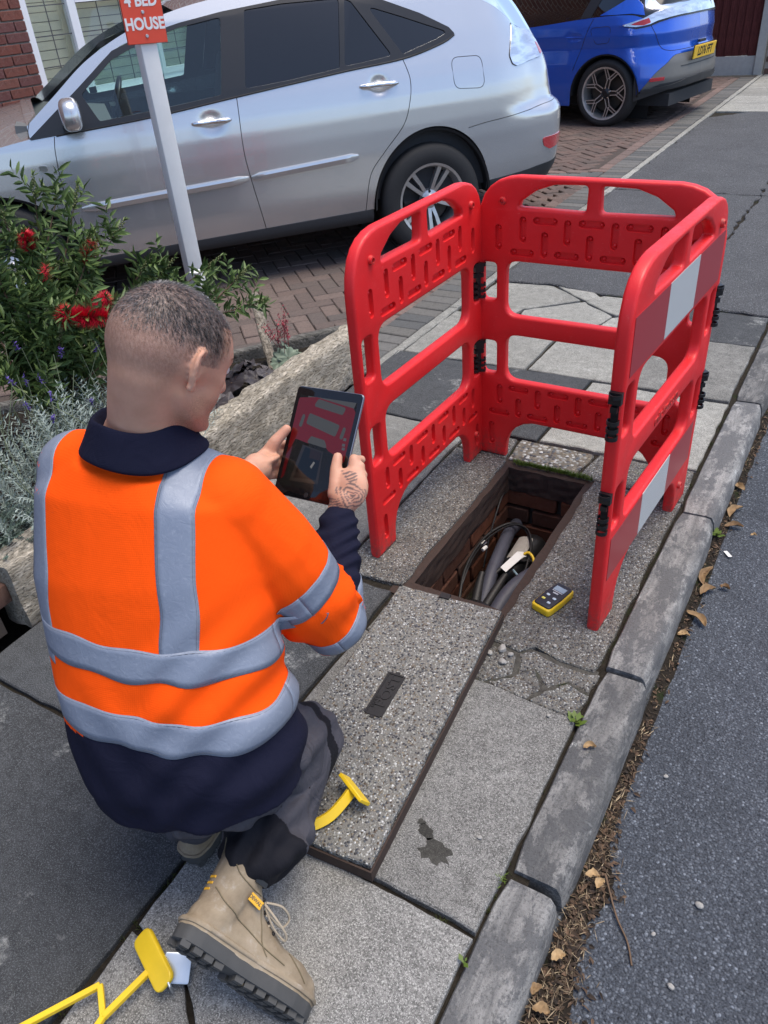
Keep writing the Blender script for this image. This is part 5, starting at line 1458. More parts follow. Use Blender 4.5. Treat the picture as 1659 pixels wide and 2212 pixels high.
# greenhouse
def zc2(s_): return lin(s_, [(-1.45, 1.12), (-.7, 1.10), (-.45, 1.30), (-.2, 1.47), (.4, 1.55), (1.0, 1.56), (1.5, 1.48), (2.1, 1.15), (2.5, .98), (3.9, .80)])
g2 = [c for c in cols2 if c <= 2.4]
V, F = B2.grid(g2, zhi2, lambda s_: max(zc2(s_), zhi2(s_) + .01), 10, -.004)
lp.append(obj('side_glass', V, F, MT['dark_glass'], bc_, 60))
V = []; F = []
for s_ in g2:
    P = B2.at(s_, max(zc2(s_), zhi2(s_) + .01), -.004); Cn = Vector((max(P.x, -.60) , -HWB, P.z + .05 if s_ > -.45 else lin(s_, [(-1.45, 1.50), (-.45, 1.50)])))
    if s_ <= -.45: Cn = Vector((-.42, -HWB, 1.48))
    for j in range(9): t = j / 8; V.append(Vector((lerp(P.x, Cn.x, t), lerp(P.y, Cn.y, t), lerp(P.z, Cn.z, math.sin(t * math.pi / 2)))))
for i in range(len(g2) - 1):
    for j in range(8): F.append((i * 9 + j, (i + 1) * 9 + j, (i + 1) * 9 + j + 1, i * 9 + j + 1))
lp.append(obj('roof', V, F, MT['trim'], bc_, 60))
lp.append(B2.patch('rear_pillar', [(.14, 1.045), (-.22, 1.05), (-.34, 1.035), (-.40, 1.03), (-.34, 1.12), (-.20, 1.20), (-.10, 1.16)], MT['blue'], bc_, .004, .008))
lp.append(B2.patch('window_pillar', [(.36, 1.02), (.24, 1.03), (.10, 1.30), (.22, 1.32)], MT['trim'], bc_, .002, .006))
# light bar, lamps
bar = [(-1.45, 1.08), (-1.0, 1.08), (-.72, 1.065), (-.55, 1.04), (-.42, 1.012), (-.28, .985), (-.14, .955), (-.16, .945), (-.30, .935), (-.50, .95), (-.62, .975), (-.80, .995), (-1.0, 1.005), (-1.45, 1.008)]
lp.append(B2.patch('light_bar', bar, MT['lamp_clear'], bc_, .012, .018))
lp.append(B2.patch('light_bar_base', [(-1.45, 1.008), (-1.0, 1.002), (-.80, .992), (-.62, .972), (-.50, .945), (-.30, .930), (-.16, .940), (-.10, .95), (-.30, .915), (-.50, .93), (-.66, .958), (-.80, .978), (-1.0, .988), (-1.45, .99)], MT['trim'], bc_, .008, .012))
lp.append(B2.patch('tail_lens', round_poly([(-.20, .952), (-.40, .945), (-.52, .962), (-.48, 1.005), (-.36, .99)], .01, 2), MT['lamp_red'], bc_, .0135, .003))
lp.append(B2.seam('tailgate_gap', [(-.52, .94), (-.60, .86), (-.70, .735), (-.80, .70), (-1.0, .69), (-1.45, .69)], bc_, .003))
B2.seam('charge_flap_gap', round_poly([(.235, .94), (-.01, .95), (.0, .80), (.15, .79)], .04, 4), bc_, .0025, closed=True)
lp.append(B2.seam('door_gap', [(.20, 1.02), (.235, .95), (.33, .72), (.40, .55)], bc_, .003))
lp.append(B2.seam('door_gap', [(1.05, .96), (1.10, .6), (1.06, .22)], bc_, .003))
hd = MB(); hd.tube([B2.at(lerp(.50, .30, t), .857, .0) for t in np.linspace(0, 1, 6)], [.004, .010, .011, .011, .010, .004], 8); lp.append(hd.build('door_handle', MT['blue'], bc_, 60))
lp.append(B2.patch('rear_reflector', [(-.565, .465), (-.74, .468), (-.735, .435), (-.555, .430)], MT['lamp_red'], bc_, .010, .008))
lp.append(B2.patch('diffuser', [(-1.45, .42), (-1.1, .42), (-1.0, .40), (-.85, .385), (-.6, .37), (-.45, .36), (-.45, .335), (-.8, .35), (-1.45, .355)], MT['cladding'], bc_, .022, .012))
lp.append(B2.patch('bumper_crease', [(-1.45, .545), (-1.0, .545), (-1.0, .535), (-1.45, .535)], MT['cladding'], bc_, .006, .003))
mirror_side(lp, bc_, HWB)
# number plate on the centre line
pc = B2.at(-1.44, .655, .0); np_ = MB(); np_.box((0, 0, 0), (.012, .58, .122)); po_ = np_.build('number_plate', MT['plate'], bc_); po_.location = (-.685, -.90, .645); po_.rotation_euler = (0, R(-6), 0); bevel_mesh(po_, .003, 1)
b = MB(); b.box((.007, 0, 0), (.004, .60, .137)); b.build('plate_surround', MT['trim'], po_)
tm = text_mesh('plate_lettering', 'LD76 FFT', .112, .0006, bold=.0028, sx=.86)
mesh_child('plate_lettering', tm, MT['seam'], po_, Matrix(((0, 0, -1, -.0065), (-1, 0, 0, 0), (0, 1, 0, -.002), (0, 0, 0, 1))))
b = MB(); b.box((-.64, -.90, .735), (.03, .16, .025)); b.build('boot_release', MT['trim'], bc_)
wheel(bc_, (.02, -.115, .325), .33, .252, .205, 2); wheel(bc_, (2.62, -.115, .325), .33, .252, .205, 2)
wheel(bc_, (.02, -1.685, .325), .33, .252, .205, 2, out=-1); wheel(bc_, (2.62, -1.685, .325), .33, .228, .205, 2, out=-1)
b = MB(); b.box((1.2, -.9, .45), (2.9, 1.5, .3)); b.box((1.2, -.9, .24), (3.6, 1.2, .12)); b.box((-.25, -.9, .40), (.5, 1.2, .10)); b.build('underbody', MT['interior'], bc_)
b = MB()
for y in (-.5, -1.3): b.box((1.0, y, .95), (.16, .48, .62), Matrix.Rotation(R(-14), 3, 'Y')); b.box((.3, y, .92), (.16, .5, .55))
o = b.build('seats', MT['interior'], bc_); bevel_mesh(o, .04, 2)
# ================================================================ plants
def m_foliage(name, a, b, rough=.5):
    m = N(name); c = m.mix(m.attr('tone'), a, b)
    vein = m.noise(60, 3); c = m.hsv(c, .5, 1, m.math('ADD', m.math('MULTIPLY', vein, .5), .75))
    m.P(col=c, rough=rough, spec=.35); return m.m
class Leaves:
    """many small leaf faces, each with a tone value"""
    def __init__(s): s.V = []; s.F = []; s.T = []
    def leaf(s, base, d, up, L, w, tone, fold=.25, droop=.15):
        d = d.normalized(); sd = d.cross(up)
        if sd.length < 1e-4: sd = d.cross(Vector((1, 0, 0)))
        sd.normalize(); nrm = sd.cross(d)
        n = len(s.V)
        m1 = base + d * L * .38; m2 = base + d * L * .75 - nrm * L * droop * .6; tip = base + d * L - nrm * L * droop
        s.V += [base, m1 + sd * w * .5 + nrm * w * fold, m1 - nrm * w * .05, m1 - sd * w * .5 + nrm * w * fold, m2 + sd * w * .36 + nrm * w * fold * .6, m2, m2 - sd * w * .36 + nrm * w * fold * .6, tip]
        s.F += [(n, n + 2, n + 1), (n, n + 3, n + 2), (n + 1, n + 2, n + 5, n + 4), (n + 2, n + 3, n + 6, n + 5), (n + 4, n + 5, n + 7), (n + 5, n + 6, n + 7)]
        s.T += [tone] * 8
    def blade(s, base, tip, w, tone):
        d = (tip - base); sd = d.cross(Vector((.3, .5, .8))); sd = sd.normalized() if sd.length > 1e-6 else Vector((1, 0, 0)); n = len(s.V); mid = base.lerp(tip, .55)
        s.V += [base - sd * w * .3, base + sd * w * .3, mid + sd * w * .5, mid - sd * w * .5, tip]; s.F += [(n, n + 1, n + 2, n + 3), (n + 3, n + 2, n + 4)]; s.T += [tone] * 5
    def build(s, name, mat, parent=None, kind='stuff'):
        o = obj(name, s.V, s.F, mat, parent)
        at = o.data.attributes.new('tone', 'FLOAT', 'POINT'); at.data.foreach_set('value', s.T)
        if kind: o["kind"] = kind
        return o
def rv(rnd, s=1.0): return Vector((rnd.gauss(0, s), rnd.gauss(0, s), rnd.gauss(0, s)))

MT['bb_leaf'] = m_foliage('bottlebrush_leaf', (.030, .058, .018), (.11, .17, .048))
MT['bark'] = simple('shrub_bark', (.12, .075, .045), .85, var=.3, vscale=80, bump=.4)
MT['bb_red'] = m_foliage('bottlebrush_red', (.42, .004, .018), (.78, .02, .055), .45)
MT['bud'] = m_foliage('seed_capsule', (.13, .15, .06), (.26, .27, .14), .7)
MT['lav_leaf'] = m_foliage('lavender_leaf', (.12, .165, .14), (.33, .39, .36), .7)
MT['lav_flower'] = m_foliage('lavender_flower', (.045, .025, .16), (.12, .08, .34), .7)
MT['juniper'] = m_foliage('juniper_leaf', (.035, .065, .05), (.12, .17, .14), .7)

# ---- bottlebrush shrub
bush = empty('bottlebrush_shrub', (-2.66, 1.68, .06), label='green bottlebrush shrub with red brush flowers between the car and the bed edge', cat='shrub')
rnd = random.Random(21)
base = Vector((-2.66, 1.68, .06))
tips = [  # (tip position in world, kind)  r=red brush, b=bud spike, n=plain leafy
 ((-2.57, 1.75, .86), 'r'), ((-2.37, 1.84, .81), 'r2'), ((-2.25, 1.58, .685), 'r'), ((-2.18, 1.62, .68), 'R'), ((-2.20, 1.70, .695), 'r'), ((-2.44, 1.69, .775), 'r3'),
 ((-2.64, 1.89, .985), 'b'), ((-2.57, 1.93, .975), 'n'), ((-2.50, 1.94, .95), 'b'), ((-2.66, 1.75, .93), 'b'), ((-2.70, 1.70, .86), 'n'), ((-2.35, 1.96, .845), 'b'), ((-2.45, 1.90, .82), 'b'), ((-2.40, 1.84, .77), 'b'),
 ((-2.32, 2.03, .71), 'b'), ((-2.29, 2.10, .68), 'b'), ((-2.21, 2.25, .655), 'b'), ((-2.10, 2.29, .61), 'b'), ((-2.02, 2.28, .52), 'b'), ((-2.55, 1.66, .70), 'b'), ((-2.40, 1.62, .66), 'b'), ((-2.28, 1.56, .62), 'b'), ((-2.5, 1.78, .75), 'b'),
 ((-2.80, 1.72, .78), 'n'), ((-2.86, 1.62, .62), 'n'), ((-2.70, 1.48, .50), 'n'), ((-2.82, 1.50, .55), 'n'), ((-2.50, 1.45, .48), 'n'), ((-2.30, 1.46, .48), 'n'), ((-2.25, 1.75, .52), 'n'), ((-2.3, 1.85, .58), 'n'), ((-2.45, 1.78, .63), 'n'), ((-2.30, 1.95, .60), 'n'), ((-2.62, 1.84, .75), 'n'), ((-2.5, 1.85, .70), 'n'), ((-2.75, 1.72, .70), 'n'), ((-2.35, 1.72, .62), 'n'), ((-2.22, 2.06, .58), 'n'), ((-2.72, 1.80, .82), 'n'), ((-2.38, 1.63, .56), 'n'), ((-2.56, 1.62, .58), 'n'), ((-2.76, 1.62, .62), 'n'), ((-2.6, 1.72, .66), 'n'), ((-2.42, 1.7, .68), 'n'), ((-2.16, 2.16, .56), 'n')]
lv = Leaves(); buds = MB(); stems = []
def brush(P, d, L, r, n, tone0):
    fl = Leaves(); d = d.normalized(); a = d.cross(Vector((0, 0, 1))).normalized() if abs(d.z) < .95 else Vector((1, 0, 0)); b = d.cross(a)
    for i in range(n):
        t = rnd.random(); an = rnd.uniform(0, 6.283); out = a * math.cos(an) + b * math.sin(an)
        q = P + d * L * (t - .5); rr = r * rnd.uniform(.75, 1.08) * (1 - .35 * abs(2 * t - 1) ** 3)
        fl.blade(q, q + out * rr + d * rnd.gauss(.004, .005), .0015, rnd.random())
    return fl
for k, (tp, kd) in enumerate(tips):
    tp = Vector(tp); mid = base.lerp(tp, .5) + Vector((rnd.gauss(0, .05), rnd.gauss(0, .05), .06)); b0 = base + Vector((rnd.gauss(0, .03), rnd.gauss(0, .03), 0))
    path = smooth_path([b0, b0.lerp(mid, .5) + rv(rnd, .02), mid, mid.lerp(tp, .55) + rv(rnd, .015), tp], 5)
    b = MB(); n = len(path); b.tube(path, [lerp(.0075, .0016, i / (n - 1)) for i in range(n)], 6); b.build('stem', MT['bark'], bush, 60).location = (-base.x, -base.y, -base.z)
    for i in range(n):
        t = i / (n - 1)
        if t < .34: continue
        d = (path[min(i + 1, n - 1)] - path[max(i - 1, 0)]).normalized()
        for _ in range(4 if t > .5 else 2):
            an = rnd.uniform(0, 6.283); a = d.cross(Vector((.3, .2, 1))).normalized(); c = d.cross(a)
            out = a * math.cos(an) + c * math.sin(an)
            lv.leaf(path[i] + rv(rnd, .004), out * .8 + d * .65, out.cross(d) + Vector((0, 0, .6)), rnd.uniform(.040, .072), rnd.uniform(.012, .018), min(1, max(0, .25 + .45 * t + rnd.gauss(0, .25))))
        if rnd.random() < .75:       # side twig with a tuft
            an = rnd.uniform(0, 6.283); a = d.cross(Vector((.3, .2, 1))).normalized(); c = d.cross(a); out = (a * math.cos(an) + c * math.sin(an) + d * .8 + Vector((0, 0, .3))).normalized(); L = rnd.uniform(.05, .12)
            for j in range(13):
                tt = j / 12; q = path[i] + out * L * tt; an = j * 2.4; a2 = out.cross(Vector((.1, .4, 1))).normalized(); c2_ = out.cross(a2); o2 = a2 * math.cos(an) + c2_ * math.sin(an)
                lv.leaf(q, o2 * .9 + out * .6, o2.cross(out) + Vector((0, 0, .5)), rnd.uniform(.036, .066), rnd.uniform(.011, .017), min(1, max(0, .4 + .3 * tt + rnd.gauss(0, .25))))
    d = (path[-1] - path[-3]).normalized()
    if kd[0] in 'rR':
        L, r, n = dict(r=(.066, .040, 950), r2=(.080, .036, 420), R=(.115, .046, 1500), r3=(.07, .03, 160))[kd]
        ax = d if kd != 'R' else Vector((.5, .75, -.25)).normalized()
        fl = brush(tp, ax, L, r, n, .5); fl.build('brush_flower', MT['bb_red'], bush, 'stuff').location = (-base.x, -base.y, -base.z)
        for j in range(8): lv.leaf(tp + ax * L * .5, ax + rv(rnd, .5), Vector((0, 0, 1)), .028, .008, .8)
    if kd == 'b':
        L = rnd.uniform(.055, .085)
        for j in range(26):
            t = j / 25; an = j * 2.4; a = d.cross(Vector((.2, .1, 1))).normalized(); c = d.cross(a)
            buds.ball(tp - d * .02 + d * L * t + (a * math.cos(an) + c * math.sin(an)) * .0065 * (1 - .3 * t), .0042 * (1 - .25 * t), 6, 4)
        for j in range(9): lv.leaf(tp + d * (L - .02), d + rv(rnd, .35), Vector((0, 0, 1)), rnd.uniform(.018, .03), .007, 1.0)
lo = lv.build('foliage', MT['bb_leaf'], bush); lo.location = -base
bo_ = buds.build('seed_spikes', MT['bud'], bush, 60); bo_.location = -base; bo_["kind"] = "stuff"
# ---- lavender and juniper in the bed
def sprig(lv, P, d, L, n, ll, lw, tone, rnd):
    d = d.normalized(); a = d.cross(Vector((.2, .1, 1))).normalized(); c = d.cross(a)
    for j in range(n):
        t = j / n; q = P + d * L * t + Vector((0, 0, -.02 * (1 - t)))
        for s_ in (0, math.pi):
            an = j * 1.57 + s_ + rnd.gauss(0, .3); o = a * math.cos(an) + c * math.sin(an)
            l_ = ll * rnd.uniform(.6, 1.1) * (1 - .35 * t)
            lv.blade(q, q + (o * .85 + d * .55).normalized() * l_, lw, min(1, max(0, tone + rnd.gauss(0, .22) + .25 * t)))
lav = empty('lavender_bush', (-2.15, 1.35, .1), label='silvery grey lavender bush with a few purple flower heads behind the man', cat='shrub')
lb0 = Vector((-2.15, 1.35, .1)); ll_ = Leaves(); lf = Leaves(); rnd = random.Random(5); stalks = MB()
for k in range(330):
    an = rnd.uniform(0, 6.283); rr = abs(rnd.gauss(0, 1)); rr = min(rr, 1.5)
    c = lb0 + Vector((math.cos(an) * .15 * rr, math.sin(an) * .30 * rr + .06, rnd.uniform(.02, .10)))
    d = Vector((math.cos(an) * .55 * rr, math.sin(an) * .55 * rr, 1.0)) + rv(rnd, .22); L = rnd.uniform(.16, .34) * (1.12 - .25 * rr)
    sprig(ll_, c, d, L, 24, .034, .0042, .38, rnd)
for k in range(70):
    an = rnd.uniform(0, 6.283); c = lb0 + Vector((rnd.gauss(0, .16), rnd.gauss(.08, .26), .22)); d = (Vector((rnd.gauss(0, .3), rnd.gauss(0, .3), 1))).normalized(); L = rnd.uniform(.14, .30)
    stalks.tube([c, c + d * L * .5, c + d * L + rv(rnd, .01)], .0013, 4, False)
    if k < 16:
        for j in range(34): q = c + d * (L + rnd.uniform(-.012, .02)); lf.blade(q, q + rv(rnd, .0055), .004, rnd.random())
ll_.build('foliage', MT['lav_leaf'], lav).location = -lb0
lf.build('flower_heads', MT['lav_flower'], lav).location = -lb0
so_ = stalks.build('flower_stalks', simple('lavender_stalk', (.16, .19, .11), .8), lav); so_.location = -lb0; so_["kind"] = "stuff"
jun = empty('juniper_bush', (-2.12, .98, .08), label='dull green prickly juniper at the left edge beside the lavender', cat='shrub')
jb = Vector((-2.12, .98, .08)); jl = Leaves()
for k in range(190):
    an = rnd.uniform(0, 6.283); rr = min(1.4, abs(rnd.gauss(0, .8))); c = jb + Vector((math.cos(an) * .10 * rr, math.sin(an) * .16 * rr, rnd.uniform(.0, .18)))
    d = Vector((math.cos(an), math.sin(an), rnd.uniform(.2, 1.0))); sprig(jl, c, d, rnd.uniform(.07, .13), 22, .014, .004, .4, rnd)
jl.build('foliage', MT['juniper'], jun).location = -jb
# ---- coral bells with lobed leaves
def lobed(lv_, c, nrm, r, tone, rnd, lobes=7):
    nrm = nrm.normalized(); a = nrm.cross(Vector((.3, 1, .1))).normalized(); b = nrm.cross(a); n = len(lv_.V); m = 28
    lv_.V.append(c - nrm * r * .12); lv_.T.append(tone - .15)
    for k in range(m):
        an = 2 * math.pi * k / m; rad = r * (1 + .10 * math.cos(lobes * an) + rnd.gauss(0, .02)); wav = r * .13 * math.sin(lobes * an * 1.0 + 1) + rnd.gauss(0, r * .02)
        for q, z in ((.55, .35), (1.0, 1.0)):
            lv_.V.append(c + (a * math.cos(an) + b * math.sin(an)) * rad * q + nrm * (wav * z - r * .10 * z * z)); lv_.T.append(min(1, max(0, tone + rnd.gauss(0, .1) + .1 * z)))
    for k in range(m):
        k2 = (k + 1) % m; lv_.F += [(n, n + 1 + 2 * k, n + 1 + 2 * k2), (n + 1 + 2 * k, n + 2 + 2 * k, n + 2 + 2 * k2, n + 1 + 2 * k2)]
MT['heu_dark'] = m_foliage('dark_purple_leaf', (.022, .016, .02), (.085, .075, .075), .45)
MT['heu_green'] = m_foliage('mottled_green_leaf', (.05, .075, .05), (.20, .26, .19), .5)
MT['heu_flower'] = m_foliage('coral_flower', (.16, .02, .035), (.50, .03, .07), .6)
def coral(name, c0, n, r0, mat, seed, label, spread=.09, clumped=True):
    root = empty(name, c0, label=label, cat='plant'); rnd = random.Random(seed)
    for k in range(n):
        an = rnd.uniform(0, 6.283); rr = rnd.uniform(.2, 1) * spread; L = Leaves()
        c = Vector((math.cos(an) * rr, math.sin(an) * rr, rnd.uniform(.035, .10) - rr * .25)); lobed(L, c, Vector((math.cos(an) * .5, math.sin(an) * .5, .9)) + rv(rnd, .15), r0 * rnd.uniform(.7, 1.15), rnd.uniform(.2, .8), rnd)
        o = L.build('leaf', mat, root, None); sharp(o.data, 80)
        b = MB(); b.tube([(0, 0, 0), (c.x * .5, c.y * .5, c.z * .7), c], .0018, 5); b.build('leaf_stalk', MT['bark'], root)
    return root
coral('coral_bells', (-2.13, 2.28, .14), 18, .062, MT['heu_dark'], 3, 'dark purple coral bells plant with crinkled leaves behind the sleeper', .13)
coral('coral_bells', (-2.07, 2.02, .13), 10, .062, MT['heu_dark'], 8, 'dark purple leafy plant spilling over the sleeper beside the man’s chin'.replace('’', "'"), .08)
hg = coral('coral_bells', (-2.12, 2.52, .13), 16, .042, MT['heu_green'], 4, 'mottled green coral bells with thin red flower stems', .08)
fl = Leaves(); rnd = random.Random(11)
for k in range(7):
    p0 = Vector((rnd.gauss(0, .02), rnd.gauss(0, .02), .03)); p1 = Vector((rnd.gauss(-.03, .035), rnd.gauss(0, .06), rnd.uniform(.17, .25)))
    b = MB(); b.tube(smooth_path([p0, p0.lerp(p1, .5) + rv(rnd, .008), p1], 4), .0012, 5); b.build('flower_stem', simple('red_stem', (.13, .03, .03), .7), hg)
    for j in range(42):
        t = rnd.uniform(.55, 1.05); q = p0.lerp(p1, t) + rv(rnd, .007); tn = rnd.random() * (1 if k < 3 else .35)
        for _ in range(3): fl.blade(q, q + rv(rnd, .005), .004, tn)
fl.build('coral_flowers', MT['heu_flower'], hg)

# ================================================================ gutter litter and fallen leaves
MT['straw'] = m_foliage('dry_straw', (.06, .04, .025), (.42, .33, .21), .8)
MT['dead_leaf'] = m_foliage('dead_leaf_crumbs', (.022, .016, .012), (.15, .095, .06), .8)
rnd = random.Random(17); gs = Leaves(); gl_ = Leaves()
def heap(y):   # half-width of the litter beyond the kerb
    return .026 + .042 * math.exp(-((y - .95) / .07) ** 2) + .055 * math.exp(-((y - .60) / .20) ** 2) + .018 * noise.noise((y * 7, 0, 0))
for k in range(3300):
    y = rnd.uniform(-.1, 3.6) if k % 3 == 0 else rnd.gauss(.75, .27)
    hw_ = max(.02, heap(y)); x = -.205 + abs(rnd.gauss(0, .5)) * hw_; z = -.074 + max(0, (1 - (x + .205) / max(hw_, .02))) * rnd.uniform(0, .028) * (1.0 if hw_ > .07 else .3)
    an = rnd.uniform(0, 6.283); q = Vector((x, y, z))
    if rnd.random() < .42:
        L = rnd.uniform(.012, .05) * (1 if hw_ > .07 else .6); gs.blade(q, q + Vector((math.cos(an) * L, math.sin(an) * L, rnd.uniform(-.002, .008))), rnd.uniform(.0010, .0024), rnd.random() ** 1.5)
    else:
        gl_.leaf(q, Vector((math.cos(an), math.sin(an), rnd.uniform(-.1, .4))), Vector((rnd.gauss(0, .4), rnd.gauss(0, .4), 1)), rnd.uniform(.006, .020), rnd.uniform(.004, .010), rnd.random() ** 2, .3, .3)
tag(gs.build('dry_straw', MT['straw']), 'dry straw and stalks swept against the kerb in the gutter', 'straw', kind='stuff')
tag(gl_.build('leaf_litter', MT['dead_leaf']), 'brown crumbled leaf litter along the gutter', 'leaf litter', kind='stuff')
gd = obj('gutter_dirt', [], [], MT['bedsoil'])
V = []; F = []; n = 120
for i in range(n + 1):
    y = lerp(-.3, 4.2, i / n); hw_ = max(.03, heap(y)) * (1.05 + .25 * noise.noise((y * 14, 3, 0)))
    for t, z in ((0, .012), (.35, .008), (.7, .003), (1.0, -.003)): V.append((-.212 + hw_ * 1.15 * t, y, -.078 + z * (1.6 if hw_ > .08 else .8)))
for i in range(n):
    for j in range(3): F.append((i * 4 + j, i * 4 + j + 1, (i + 1) * 4 + j + 1, (i + 1) * 4 + j))
me = bpy.data.meshes.new('gutter_dirt'); me.from_pydata(V, [], F); me.materials.append(MT['bedsoil']); gd.data = me; tag(gd, 'dark strip of dirt in the gutter along the kerb', 'dirt', kind='stuff')
def dead(name, x, y, z, L, w, rz, tone, label, curl=.5, cat='leaf', grp='fallen leaves by the kerb'):
    V = []; F = []; T = []; n, m = 9, 6; r = random.Random(int(abs(x * 1e4) + y * 1e3))
    for i in range(n):
        t = i / (n - 1); wd = w * math.sin(math.pi * min(1, t * .93 + .05)) ** .8
        for j in range(m):
            q = (j / (m - 1) - .5) * 2
            ed_ = 1 + (r.uniform(-.25, .12) if abs(q) > .9 else 0); V.append(((t - .5) * L, q * wd / 2 * ed_ + .15 * L * math.sin(t * 3), 1.6 * curl * (abs(q) ** 1.4) * wd * .55 + 1.4 * curl * .35 * L * (t - .5) ** 2 + r.gauss(0, .0012) + .002 + .004 * math.sin(t * 7 + q * 3) * curl)); T.append(min(1, max(0, tone + r.gauss(0, .1) - .2 * (1 - abs(q)))))
    for i in range(n - 1):
        for j in range(m - 1): F.append((i * m + j, i * m + j + 1, (i + 1) * m + j + 1, (i + 1) * m + j))
    o = obj(name, V, F, MT['fallen'], None, 60, (x, y, z)); o.rotation_euler = (0, 0, rz)
    at = o.data.attributes.new('tone', 'FLOAT', 'POINT'); at.data.foreach_set('value', T)
    return tag(o, label, cat, grp)
MT['fallen'] = m_foliage('fallen_leaf', (.09, .045, .02), (.42, .29, .15), .7)
zz = -.070
for a in ((-.175, 2.45, .085, .030, 1.2, .55, 'curled tan leaf in the gutter by the farther kerb joint'), (-.165, 2.36, .06, .028, .4, .4, 'brown leaf lying on the road edge beside the kerb joint weed'), (-.185, 2.06, .10, .026, 1.45, .45, 'long shrivelled brown leaf in the gutter opposite the meter'), (-.17, 1.99, .06, .03, .9, .5, 'crumpled brown leaf next to the long shrivelled one'), (-.175, 1.85, .075, .028, -.6, .62, 'crescent-shaped tan leaf in the gutter below the barrier foot'),
          (-.19, 1.77, .034, .022, .3, .85, 'small yellow leaf in the gutter nearest the barrier foot'), (-.13, 2.03, .03, .02, 0, .35, 'small red-brown leaf on the asphalt off the kerb'), (-.19, 2.62, .05, .03, 2.2, .6, 'pale curled leaf in the gutter farthest up the kerb'), (-.10, 2.34, .02, .012, .3, 1.0, 'small white scrap on the road beside the weed')):
    dead('fallen_leaf', a[0], a[1], zz, a[2], a[3], a[4], a[5], a[6])
dead('fallen_leaf', -.285, 1.215, .006, .030, .020, .5, .8, 'small tan leaf lying on top of the kerb stone')
for a in ((-.185, .945, .03, .02, .3, 1.0, 'cream leaf in the straw heap beside the kerb end'), (-.165, .935, .026, .02, 1.2, .95, 'smaller cream leaf touching the one at the kerb end'), (-.19, .755, .03, .022, .8, .95, 'pale cream leaf on the litter below the kerb gap'), (-.205, .68, .026, .018, 1.1, .5, 'pinkish brown leaf against the nearest kerb stone'), (-.185, .65, .032, .024, .2, .6, 'tan leaf at the bottom edge of the litter heap')): dead('fallen_leaf', a[0], a[1], -.048, a[2], a[3], a[4], a[5], a[6], .3)
b = MB(); b.tube(smooth_path([(-.165, .97, -.06), (-.12, .90, -.07), (-.085, .86, -.073), (-.065, .82, -.073)], 5), .0022, 6); tag(b.build('twig', MT['bark'], None, 60), 'thin bent twig sticking out of the gutter litter onto the road', 'twig')
MT['pebble'] = simple('pale_pebble', (.30, .29, .27), .8, var=.3, vscale=300, bump=.6)
for i, (x, y, r, lb, z) in enumerate(((.02, 1.0, .009, 'white pebble on the open asphalt of the road', -.074), (-.045, .90, .005, 'small white stone on the road beside the litter heap', -.076), (.01, .82, .007, 'little brown stone on the road at the bottom right', -.076), (-.115, 1.28, .006, 'small pale stone on the road near the kerb', -.076), (.13, 1.95, .011, 'pinkish pale stone on the road at the right edge', -.074), (-.58, 1.385, .012, 'loose pebble in the broken corner beside the lid', 0), (-.60, 1.43, .014, 'largest loose pebble beside the far lid corner', 0), (-.625, 1.40, .010, 'loose brownish pebble touching the lid edge', 0), (-.57, 1.42, .009, 'grey chip of concrete near the loose pebbles', 0), (-.475, 1.50, .007, 'tan pebble on the slab below the barrier foot', .003), (-.415, .885, .006, 'small white chip lying on the big slab', .004), (-.405, 1.265, .006, 'cream pebble at the slab corner by the kerb weed', .004))):
    b = MB(); b.ball((0, 0, 0), (r, r * .8, r * .6), 8, 6); b.V = [tuple(Vector(q) * (1 + .5 * noise.noise(Vector(q) * 90 + Vector((i * 3, 0, 0))))) for q in b.V]; o = b.build('pebble', MT['pebble'], None, 35, (x, y, z + r * .3)); o.rotation_euler = (0, 0, i * 1.3); tag(o, lb, 'pebble', 'loose stones')
b = MB(); b.box((0, 0, 0), (.035, .012, .0008)); o = b.build('litter_scrap', MT['paper'], None, None, (-.155, 2.21, -.072)); o.rotation_euler = (.05, .1, 2.2); tag(o, 'white paper scrap in the gutter near the green weed', 'litter')
# ================================================================ the kneeling man
def m_skin():
    m = N('skin')
    c = m.mix(m.ramp(m.noise(22, 5, .6), [(.35, 0), (.7, 1)]), (.53, .285, .19), (.62, .345, .24))
    c = m.mix(m.math('MULTIPLY', m.ramp(m.noise(9, 3), [(.5, 0), (.7, 1)]), .35), c, (.52, .22, .17))
    # stubble and cropped hair driven by a density stored on the head
    hd = m.attr('hair'); spk = m.noise(900, 2, .9); spk2 = m.noise(260, 4, .8, co=m.map((1, 1, .45)))
    grit = m.math('ADD', m.math('MULTIPLY', spk, .55), m.math('MULTIPLY', spk2, .45))
    k = m.math('MULTIPLY', hd, m.math('ADD', m.math('MULTIPLY', m.ramp(grit, [(.38, 1), (.60, 0)]), .50), .66), True)
    hairc = m.mix(m.ramp(spk2, [(.45, 0), (.7, 1)]), (.040, .037, .036), (.19, .178, .170))
    c = m.mix(k, c, hairc)
    bd = m.attr('beard'); c = m.mix(m.math('MULTIPLY', bd, m.ramp(spk, [(.42, .85), (.58, .1)])), c, (.20, .10, .06))
    ink = m.attr('ink'); c = m.mix(m.math('MULTIPLY', ink, .78), c, (.06, .065, .075))
    h = m.math('ADD', m.math('MULTIPLY', m.noise(500, 3, .7), .5), m.math('MULTIPLY', m.math('MULTIPLY', spk2, hd), 1.2))
    m.P(col=c, rough=.52, sss=.12, ssss=.01, normal=m.bump(h, .35, .0012), spec=.35)
    m.b.inputs['Subsurface Radius'].default_value = (1.0, .35, .2)
    return m.m
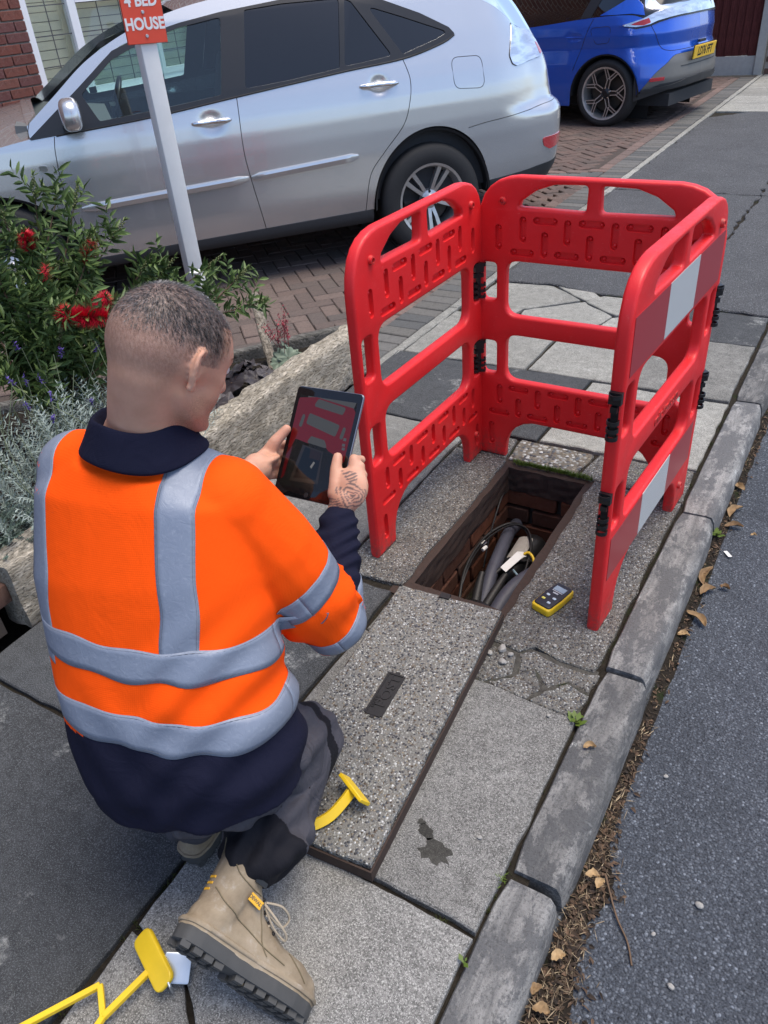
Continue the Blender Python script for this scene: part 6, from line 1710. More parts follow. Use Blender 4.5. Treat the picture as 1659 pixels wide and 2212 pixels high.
def m_cloth(name, col, rough=.85, weave=900, wr=.0, var=.1):
    m = N(name); nz = m.noise(12, 5, .6); c = m.hsv(col, .5, 1, m.math('ADD', m.math('MULTIPLY', nz, 2 * var), 1 - var))
    w = m.math('ADD', m.math('SINE', m.math('MULTIPLY', m.n('ShaderNodeSeparateXYZ', i0=m.obj()).outputs[0], weave * 3)), m.math('SINE', m.math('MULTIPLY', m.n('ShaderNodeSeparateXYZ', i0=m.obj()).outputs[2], weave * 3)))
    n1 = m.bump(w, .12, .0006)
    fold = m.noise(14, 4, .55, co=m.map((1, 1, .6)), dist=1.2)
    n2 = m.bump(fold, wr, .02, n1) if wr else n1
    m.P(col=c, rough=rough, normal=n2, spec=.12); return m.m
MT['skin'] = m_skin(); MT['stitch'] = simple('grey_stitch', (.07, .075, .09), .8, var=0)
MT['orange'] = m_cloth('hi_vis_orange', (.95, .088, .003), .8, 700, .12, .03)
MT['navy'] = m_cloth('navy_knit', (.010, .011, .026), .9, 900, .3, .15)
MT['trouser'] = m_cloth('charcoal_trouser', (.072, .070, .082), .85, 900, .6, .2)
MT['trouser_black'] = m_cloth('black_trouser_panel', (.013, .013, .017), .8, 900, .3, .2)
m = N('silver_reflective_tape'); cr = m.noise(45, 4, .6, dist=1.5)
c = m.mix(m.ramp(m.noise(120, 4, .8), [(.55, 0), (.7, 1)]), (.20, .235, .305), (.25, .285, .355)); m.P(col=c, rough=.5, metal=.12, normal=m.bump(m.math('ADD', cr, m.math('MULTIPLY', m.noise(1500, 1), .05)), .22, .005)); MT['tape'] = m.m

def blob(name, prims, voxel, smooth_it=6):
    b = MB()
    for pr in prims:
        if pr[0] == 'c':      # tapered capsule through points
            _, pts, rs = pr; pts = [Vector(q) for q in pts]
            b.tube(pts, rs, 16); b.ball(pts[0], rs[0], 16, 12); b.ball(pts[-1], rs[-1], 16, 12)
            for q, r in zip(pts[1:-1], rs[1:-1]): b.ball(q, r * .995, 16, 12)
        elif pr[0] == 'e':    # ellipsoid with axes matrix
            _, c, r, Mx = pr; b.ball(c, r, 24, 18, Mx)
        elif pr[0] == 'm': b.add(pr[1], pr[2])
    o = b.build(name, MT['skin'], None, None, None, False)
    bm = bmesh.new(); bm.from_mesh(o.data); bmesh.ops.remove_doubles(bm, verts=bm.verts, dist=1e-6); bmesh.ops.recalc_face_normals(bm, faces=bm.faces); bm.to_mesh(o.data); bm.free()
    rm = o.modifiers.new('r', 'REMESH'); rm.mode = 'VOXEL'; rm.voxel_size = voxel; rm.use_smooth_shade = True
    sm = o.modifiers.new('s', 'SMOOTH'); sm.factor = .5; sm.iterations = smooth_it
    dg = bpy.context.evaluated_depsgraph_get(); me = bpy.data.meshes.new_from_object(o.evaluated_get(dg)); bpy.data.objects.remove(o)
    me.name = name; me.materials.clear()
    for p in me.polygons: p.use_smooth = True
    return me
def vco(me):
    a = np.empty(len(me.vertices) * 3, np.float32); me.vertices.foreach_get('co', a); return a.reshape(-1, 3)
def setco(me, a): me.vertices.foreach_set('co', a.astype(np.float32).ravel()); me.update()
def vno(me):
    a = np.empty(len(me.vertices) * 3, np.float32); me.vertices.foreach_get('normal', a); return a.reshape(-1, 3)
def fattr(me, name, vals):
    at = me.attributes.new(name, 'FLOAT', 'POINT'); at.data.foreach_set('value', np.asarray(vals, np.float32))
def M3(ax, ay, az): return Matrix((ax, ay, az)).transposed()
def V3(*a): return Vector(a)

person = empty('person', (-.85, .60, 0), label='kneeling man in orange hi-vis shirt with navy collar looking down at a tablet', cat='person')
OFF = Vector((-.85, .60, 0))
def pchild(name, me, mats, parent=None):
    for mt in (mats if isinstance(mats, (list, tuple)) else [mats]): me.materials.append(mt)
    o = bpy.data.objects.new(name, me); link(o, parent or person)
    if parent is None: o.location = -OFF
    return o

# joints (world)
PEL = V3(-.842, .578, .405); WAI = V3(-.875, .602, .56); CHE = V3(-.922, .662, .74); UCH = V3(-.938, .706, .868); NEC = V3(-.932, .722, .955)
HD = V3(-.871, .769, 1.092)
SHR = V3(-.795, .748, .850); SHL = V3(-1.078, .688, .885)
ELR = V3(-.712, .852, .535); WRR = V3(-.795, 1.035, .640)
ELL = V3(-1.13, .835, .58); WRL = V3(-.985, .985, .715)
HIR = V3(-.760, .615, .375); KNR = V3(-.815, .845, .150); ANR = V3(-.705, .520, .215)
HIL = V3(-.925, .560, .375); KNL = V3(-1.06, .93, .40); ANL = V3(-.95, .60, .115)
RT = (SHR - SHL).normalized()
SP = [PEL, WAI, CHE, UCH, NEC]

# ---- head frame
F_h = V3(math.sin(R(10)) * math.cos(R(33.4)), math.cos(R(10)) * math.cos(R(33.4)), -math.sin(R(33.4)))
R_h = V3(.983, -.174, -.045); R_h = (R_h - F_h * R_h.dot(F_h)).normalized(); U_h = R_h.cross(F_h)
HM = M3(R_h, F_h, U_h)
HS = .95
def H(r, f, u): return HD + (R_h * r + F_h * f + U_h * u) * HS
head = [('e', H(0, -.006, .018), (.0765, .099, .084), HM), ('e', H(0, -.040, .010), (.070, .064, .068), HM), ('e', H(0, .050, .022), (.061, .050, .062), HM),
        ('e', H(0, .045, -.045), (.056, .058, .062), HM), ('e', H(0, .060, -.088), (.038, .040, .030), HM), ('e', H(0, .082, -.098), (.024, .020, .020), HM),
        ('c', [H(.046, .0, -.050), H(.040, .040, -.080), H(.020, .080, -.100)], [.020, .020, .017]), ('c', [H(-.046, .0, -.050), H(-.040, .040, -.080), H(-.020, .080, -.100)], [.020, .020, .017]),
        ('c', [H(.046, .048, -.012), H(.036, .076, -.020)], [.018, .017]), ('c', [H(-.046, .048, -.012), H(-.036, .076, -.020)], [.018, .017]),
        ('c', [H(-.038, .088, .018), H(0, .097, .018), H(.038, .088, .018)], [.011, .011, .011]),
        ('c', [H(0, .096, .010), H(0, .110, -.020), H(0, .117, -.034)], [.009, .011, .012]), ('c', [H(-.012, .104, -.038), H(.012, .104, -.038)], [.009, .009]),
        ('c', [H(-.020, .094, -.066), H(0, .102, -.064), H(.020, .094, -.066)], [.006, .007, .006]), ('c', [H(-.018, .093, -.076), H(0, .100, -.077), H(.018, .093, -.076)], [.006, .007, .006]),
        ('e', H(.030, .084, .002), (.013, .011, .010), HM), ('e', H(-.030, .084, .002), (.013, .011, .010), HM),
        ('c', [NEC + V3(0, 0, -.03), NEC.lerp(H(0, -.030, -.03), .5), H(0, -.030, -.03)], [.060, .057, .060]), ('c', [NEC + V3(0, .02, -.02), H(0, .0, -.05)], [.055, .050])]
for sg in (1, -1):    # ears
    e0 = .078 * sg
    Er = (R_h * sg * .45 - F_h * .9).normalized()      # ear plane leans back and out
    Eo = (R_h * sg * .9 + F_h * .45).normalized()
    def E(a, o_, u): return H(e0 * .97, -.004, -.012) + Er * a + Eo * o_ + U_h * u
    loop = [E(-.002, .004, -.026), E(.006, .006, -.020), E(.014, .008, -.006), E(.019, .009, .010), E(.017, .009, .024), E(.008, .008, .032), E(-.004, .006, .031), E(-.011, .003, .022), E(-.010, .001, .012)]
    head.append(('c', loop, [.0055, .0048, .0042, .0042, .0044, .0044, .0042, .0036, .003]))
    head.append(('e', E(.003, .002, -.024), (.0065, .0065, .0085), HM))
    head.append(('e', E(.004, .0015, .004), (.013, .0045, .026), M3(Er, Eo, U_h)))
    head.append(('c', [E(-.009, .002, -.010), E(-.008, .003, .002)], [.0045, .0035]))
    head.append(('c', [E(.010, .006, -.012), E(.010, .007, .006), E(.004, .005, .018)], [.0032, .0032, .003]))
# ---- tablet frame
T0 = V3(-.981, 1.055, .636); TX = V3(.996, .004, .05).normalized(); TY = V3(-.02, .63, .776); TY = (TY - TX * TY.dot(TX)).normalized(); TZ = TX.cross(TY)   # TZ faces the man
def T(u, v, w): return T0 + TX * u + TY * v + TZ * w
TWd, THt = .1695, .240
# ---- hands (fingers as chains)
hands = []
fr = (WRR - ELR).normalized()
palmR = T(.196, .062, .012)
hands += [('c', [WRR - fr * .03, WRR + fr * .01, WRR.lerp(palmR, .45)], [.028, .027, .030]), ('e', WRR.lerp(palmR, .74), (.043, .047, .023), M3((palmR - WRR).normalized().cross(TZ).normalized(), (palmR - WRR).normalized(), TZ))]
hands += [('c', [WRR.lerp(palmR, .55) + TX * -.020 + TZ * .010, T(.168, .045, .024), T(.157, .075, .021), T(.152, .101, .017)], [.018, .0155, .0125, .0105])]      # thumb over the bezel
kn = [T(.186, .104, .008), T(.200, .092, .002), T(.208, .076, -.002), T(.211, .058, -.006)]
for i, k in enumerate(kn):
    v = .104 - i * .021; L = [1.0, 1.06, 1.0, .85][i]
    hands.append(('c', [WRR.lerp(palmR, .55 + .05 * (3 - i)) + TX * .012, k, T(.186 - .004 * i, v + .004, -.020), T(.160, v + .002, -.024), T(.160 - .022 * L, v, -.019)], [.015, .0112, .0098, .0088, .0078]))
fl_ = (WRL - ELL).normalized(); palmL = T(-.030, .070, .004)
hands += [('c', [WRL - fl_ * .035, WRL + fl_ * .01, WRL.lerp(palmL, .5)], [.029, .028, .032]), ('e', WRL.lerp(palmL, .70), (.040, .050, .026), M3((palmL - WRL).normalized().cross(TZ).normalized(), (palmL - WRL).normalized(), TZ))]
hands += [('c', [WRL.lerp(palmL, .5) + TZ * .012, T(-.026, .078, .018), T(-.010, .110, .020), T(.006, .140, .013)], [.021, .017, .0135, .0105])]
for i in range(4):
    v = .105 - i * .023; L = [.95, 1.05, 1.0, .8][i]
    hands.append(('c', [WRL.lerp(palmL, .62) - TZ * .006, T(-.030, v, -.010), T(-.014, v + .006, -.024), T(.014, v + .004, -.026), T(.014 + .024 * L, v, -.020)], [.015, .0112, .0098, .0088, .0078]))
# ---- body core (under the clothes) joined to head and hands
core = [('c', SP[:], [.115, .10, .105, .075, .062]), ('c', [SHL, SHR], [.045, .045]), ('c', [SHR, ELR, WRR], [.046, .038, .027]), ('c', [SHL, ELL, WRL], [.046, .038, .028]),
        ('c', [HIR, KNR], [.070, .042]), ('c', [KNR, ANR], [.040, .030]), ('c', [HIL, KNL], [.070, .042]), ('c', [KNL, ANL], [.040, .030])]
bme_ = blob('body', head + hands + core, .0032, 7)
co = vco(bme_); hl_ = (co - np.array(HD)) @ np.array([R_h, F_h, U_h]).T
ed = np.empty(len(bme_.edges) * 2, np.int32); bme_.edges.foreach_get('vertices', ed); ed = ed.reshape(-1, 2)
deg = np.bincount(ed.ravel(), minlength=len(co)).astype(np.float32)
ez = (np.abs(hl_[:, 0]) > .064) & (np.abs(hl_[:, 1] + .012) < .034) & (hl_[:, 2] > -.052) & (hl_[:, 2] < .036)
wz = ((np.linalg.norm(hl_, axis=1) < .175) & ~ez & ~((hl_[:, 1] > .088) & (np.abs(hl_[:, 0]) < .03))).astype(np.float32)[:, None]
for _ in range(36):
    acc = np.zeros_like(co); np.add.at(acc, ed[:, 0], co[ed[:, 1]]); np.add.at(acc, ed[:, 1], co[ed[:, 0]])
    co = co + wz * .5 * (acc / deg[:, None] - co)
setco(bme_, co); hl_ = (co - np.array(HD)) @ np.array([R_h, F_h, U_h]).T
r_, f_, u_ = hl_[:, 0], hl_[:, 1], hl_[:, 2]
def ss(a, b, x): t = np.clip((x - a) / (b - a), 0, 1); return t * t * (3 - 2 * t)
near = np.linalg.norm(hl_, axis=1) < .17
line = u_ + .30 * f_ * (f_ > 0) - .10 * np.clip(-f_, 0, 1)        # fade line drops a little at the back
hair = ss(-.088, .020, line) * (.62 + .38 * ss(.0, .05, line)); hair *= 1 - ss(.062, .085, f_ + .10 * (u_ < .0)) * (u_ < .085); hair *= near
# skin gap round the ear and face
face = ss(.030, .055, f_) * (u_ < .062); hair *= 1 - face
ear = (np.abs(r_) > .0765) & (u_ < .030) & (u_ > -.05) & (f_ < .02) & (f_ > -.045); hair[ear] *= .0
fattr(bme_, 'hair', hair)
beard = ss(-.035, -.06, u_) * ss(-.005, .03, f_) * near * (1 - ((np.abs(r_) > .075))); fattr(bme_, 'beard', np.clip(beard, 0, 1))
# rose tattoo on the right hand, pattern on the left wrist
ink = np.zeros(len(co))
pc_ = WRR.lerp(palmR, .62); back = (TX * .75 + TZ * .55 - TY * .1).normalized(); tx_ = (palmR - WRR).normalized(); ty_ = back.cross(tx_).normalized()
dv = co - np.array(pc_); a_ = dv @ np.array(tx_); b_ = dv @ np.array(ty_); rad = np.hypot(a_, b_ ); an = np.arctan2(b_, a_)
nearh = np.linalg.norm(dv, axis=1) < .062
rose = (np.sin(rad * 900 + 2.2 * np.sin(an * 2.5 + rad * 120)) > .30) & (rad < .026 + .005 * np.sin(an * 5))
leafs = (rad > .027) & (rad < .047) & (np.sin(an * 3 + .6) > .70) & (np.sin((a_ + b_) * 900) > -.3)
ink[nearh & (rose | leafs)] = 1
dw = co - np.array(WRL); ax_ = dw @ np.array(fl_); rr_ = np.linalg.norm(dw - np.outer(ax_, np.array(fl_)), axis=1); an2 = np.arctan2(dw @ np.array(TX), dw @ np.array(TZ))
ink[(rr_ < .045) & (ax_ > -.012) & (ax_ < .022) & (np.sin(an2 * 9) * np.sin(ax_ * 260) > .05)] = .8
fattr(bme_, 'ink', ink)
body = pchild('body', bme_, MT['skin'])
# ---- cropped hair strands on the crown
bvh_b = BVHTree.FromPolygons([Vector(c) for c in co], [tuple(p.vertices) for p in bme_.polygons])
hs = Leaves(); rnd = random.Random(31)
for _ in range(9000):
    d = Vector((rnd.gauss(0, 1), rnd.gauss(0, 1), rnd.gauss(.7, .8))).normalized(); dr = HM @ d
    hit, nrm, idx, dist = bvh_b.ray_cast(HD + dr * .25, -dr)
    if hit is None: continue
    q = hit - HD; f0, u0 = q.dot(F_h), q.dot(U_h)
    ln = u0 - .12 * max(0, -f0) + .10 * max(0, f0)
    if ln < .012 or f0 > .088 or (f0 > .06 and u0 < .05): continue
    k = min(1, (ln - .012) / .035)
    if rnd.random() > .25 + .75 * k: continue
    whorl = HD + U_h * .08 - F_h * .05; lay_ = (hit - whorl); lay_ = (lay_ - nrm * lay_.dot(nrm)).normalized()
    L = rnd.uniform(.006, .012) * (.5 + .5 * k); hs.blade(hit - nrm * .0005, hit + (nrm * .45 + lay_ * .9).normalized() * L, .0008, rnd.random() ** 2.2)
MT['hair'] = m_foliage('cropped_dark_hair', (.022, .020, .020), (.22, .205, .20), .5)
ho = hs.build('cropped_hair', MT['hair'], person); ho.location = -OFF

# ---- eyes looking down, and brows
for sg in (1, -1):
    b = MB(); b.ball(H(.031 * sg, .088, .000), .0105 * HS, 14, 10); o = b.build('eye', simple('eye_white', (.62, .58, .55), .2, var=.05), person, 60); o.location = -OFF
    b = MB(); b.ball(H(.031 * sg, .0965, -.0045), .0042, 10, 8); o2 = b.build('iris', simple('iris', (.05, .07, .08), .1, var=0), o, 60)
    bw = Leaves(); rn = random.Random(4)
    for _ in range(160):
        t = rn.random(); q = H((.014 + .036 * t) * sg, .101 - .014 * t * t, .020 + .004 * math.sin(t * 3)); h_, n_, _i, _d = bvh_b.ray_cast(q + F_h * .05, -F_h)
        if h_ is not None: bw.blade(h_, h_ + n_ * .002 + R_h * sg * .006 + U_h * rn.uniform(-.001, .003), .0009, rn.random() ** 2)
    bw.build('eyebrow', MT['hair'], person).location = -OFF

# ---- shirt
def ring_loft(cs, axs, a_s, b_s, n=40, pw=2.3):
    """elliptical loft; axs lateral axis per ring"""
    V = []; F = []
    m_ = len(cs)
    for i in range(m_):
        t = (cs[min(i + 1, m_ - 1)] - cs[max(i - 1, 0)]).normalized(); ax = axs[i]; ax = (ax - t * ax.dot(t)).normalized(); ay = t.cross(ax)
        for k in range(n):
            an = 2 * math.pi * k / n; c_, s_ = math.cos(an), math.sin(an)
            V.append(cs[i] + ax * a_s[i] * math.copysign(abs(c_) ** (2 / pw), c_) + ay * b_s[i] * math.copysign(abs(s_) ** (2 / pw), s_))
    for i in range(m_ - 1):
        for k in range(n): F.append((i * n + k, i * n + (k + 1) % n, (i + 1) * n + (k + 1) % n, (i + 1) * n + k))
    F.append(tuple(range(n))[::-1]); F.append(tuple((m_ - 1) * n + k for k in range(n)))
    return V, F
HEM = PEL + V3(.016, -.02, -.072)
RP = V3(.955, .29, -.03).normalized()
cs = [HEM, PEL, PEL.lerp(WAI, .5), WAI, WAI.lerp(CHE, .5), CHE, UCH, UCH.lerp(NEC, .62)]
axs = [RP, RP, RP, RP, RP.lerp(RT, .5), RT, RT, RT]
V, F = ring_loft(cs, axs, [.190, .205, .207, .203, .205, .208, .192, .115], [.145, .165, .158, .143, .135, .132, .112, .088])
tors = ('m', V, F)
arms = [('c', [SHR + V3(-.07, -.01, .0), SHR + V3(-.012, .0, -.008), SHR.lerp(ELR, .35), SHR.lerp(ELR, .7), ELR + V3(.0, 0, .02)], [.086, .084, .086, .084, .074]),
        ('c', [ELR + V3(0, 0, .015), ELR.lerp(WRR, .35), ELR.lerp(WRR, .7), ELR.lerp(WRR, .93)], [.068, .055, .047, .040]),
        ('c', [SHL + V3(.07, .01, -.005), SHL + V3(.012, 0, -.008), SHL.lerp(ELL, .4), ELL], [.082, .074, .076, .070]), ('c', [ELL, ELL.lerp(WRL, .5), ELL.lerp(WRL, .9)], [.066, .054, .042]),
        ('c', [UCH - RT * .11 + V3(0, -.005, .015), NEC + V3(0, -.006, -.050), UCH + RT * .11 + V3(0, -.005, .012)], [.058, .080, .058])]
sme = blob('shirt', [tors] + arms, .0055, 9)
co = vco(sme); no = vno(sme)
# folds: diagonal drag lines across the back and rings at the elbow
arr = lambda v: np.array(v)
lat = (co - arr(CHE)) @ arr(RT); up_ = arr((NEC - WAI).normalized()); hgt = (co - arr(WAI)) @ up_
fold = .0018 * np.sin(60 * (hgt + .55 * lat) + 3 * np.sin(9 * lat)) * ss(.06, -.10, hgt - .04) + .004 * np.sin(55 * (hgt - .9 * lat) + 2 * np.sin(14 * lat + 1)) * ss(.03, .12, lat) * ss(.22, .05, hgt)
af = (co - arr(ELR)) @ arr((WRR - ELR).normalized()); ar = np.linalg.norm(co - arr(ELR) - np.outer(af, arr((WRR - ELR).normalized())), axis=1)
fore = (af > .03) & (ar < .09) & (lat > .05)
fold = np.where(fore, .0040 * np.sin(af * 120 + 5 * np.sin(lat * 30 + 2) + 4 * np.sin(co[:, 2] * 40)) * ss(.27, .18, af), fold)
ua = (co - arr(SHR)) @ arr((ELR - SHR).normalized()); ur = np.linalg.norm(co - arr(SHR) - np.outer(ua, arr((ELR - SHR).normalized())), axis=1)
upper = (ua > .02) & (ua < .36) & (ur < .11) & (lat > .08)
fold += np.where(upper & ~fore, .003 * np.sin(ua * 75 + 20 * (co[:, 2])) * ss(.1, .3, ua), 0)
co2 = co + no * fold[:, None]; setco(sme, co2)
pol_c = np.array([co2[list(p.vertices)].mean(0) for p in sme.polygons])
def seg_d(P, A, B):
    A = arr(A); B = arr(B); d = B - A; t = np.clip(((P - A) @ d) / (d @ d), 0, 1); return np.linalg.norm(P - A - t[:, None] * d, axis=1), t
dT = np.minimum(seg_d(pol_c, WAI, CHE)[0], np.minimum(seg_d(pol_c, PEL, WAI)[0], seg_d(pol_c, CHE, UCH)[0])) - .13
dF, tF = seg_d(pol_c, ELR + (ELR - WRR).normalized() * -.015, WRR); dU, tU = seg_d(pol_c, SHR, ELR); dF2, tF2 = seg_d(pol_c, ELL, WRL); dU2, _ = seg_d(pol_c, SHL, ELL)
SPD = (WAI - PEL).normalized()
hb = (pol_c - arr(PEL)) @ arr((CHE - PEL).normalized())
LOW_B = .116        # height of the orange hem above the pelvis along the spine
mi = np.zeros(len(pol_c), np.int32)
armF = (dF < .085) & (dF - .06 < dU - .078) & (dF - .06 < dT); armF2 = (dF2 < .085) & (dF2 - .06 < dU2 - .078) & (dF2 - .06 < dT)
mi[(hb < LOW_B) & ~((dU < .1) & (dU - .08 < dT))] = 1
mi[armF | armF2] = 1
sme.polygons.foreach_set('material_index', mi)
shirt = pchild('shirt', sme, [MT['orange'], MT['navy']])
bvh = BVHTree.FromPolygons([Vector(c) for c in co2], [tuple(p.vertices) for p in sme.polygons])
def cast(o_, d, off=.0009, far=.30):
    d = d.normalized(); hit, n_, i_, di = bvh.ray_cast(o_, d)
    return None if hit is None or di > far else hit + n_ * off
def strip(name, rows, mat, parent=None, th=.0006):
    """rows: list of [points across]; None rows break the strip"""
    V = []; F = []; prev = None
    for row in rows:
        if row is None or any(q is None for q in row): prev = None; continue
        n = len(V); V += row
        if prev is not None:
            for k in range(len(row) - 1): F.append((prev + k, prev + k + 1, n + k + 1, n + k))
        prev = n
    o = obj(name, V, F, mat, parent or person, 40); o.location = -OFF
    for e in (.07, .93):      # stitch lines just inside each edge
        run = []; b = MB()
        for row in rows + [None]:
            if row is None or any(q is None for q in row):
                if len(run) > 3: b.tube(run, .0005, 4, False)
                run = []
            else: w_ = e * (len(row) - 1); k = min(int(w_), len(row) - 2); run.append(row[k].lerp(row[k + 1], w_ - k) + Vector((0, 0, 0)))
        if b.V: so_2 = b.build('stitching', MT['stitch'], o)
    sd = o.modifiers.new('t', 'SOLIDIFY'); sd.thickness = th; sd.offset = 0
    return o
def waist_band(h0, w, seed, dip=0.0):
    base_ = PEL + (CHE - PEL).normalized() * h0; ax = (CHE - PEL).normalized(); rr = RP; ff = ax.cross(rr)
    rows = []
    for i in range(121):
        an = 2 * math.pi * i / 120
        wob = .003 * math.sin(an * 3 + seed) + .0016 * math.sin(an * 8 + seed * 2) + dip * math.cos(an - math.pi * .5)
        d = rr * math.cos(an) + ff * math.sin(an); row = []
        for k in range(6):
            t = k / 5 - .5; q = base_ + ax * (wob + t * (w + .004 * math.sin(an * 9 + seed)))
            row.append(cast(q, d))
        rows.append(row)
    return strip('reflective_band', rows, MT['tape'])
waist_band(.128, .058, 1.0)
waist_band(.246, .054, 2.6)
def brace(l0, l1, w):
    rows = []
    up2 = (UCH - WAI).normalized(); bk = RT.cross(up2); bk = -bk if bk.y < 0 else bk      # bk: towards the chest
    sp_ax = (CHE - PEL).normalized()
    for i in range(120):
        row = []; lw = lerp(l0, l1, min(1, i / 70)) + .002 * math.sin(i * .25)
        if i < 60: h = lerp(-.24, 0, i / 60); d = -bk
        else: an = R(172 * (i - 60) / 59); h = 0; d = -bk * math.cos(an) + up2 * math.sin(an)
        for k in range(7):
            t = k / 6 - .5; row.append(cast(CHE + up2 * h + RT * (lw + t * w), d, .0004))
        good = [r for r in row if r is not None]
        q = sum(good, Vector()) / max(1, len(good))
        rows.append(row if len(good) == 7 and (q - PEL).dot(sp_ax) > .236 else None)
    return strip('reflective_band', rows, MT['tape'])
brace(.104, .122, .058); brace(-.172, -.145, .056)
def arm_band(A, B, t0, w, seed, sector=None):
    ax = (B - A).normalized(); q0 = A.lerp(B, t0); a = ax.cross(V3(0, 0, 1)).normalized(); b_ = ax.cross(a); rows = []
    for i in range(73):
        an = 2 * math.pi * i / 72; d = a * math.cos(an) + b_ * math.sin(an); row = []
        for k in range(5):
            t = k / 4 - .5; o_ = q0 + ax * (t * w + .003 * math.sin(an * 3 + seed)); p_ = cast(o_, d, far=.118)
            row.append(p_)
        rows.append(row)
    return strip('reflective_band', rows, MT['tape'])
arm_band(SHR, ELR, .60, .050, 0); arm_band(SHR, ELR, 1.02, .046, 1.3); arm_band(SHL, ELL, .60, .05, 2)
def sleeve_seam(A, B, t0):
    ax = (B - A).normalized(); a = ax.cross(V3(0, 0, 1)).normalized(); b_ = ax.cross(a); q0 = A.lerp(B, t0); run = []; b = MB()
    for i in range(90):
        an = 2 * math.pi * i / 90; p_ = cast(q0 + ax * .012 * math.sin(an * 2), a * math.cos(an) + b_ * math.sin(an), .0003, .125)
        if p_ is None:
            if len(run) > 3: b.tube(run, .0011, 5, False)
            run = []
        else: run.append(p_)
    if len(run) > 3: b.tube(run, .0011, 5, False)
    if b.V: b.build('sleeve_seam', MT['seam_orange'], person).location = -OFF
MT['seam_orange'] = simple('orange_seam', (.86, .074, .003), .85, var=0)
# collar
def collar():
    V = []; F = []; n = 48
    ax = (NEC + V3(.004, .012, .05) - (NEC + V3(0, 0, -.03))).normalized(); a = RT; a = (a - ax * a.dot(ax)).normalized(); b_ = ax.cross(a)
    base_ = NEC + V3(.004, .002, .008)
    prof_ = [(.058, .060, .006), (.067, .070, .030), (.071, .074, .036), (.076, .079, .033), (.086, .088, .008), (.097, .097, -.014), (.102, .100, -.022), (.098, .096, -.026)]
    for i in range(n):
        an = 2 * math.pi * i / n; fr_ = max(0, math.sin(an)) ** 2      # opens at the front
        for ra, rb, z in prof_:
            V.append(base_ + a * math.cos(an) * (ra + .010 * fr_) + b_ * math.sin(an) * (rb + .012 * fr_) + ax * (z - .040 * fr_ * (z > 0) - .012 * max(0, math.sin(an)) + .004 * math.sin(an * 3 + 1)))
    m_ = len(prof_)
    for i in range(n):
        for j in range(m_ - 1): F.append((i * m_ + j, i * m_ + j + 1, ((i + 1) % n) * m_ + j + 1, ((i + 1) % n) * m_ + j))
    o = obj('collar', V, F, MT['navy'], person, 60); o.location = -OFF; sd = o.modifiers.new('s', 'SUBSURF'); sd.levels = 2; sd.render_levels = 2
collar()
# watch strap on the left wrist
b = MB(); ax = fl_; b.tube([WRL - ax * .052, WRL - ax * .026], .0345, 20, True); o = b.build('watch_strap', simple('lilac_grey_strap', (.36, .37, .44), .6), person, 50); o.location = -OFF
# ---- trousers
tro = [('e', PEL + V3(.0, .0, -.03), (.175, .14, .12), M3(RP, V3(-RP.y, RP.x, 0), V3(0, 0, 1))), ('c', [HIR, HIR.lerp(KNR, .5), KNR + V3(0, -.02, .01)], [.100, .096, .084]), ('c', [KNR + V3(0, -.01, .0), KNR.lerp(ANR, .35), KNR.lerp(ANR, .75), ANR + V3(-.004, .035, .004)], [.080, .080, .082, .076]),
       ('c', [HIL, KNL], [.105, .08]), ('c', [KNL, KNL.lerp(ANL, .5), ANL], [.078, .075, .064])]
tme = blob('trousers', tro, .0055, 5); co = vco(tme); no = vno(tme)
sd_, st_ = seg_d(co, KNR, ANR); fo_ = .006 * np.sin(st_ * 26 + 4 * np.sin(co[:, 0] * 40)) * ss(.35, .75, st_) + .0055 * np.sin(co[:, 2] * 55 + co[:, 1] * 34 + 3 * np.sin(co[:, 0] * 25)) + .003 * np.sin(co[:, 0] * 110 - co[:, 2] * 70); setco(tme, co + no * fo_[:, None])
pcn = np.array([co[list(p.vertices)].mean(0) for p in tme.polygons]); dk, tk = seg_d(pcn, HIR, KNR); mi = ((tk > .70) & (tk < .84) & (dk < .12)).astype(np.int32); dk2, tk2 = seg_d(pcn, KNR, ANR); mi[(tk2 > .88) & (dk2 < .1)] = 1
tme.polygons.foreach_set('material_index', mi)
pchild('trousers', tme, [MT['trouser'], MT['trouser_black']])
# ---- boots
def m_boot():
    m = N('tan_nubuck'); c = m.ramp(m.noise(16, 6, .65), [(.3, (.20, .155, .105)), (.55, (.29, .235, .165)), (.75, (.36, .30, .235))])
    c = m.mix(m.math('MULTIPLY', m.ramp(m.noise(30, 5, .75), [(.55, 0), (.72, 1)]), .5), c, (.46, .43, .39))
    m.P(col=c, rough=.85, normal=m.bump(m.noise(350, 3), .3, .001), spec=.2); return m.m
MT['boot'] = m_boot(); MT['boot_dark'] = simple('tan_collar', (.155, .125, .075), .8, var=.15, bump=.3)
MT['sole'] = simple('grey_rubber_sole', (.055, .056, .056), .8, var=.25, vscale=25, bump=.3)
MT['lace'] = simple('beige_lace', (.33, .28, .21), .8, bump=.3); MT['amber'] = simple('amber_badge', (.75, .40, .03), .5, var=.05)
soleol = [(0, -.026), (.03, -.034), (.09, -.034), (.14, -.036), (.19, -.046), (.235, -.049), (.27, -.042), (.295, -.022), (.300, 0), (.295, .018), (.27, .036), (.23, .044), (.18, .040), (.13, .031), (.08, .032), (.03, .033), (0, .026), (-.008, 0)]
soleol = [(q.x, q.y) for q in [Vector((*s_, 0)) for s_ in soleol]]
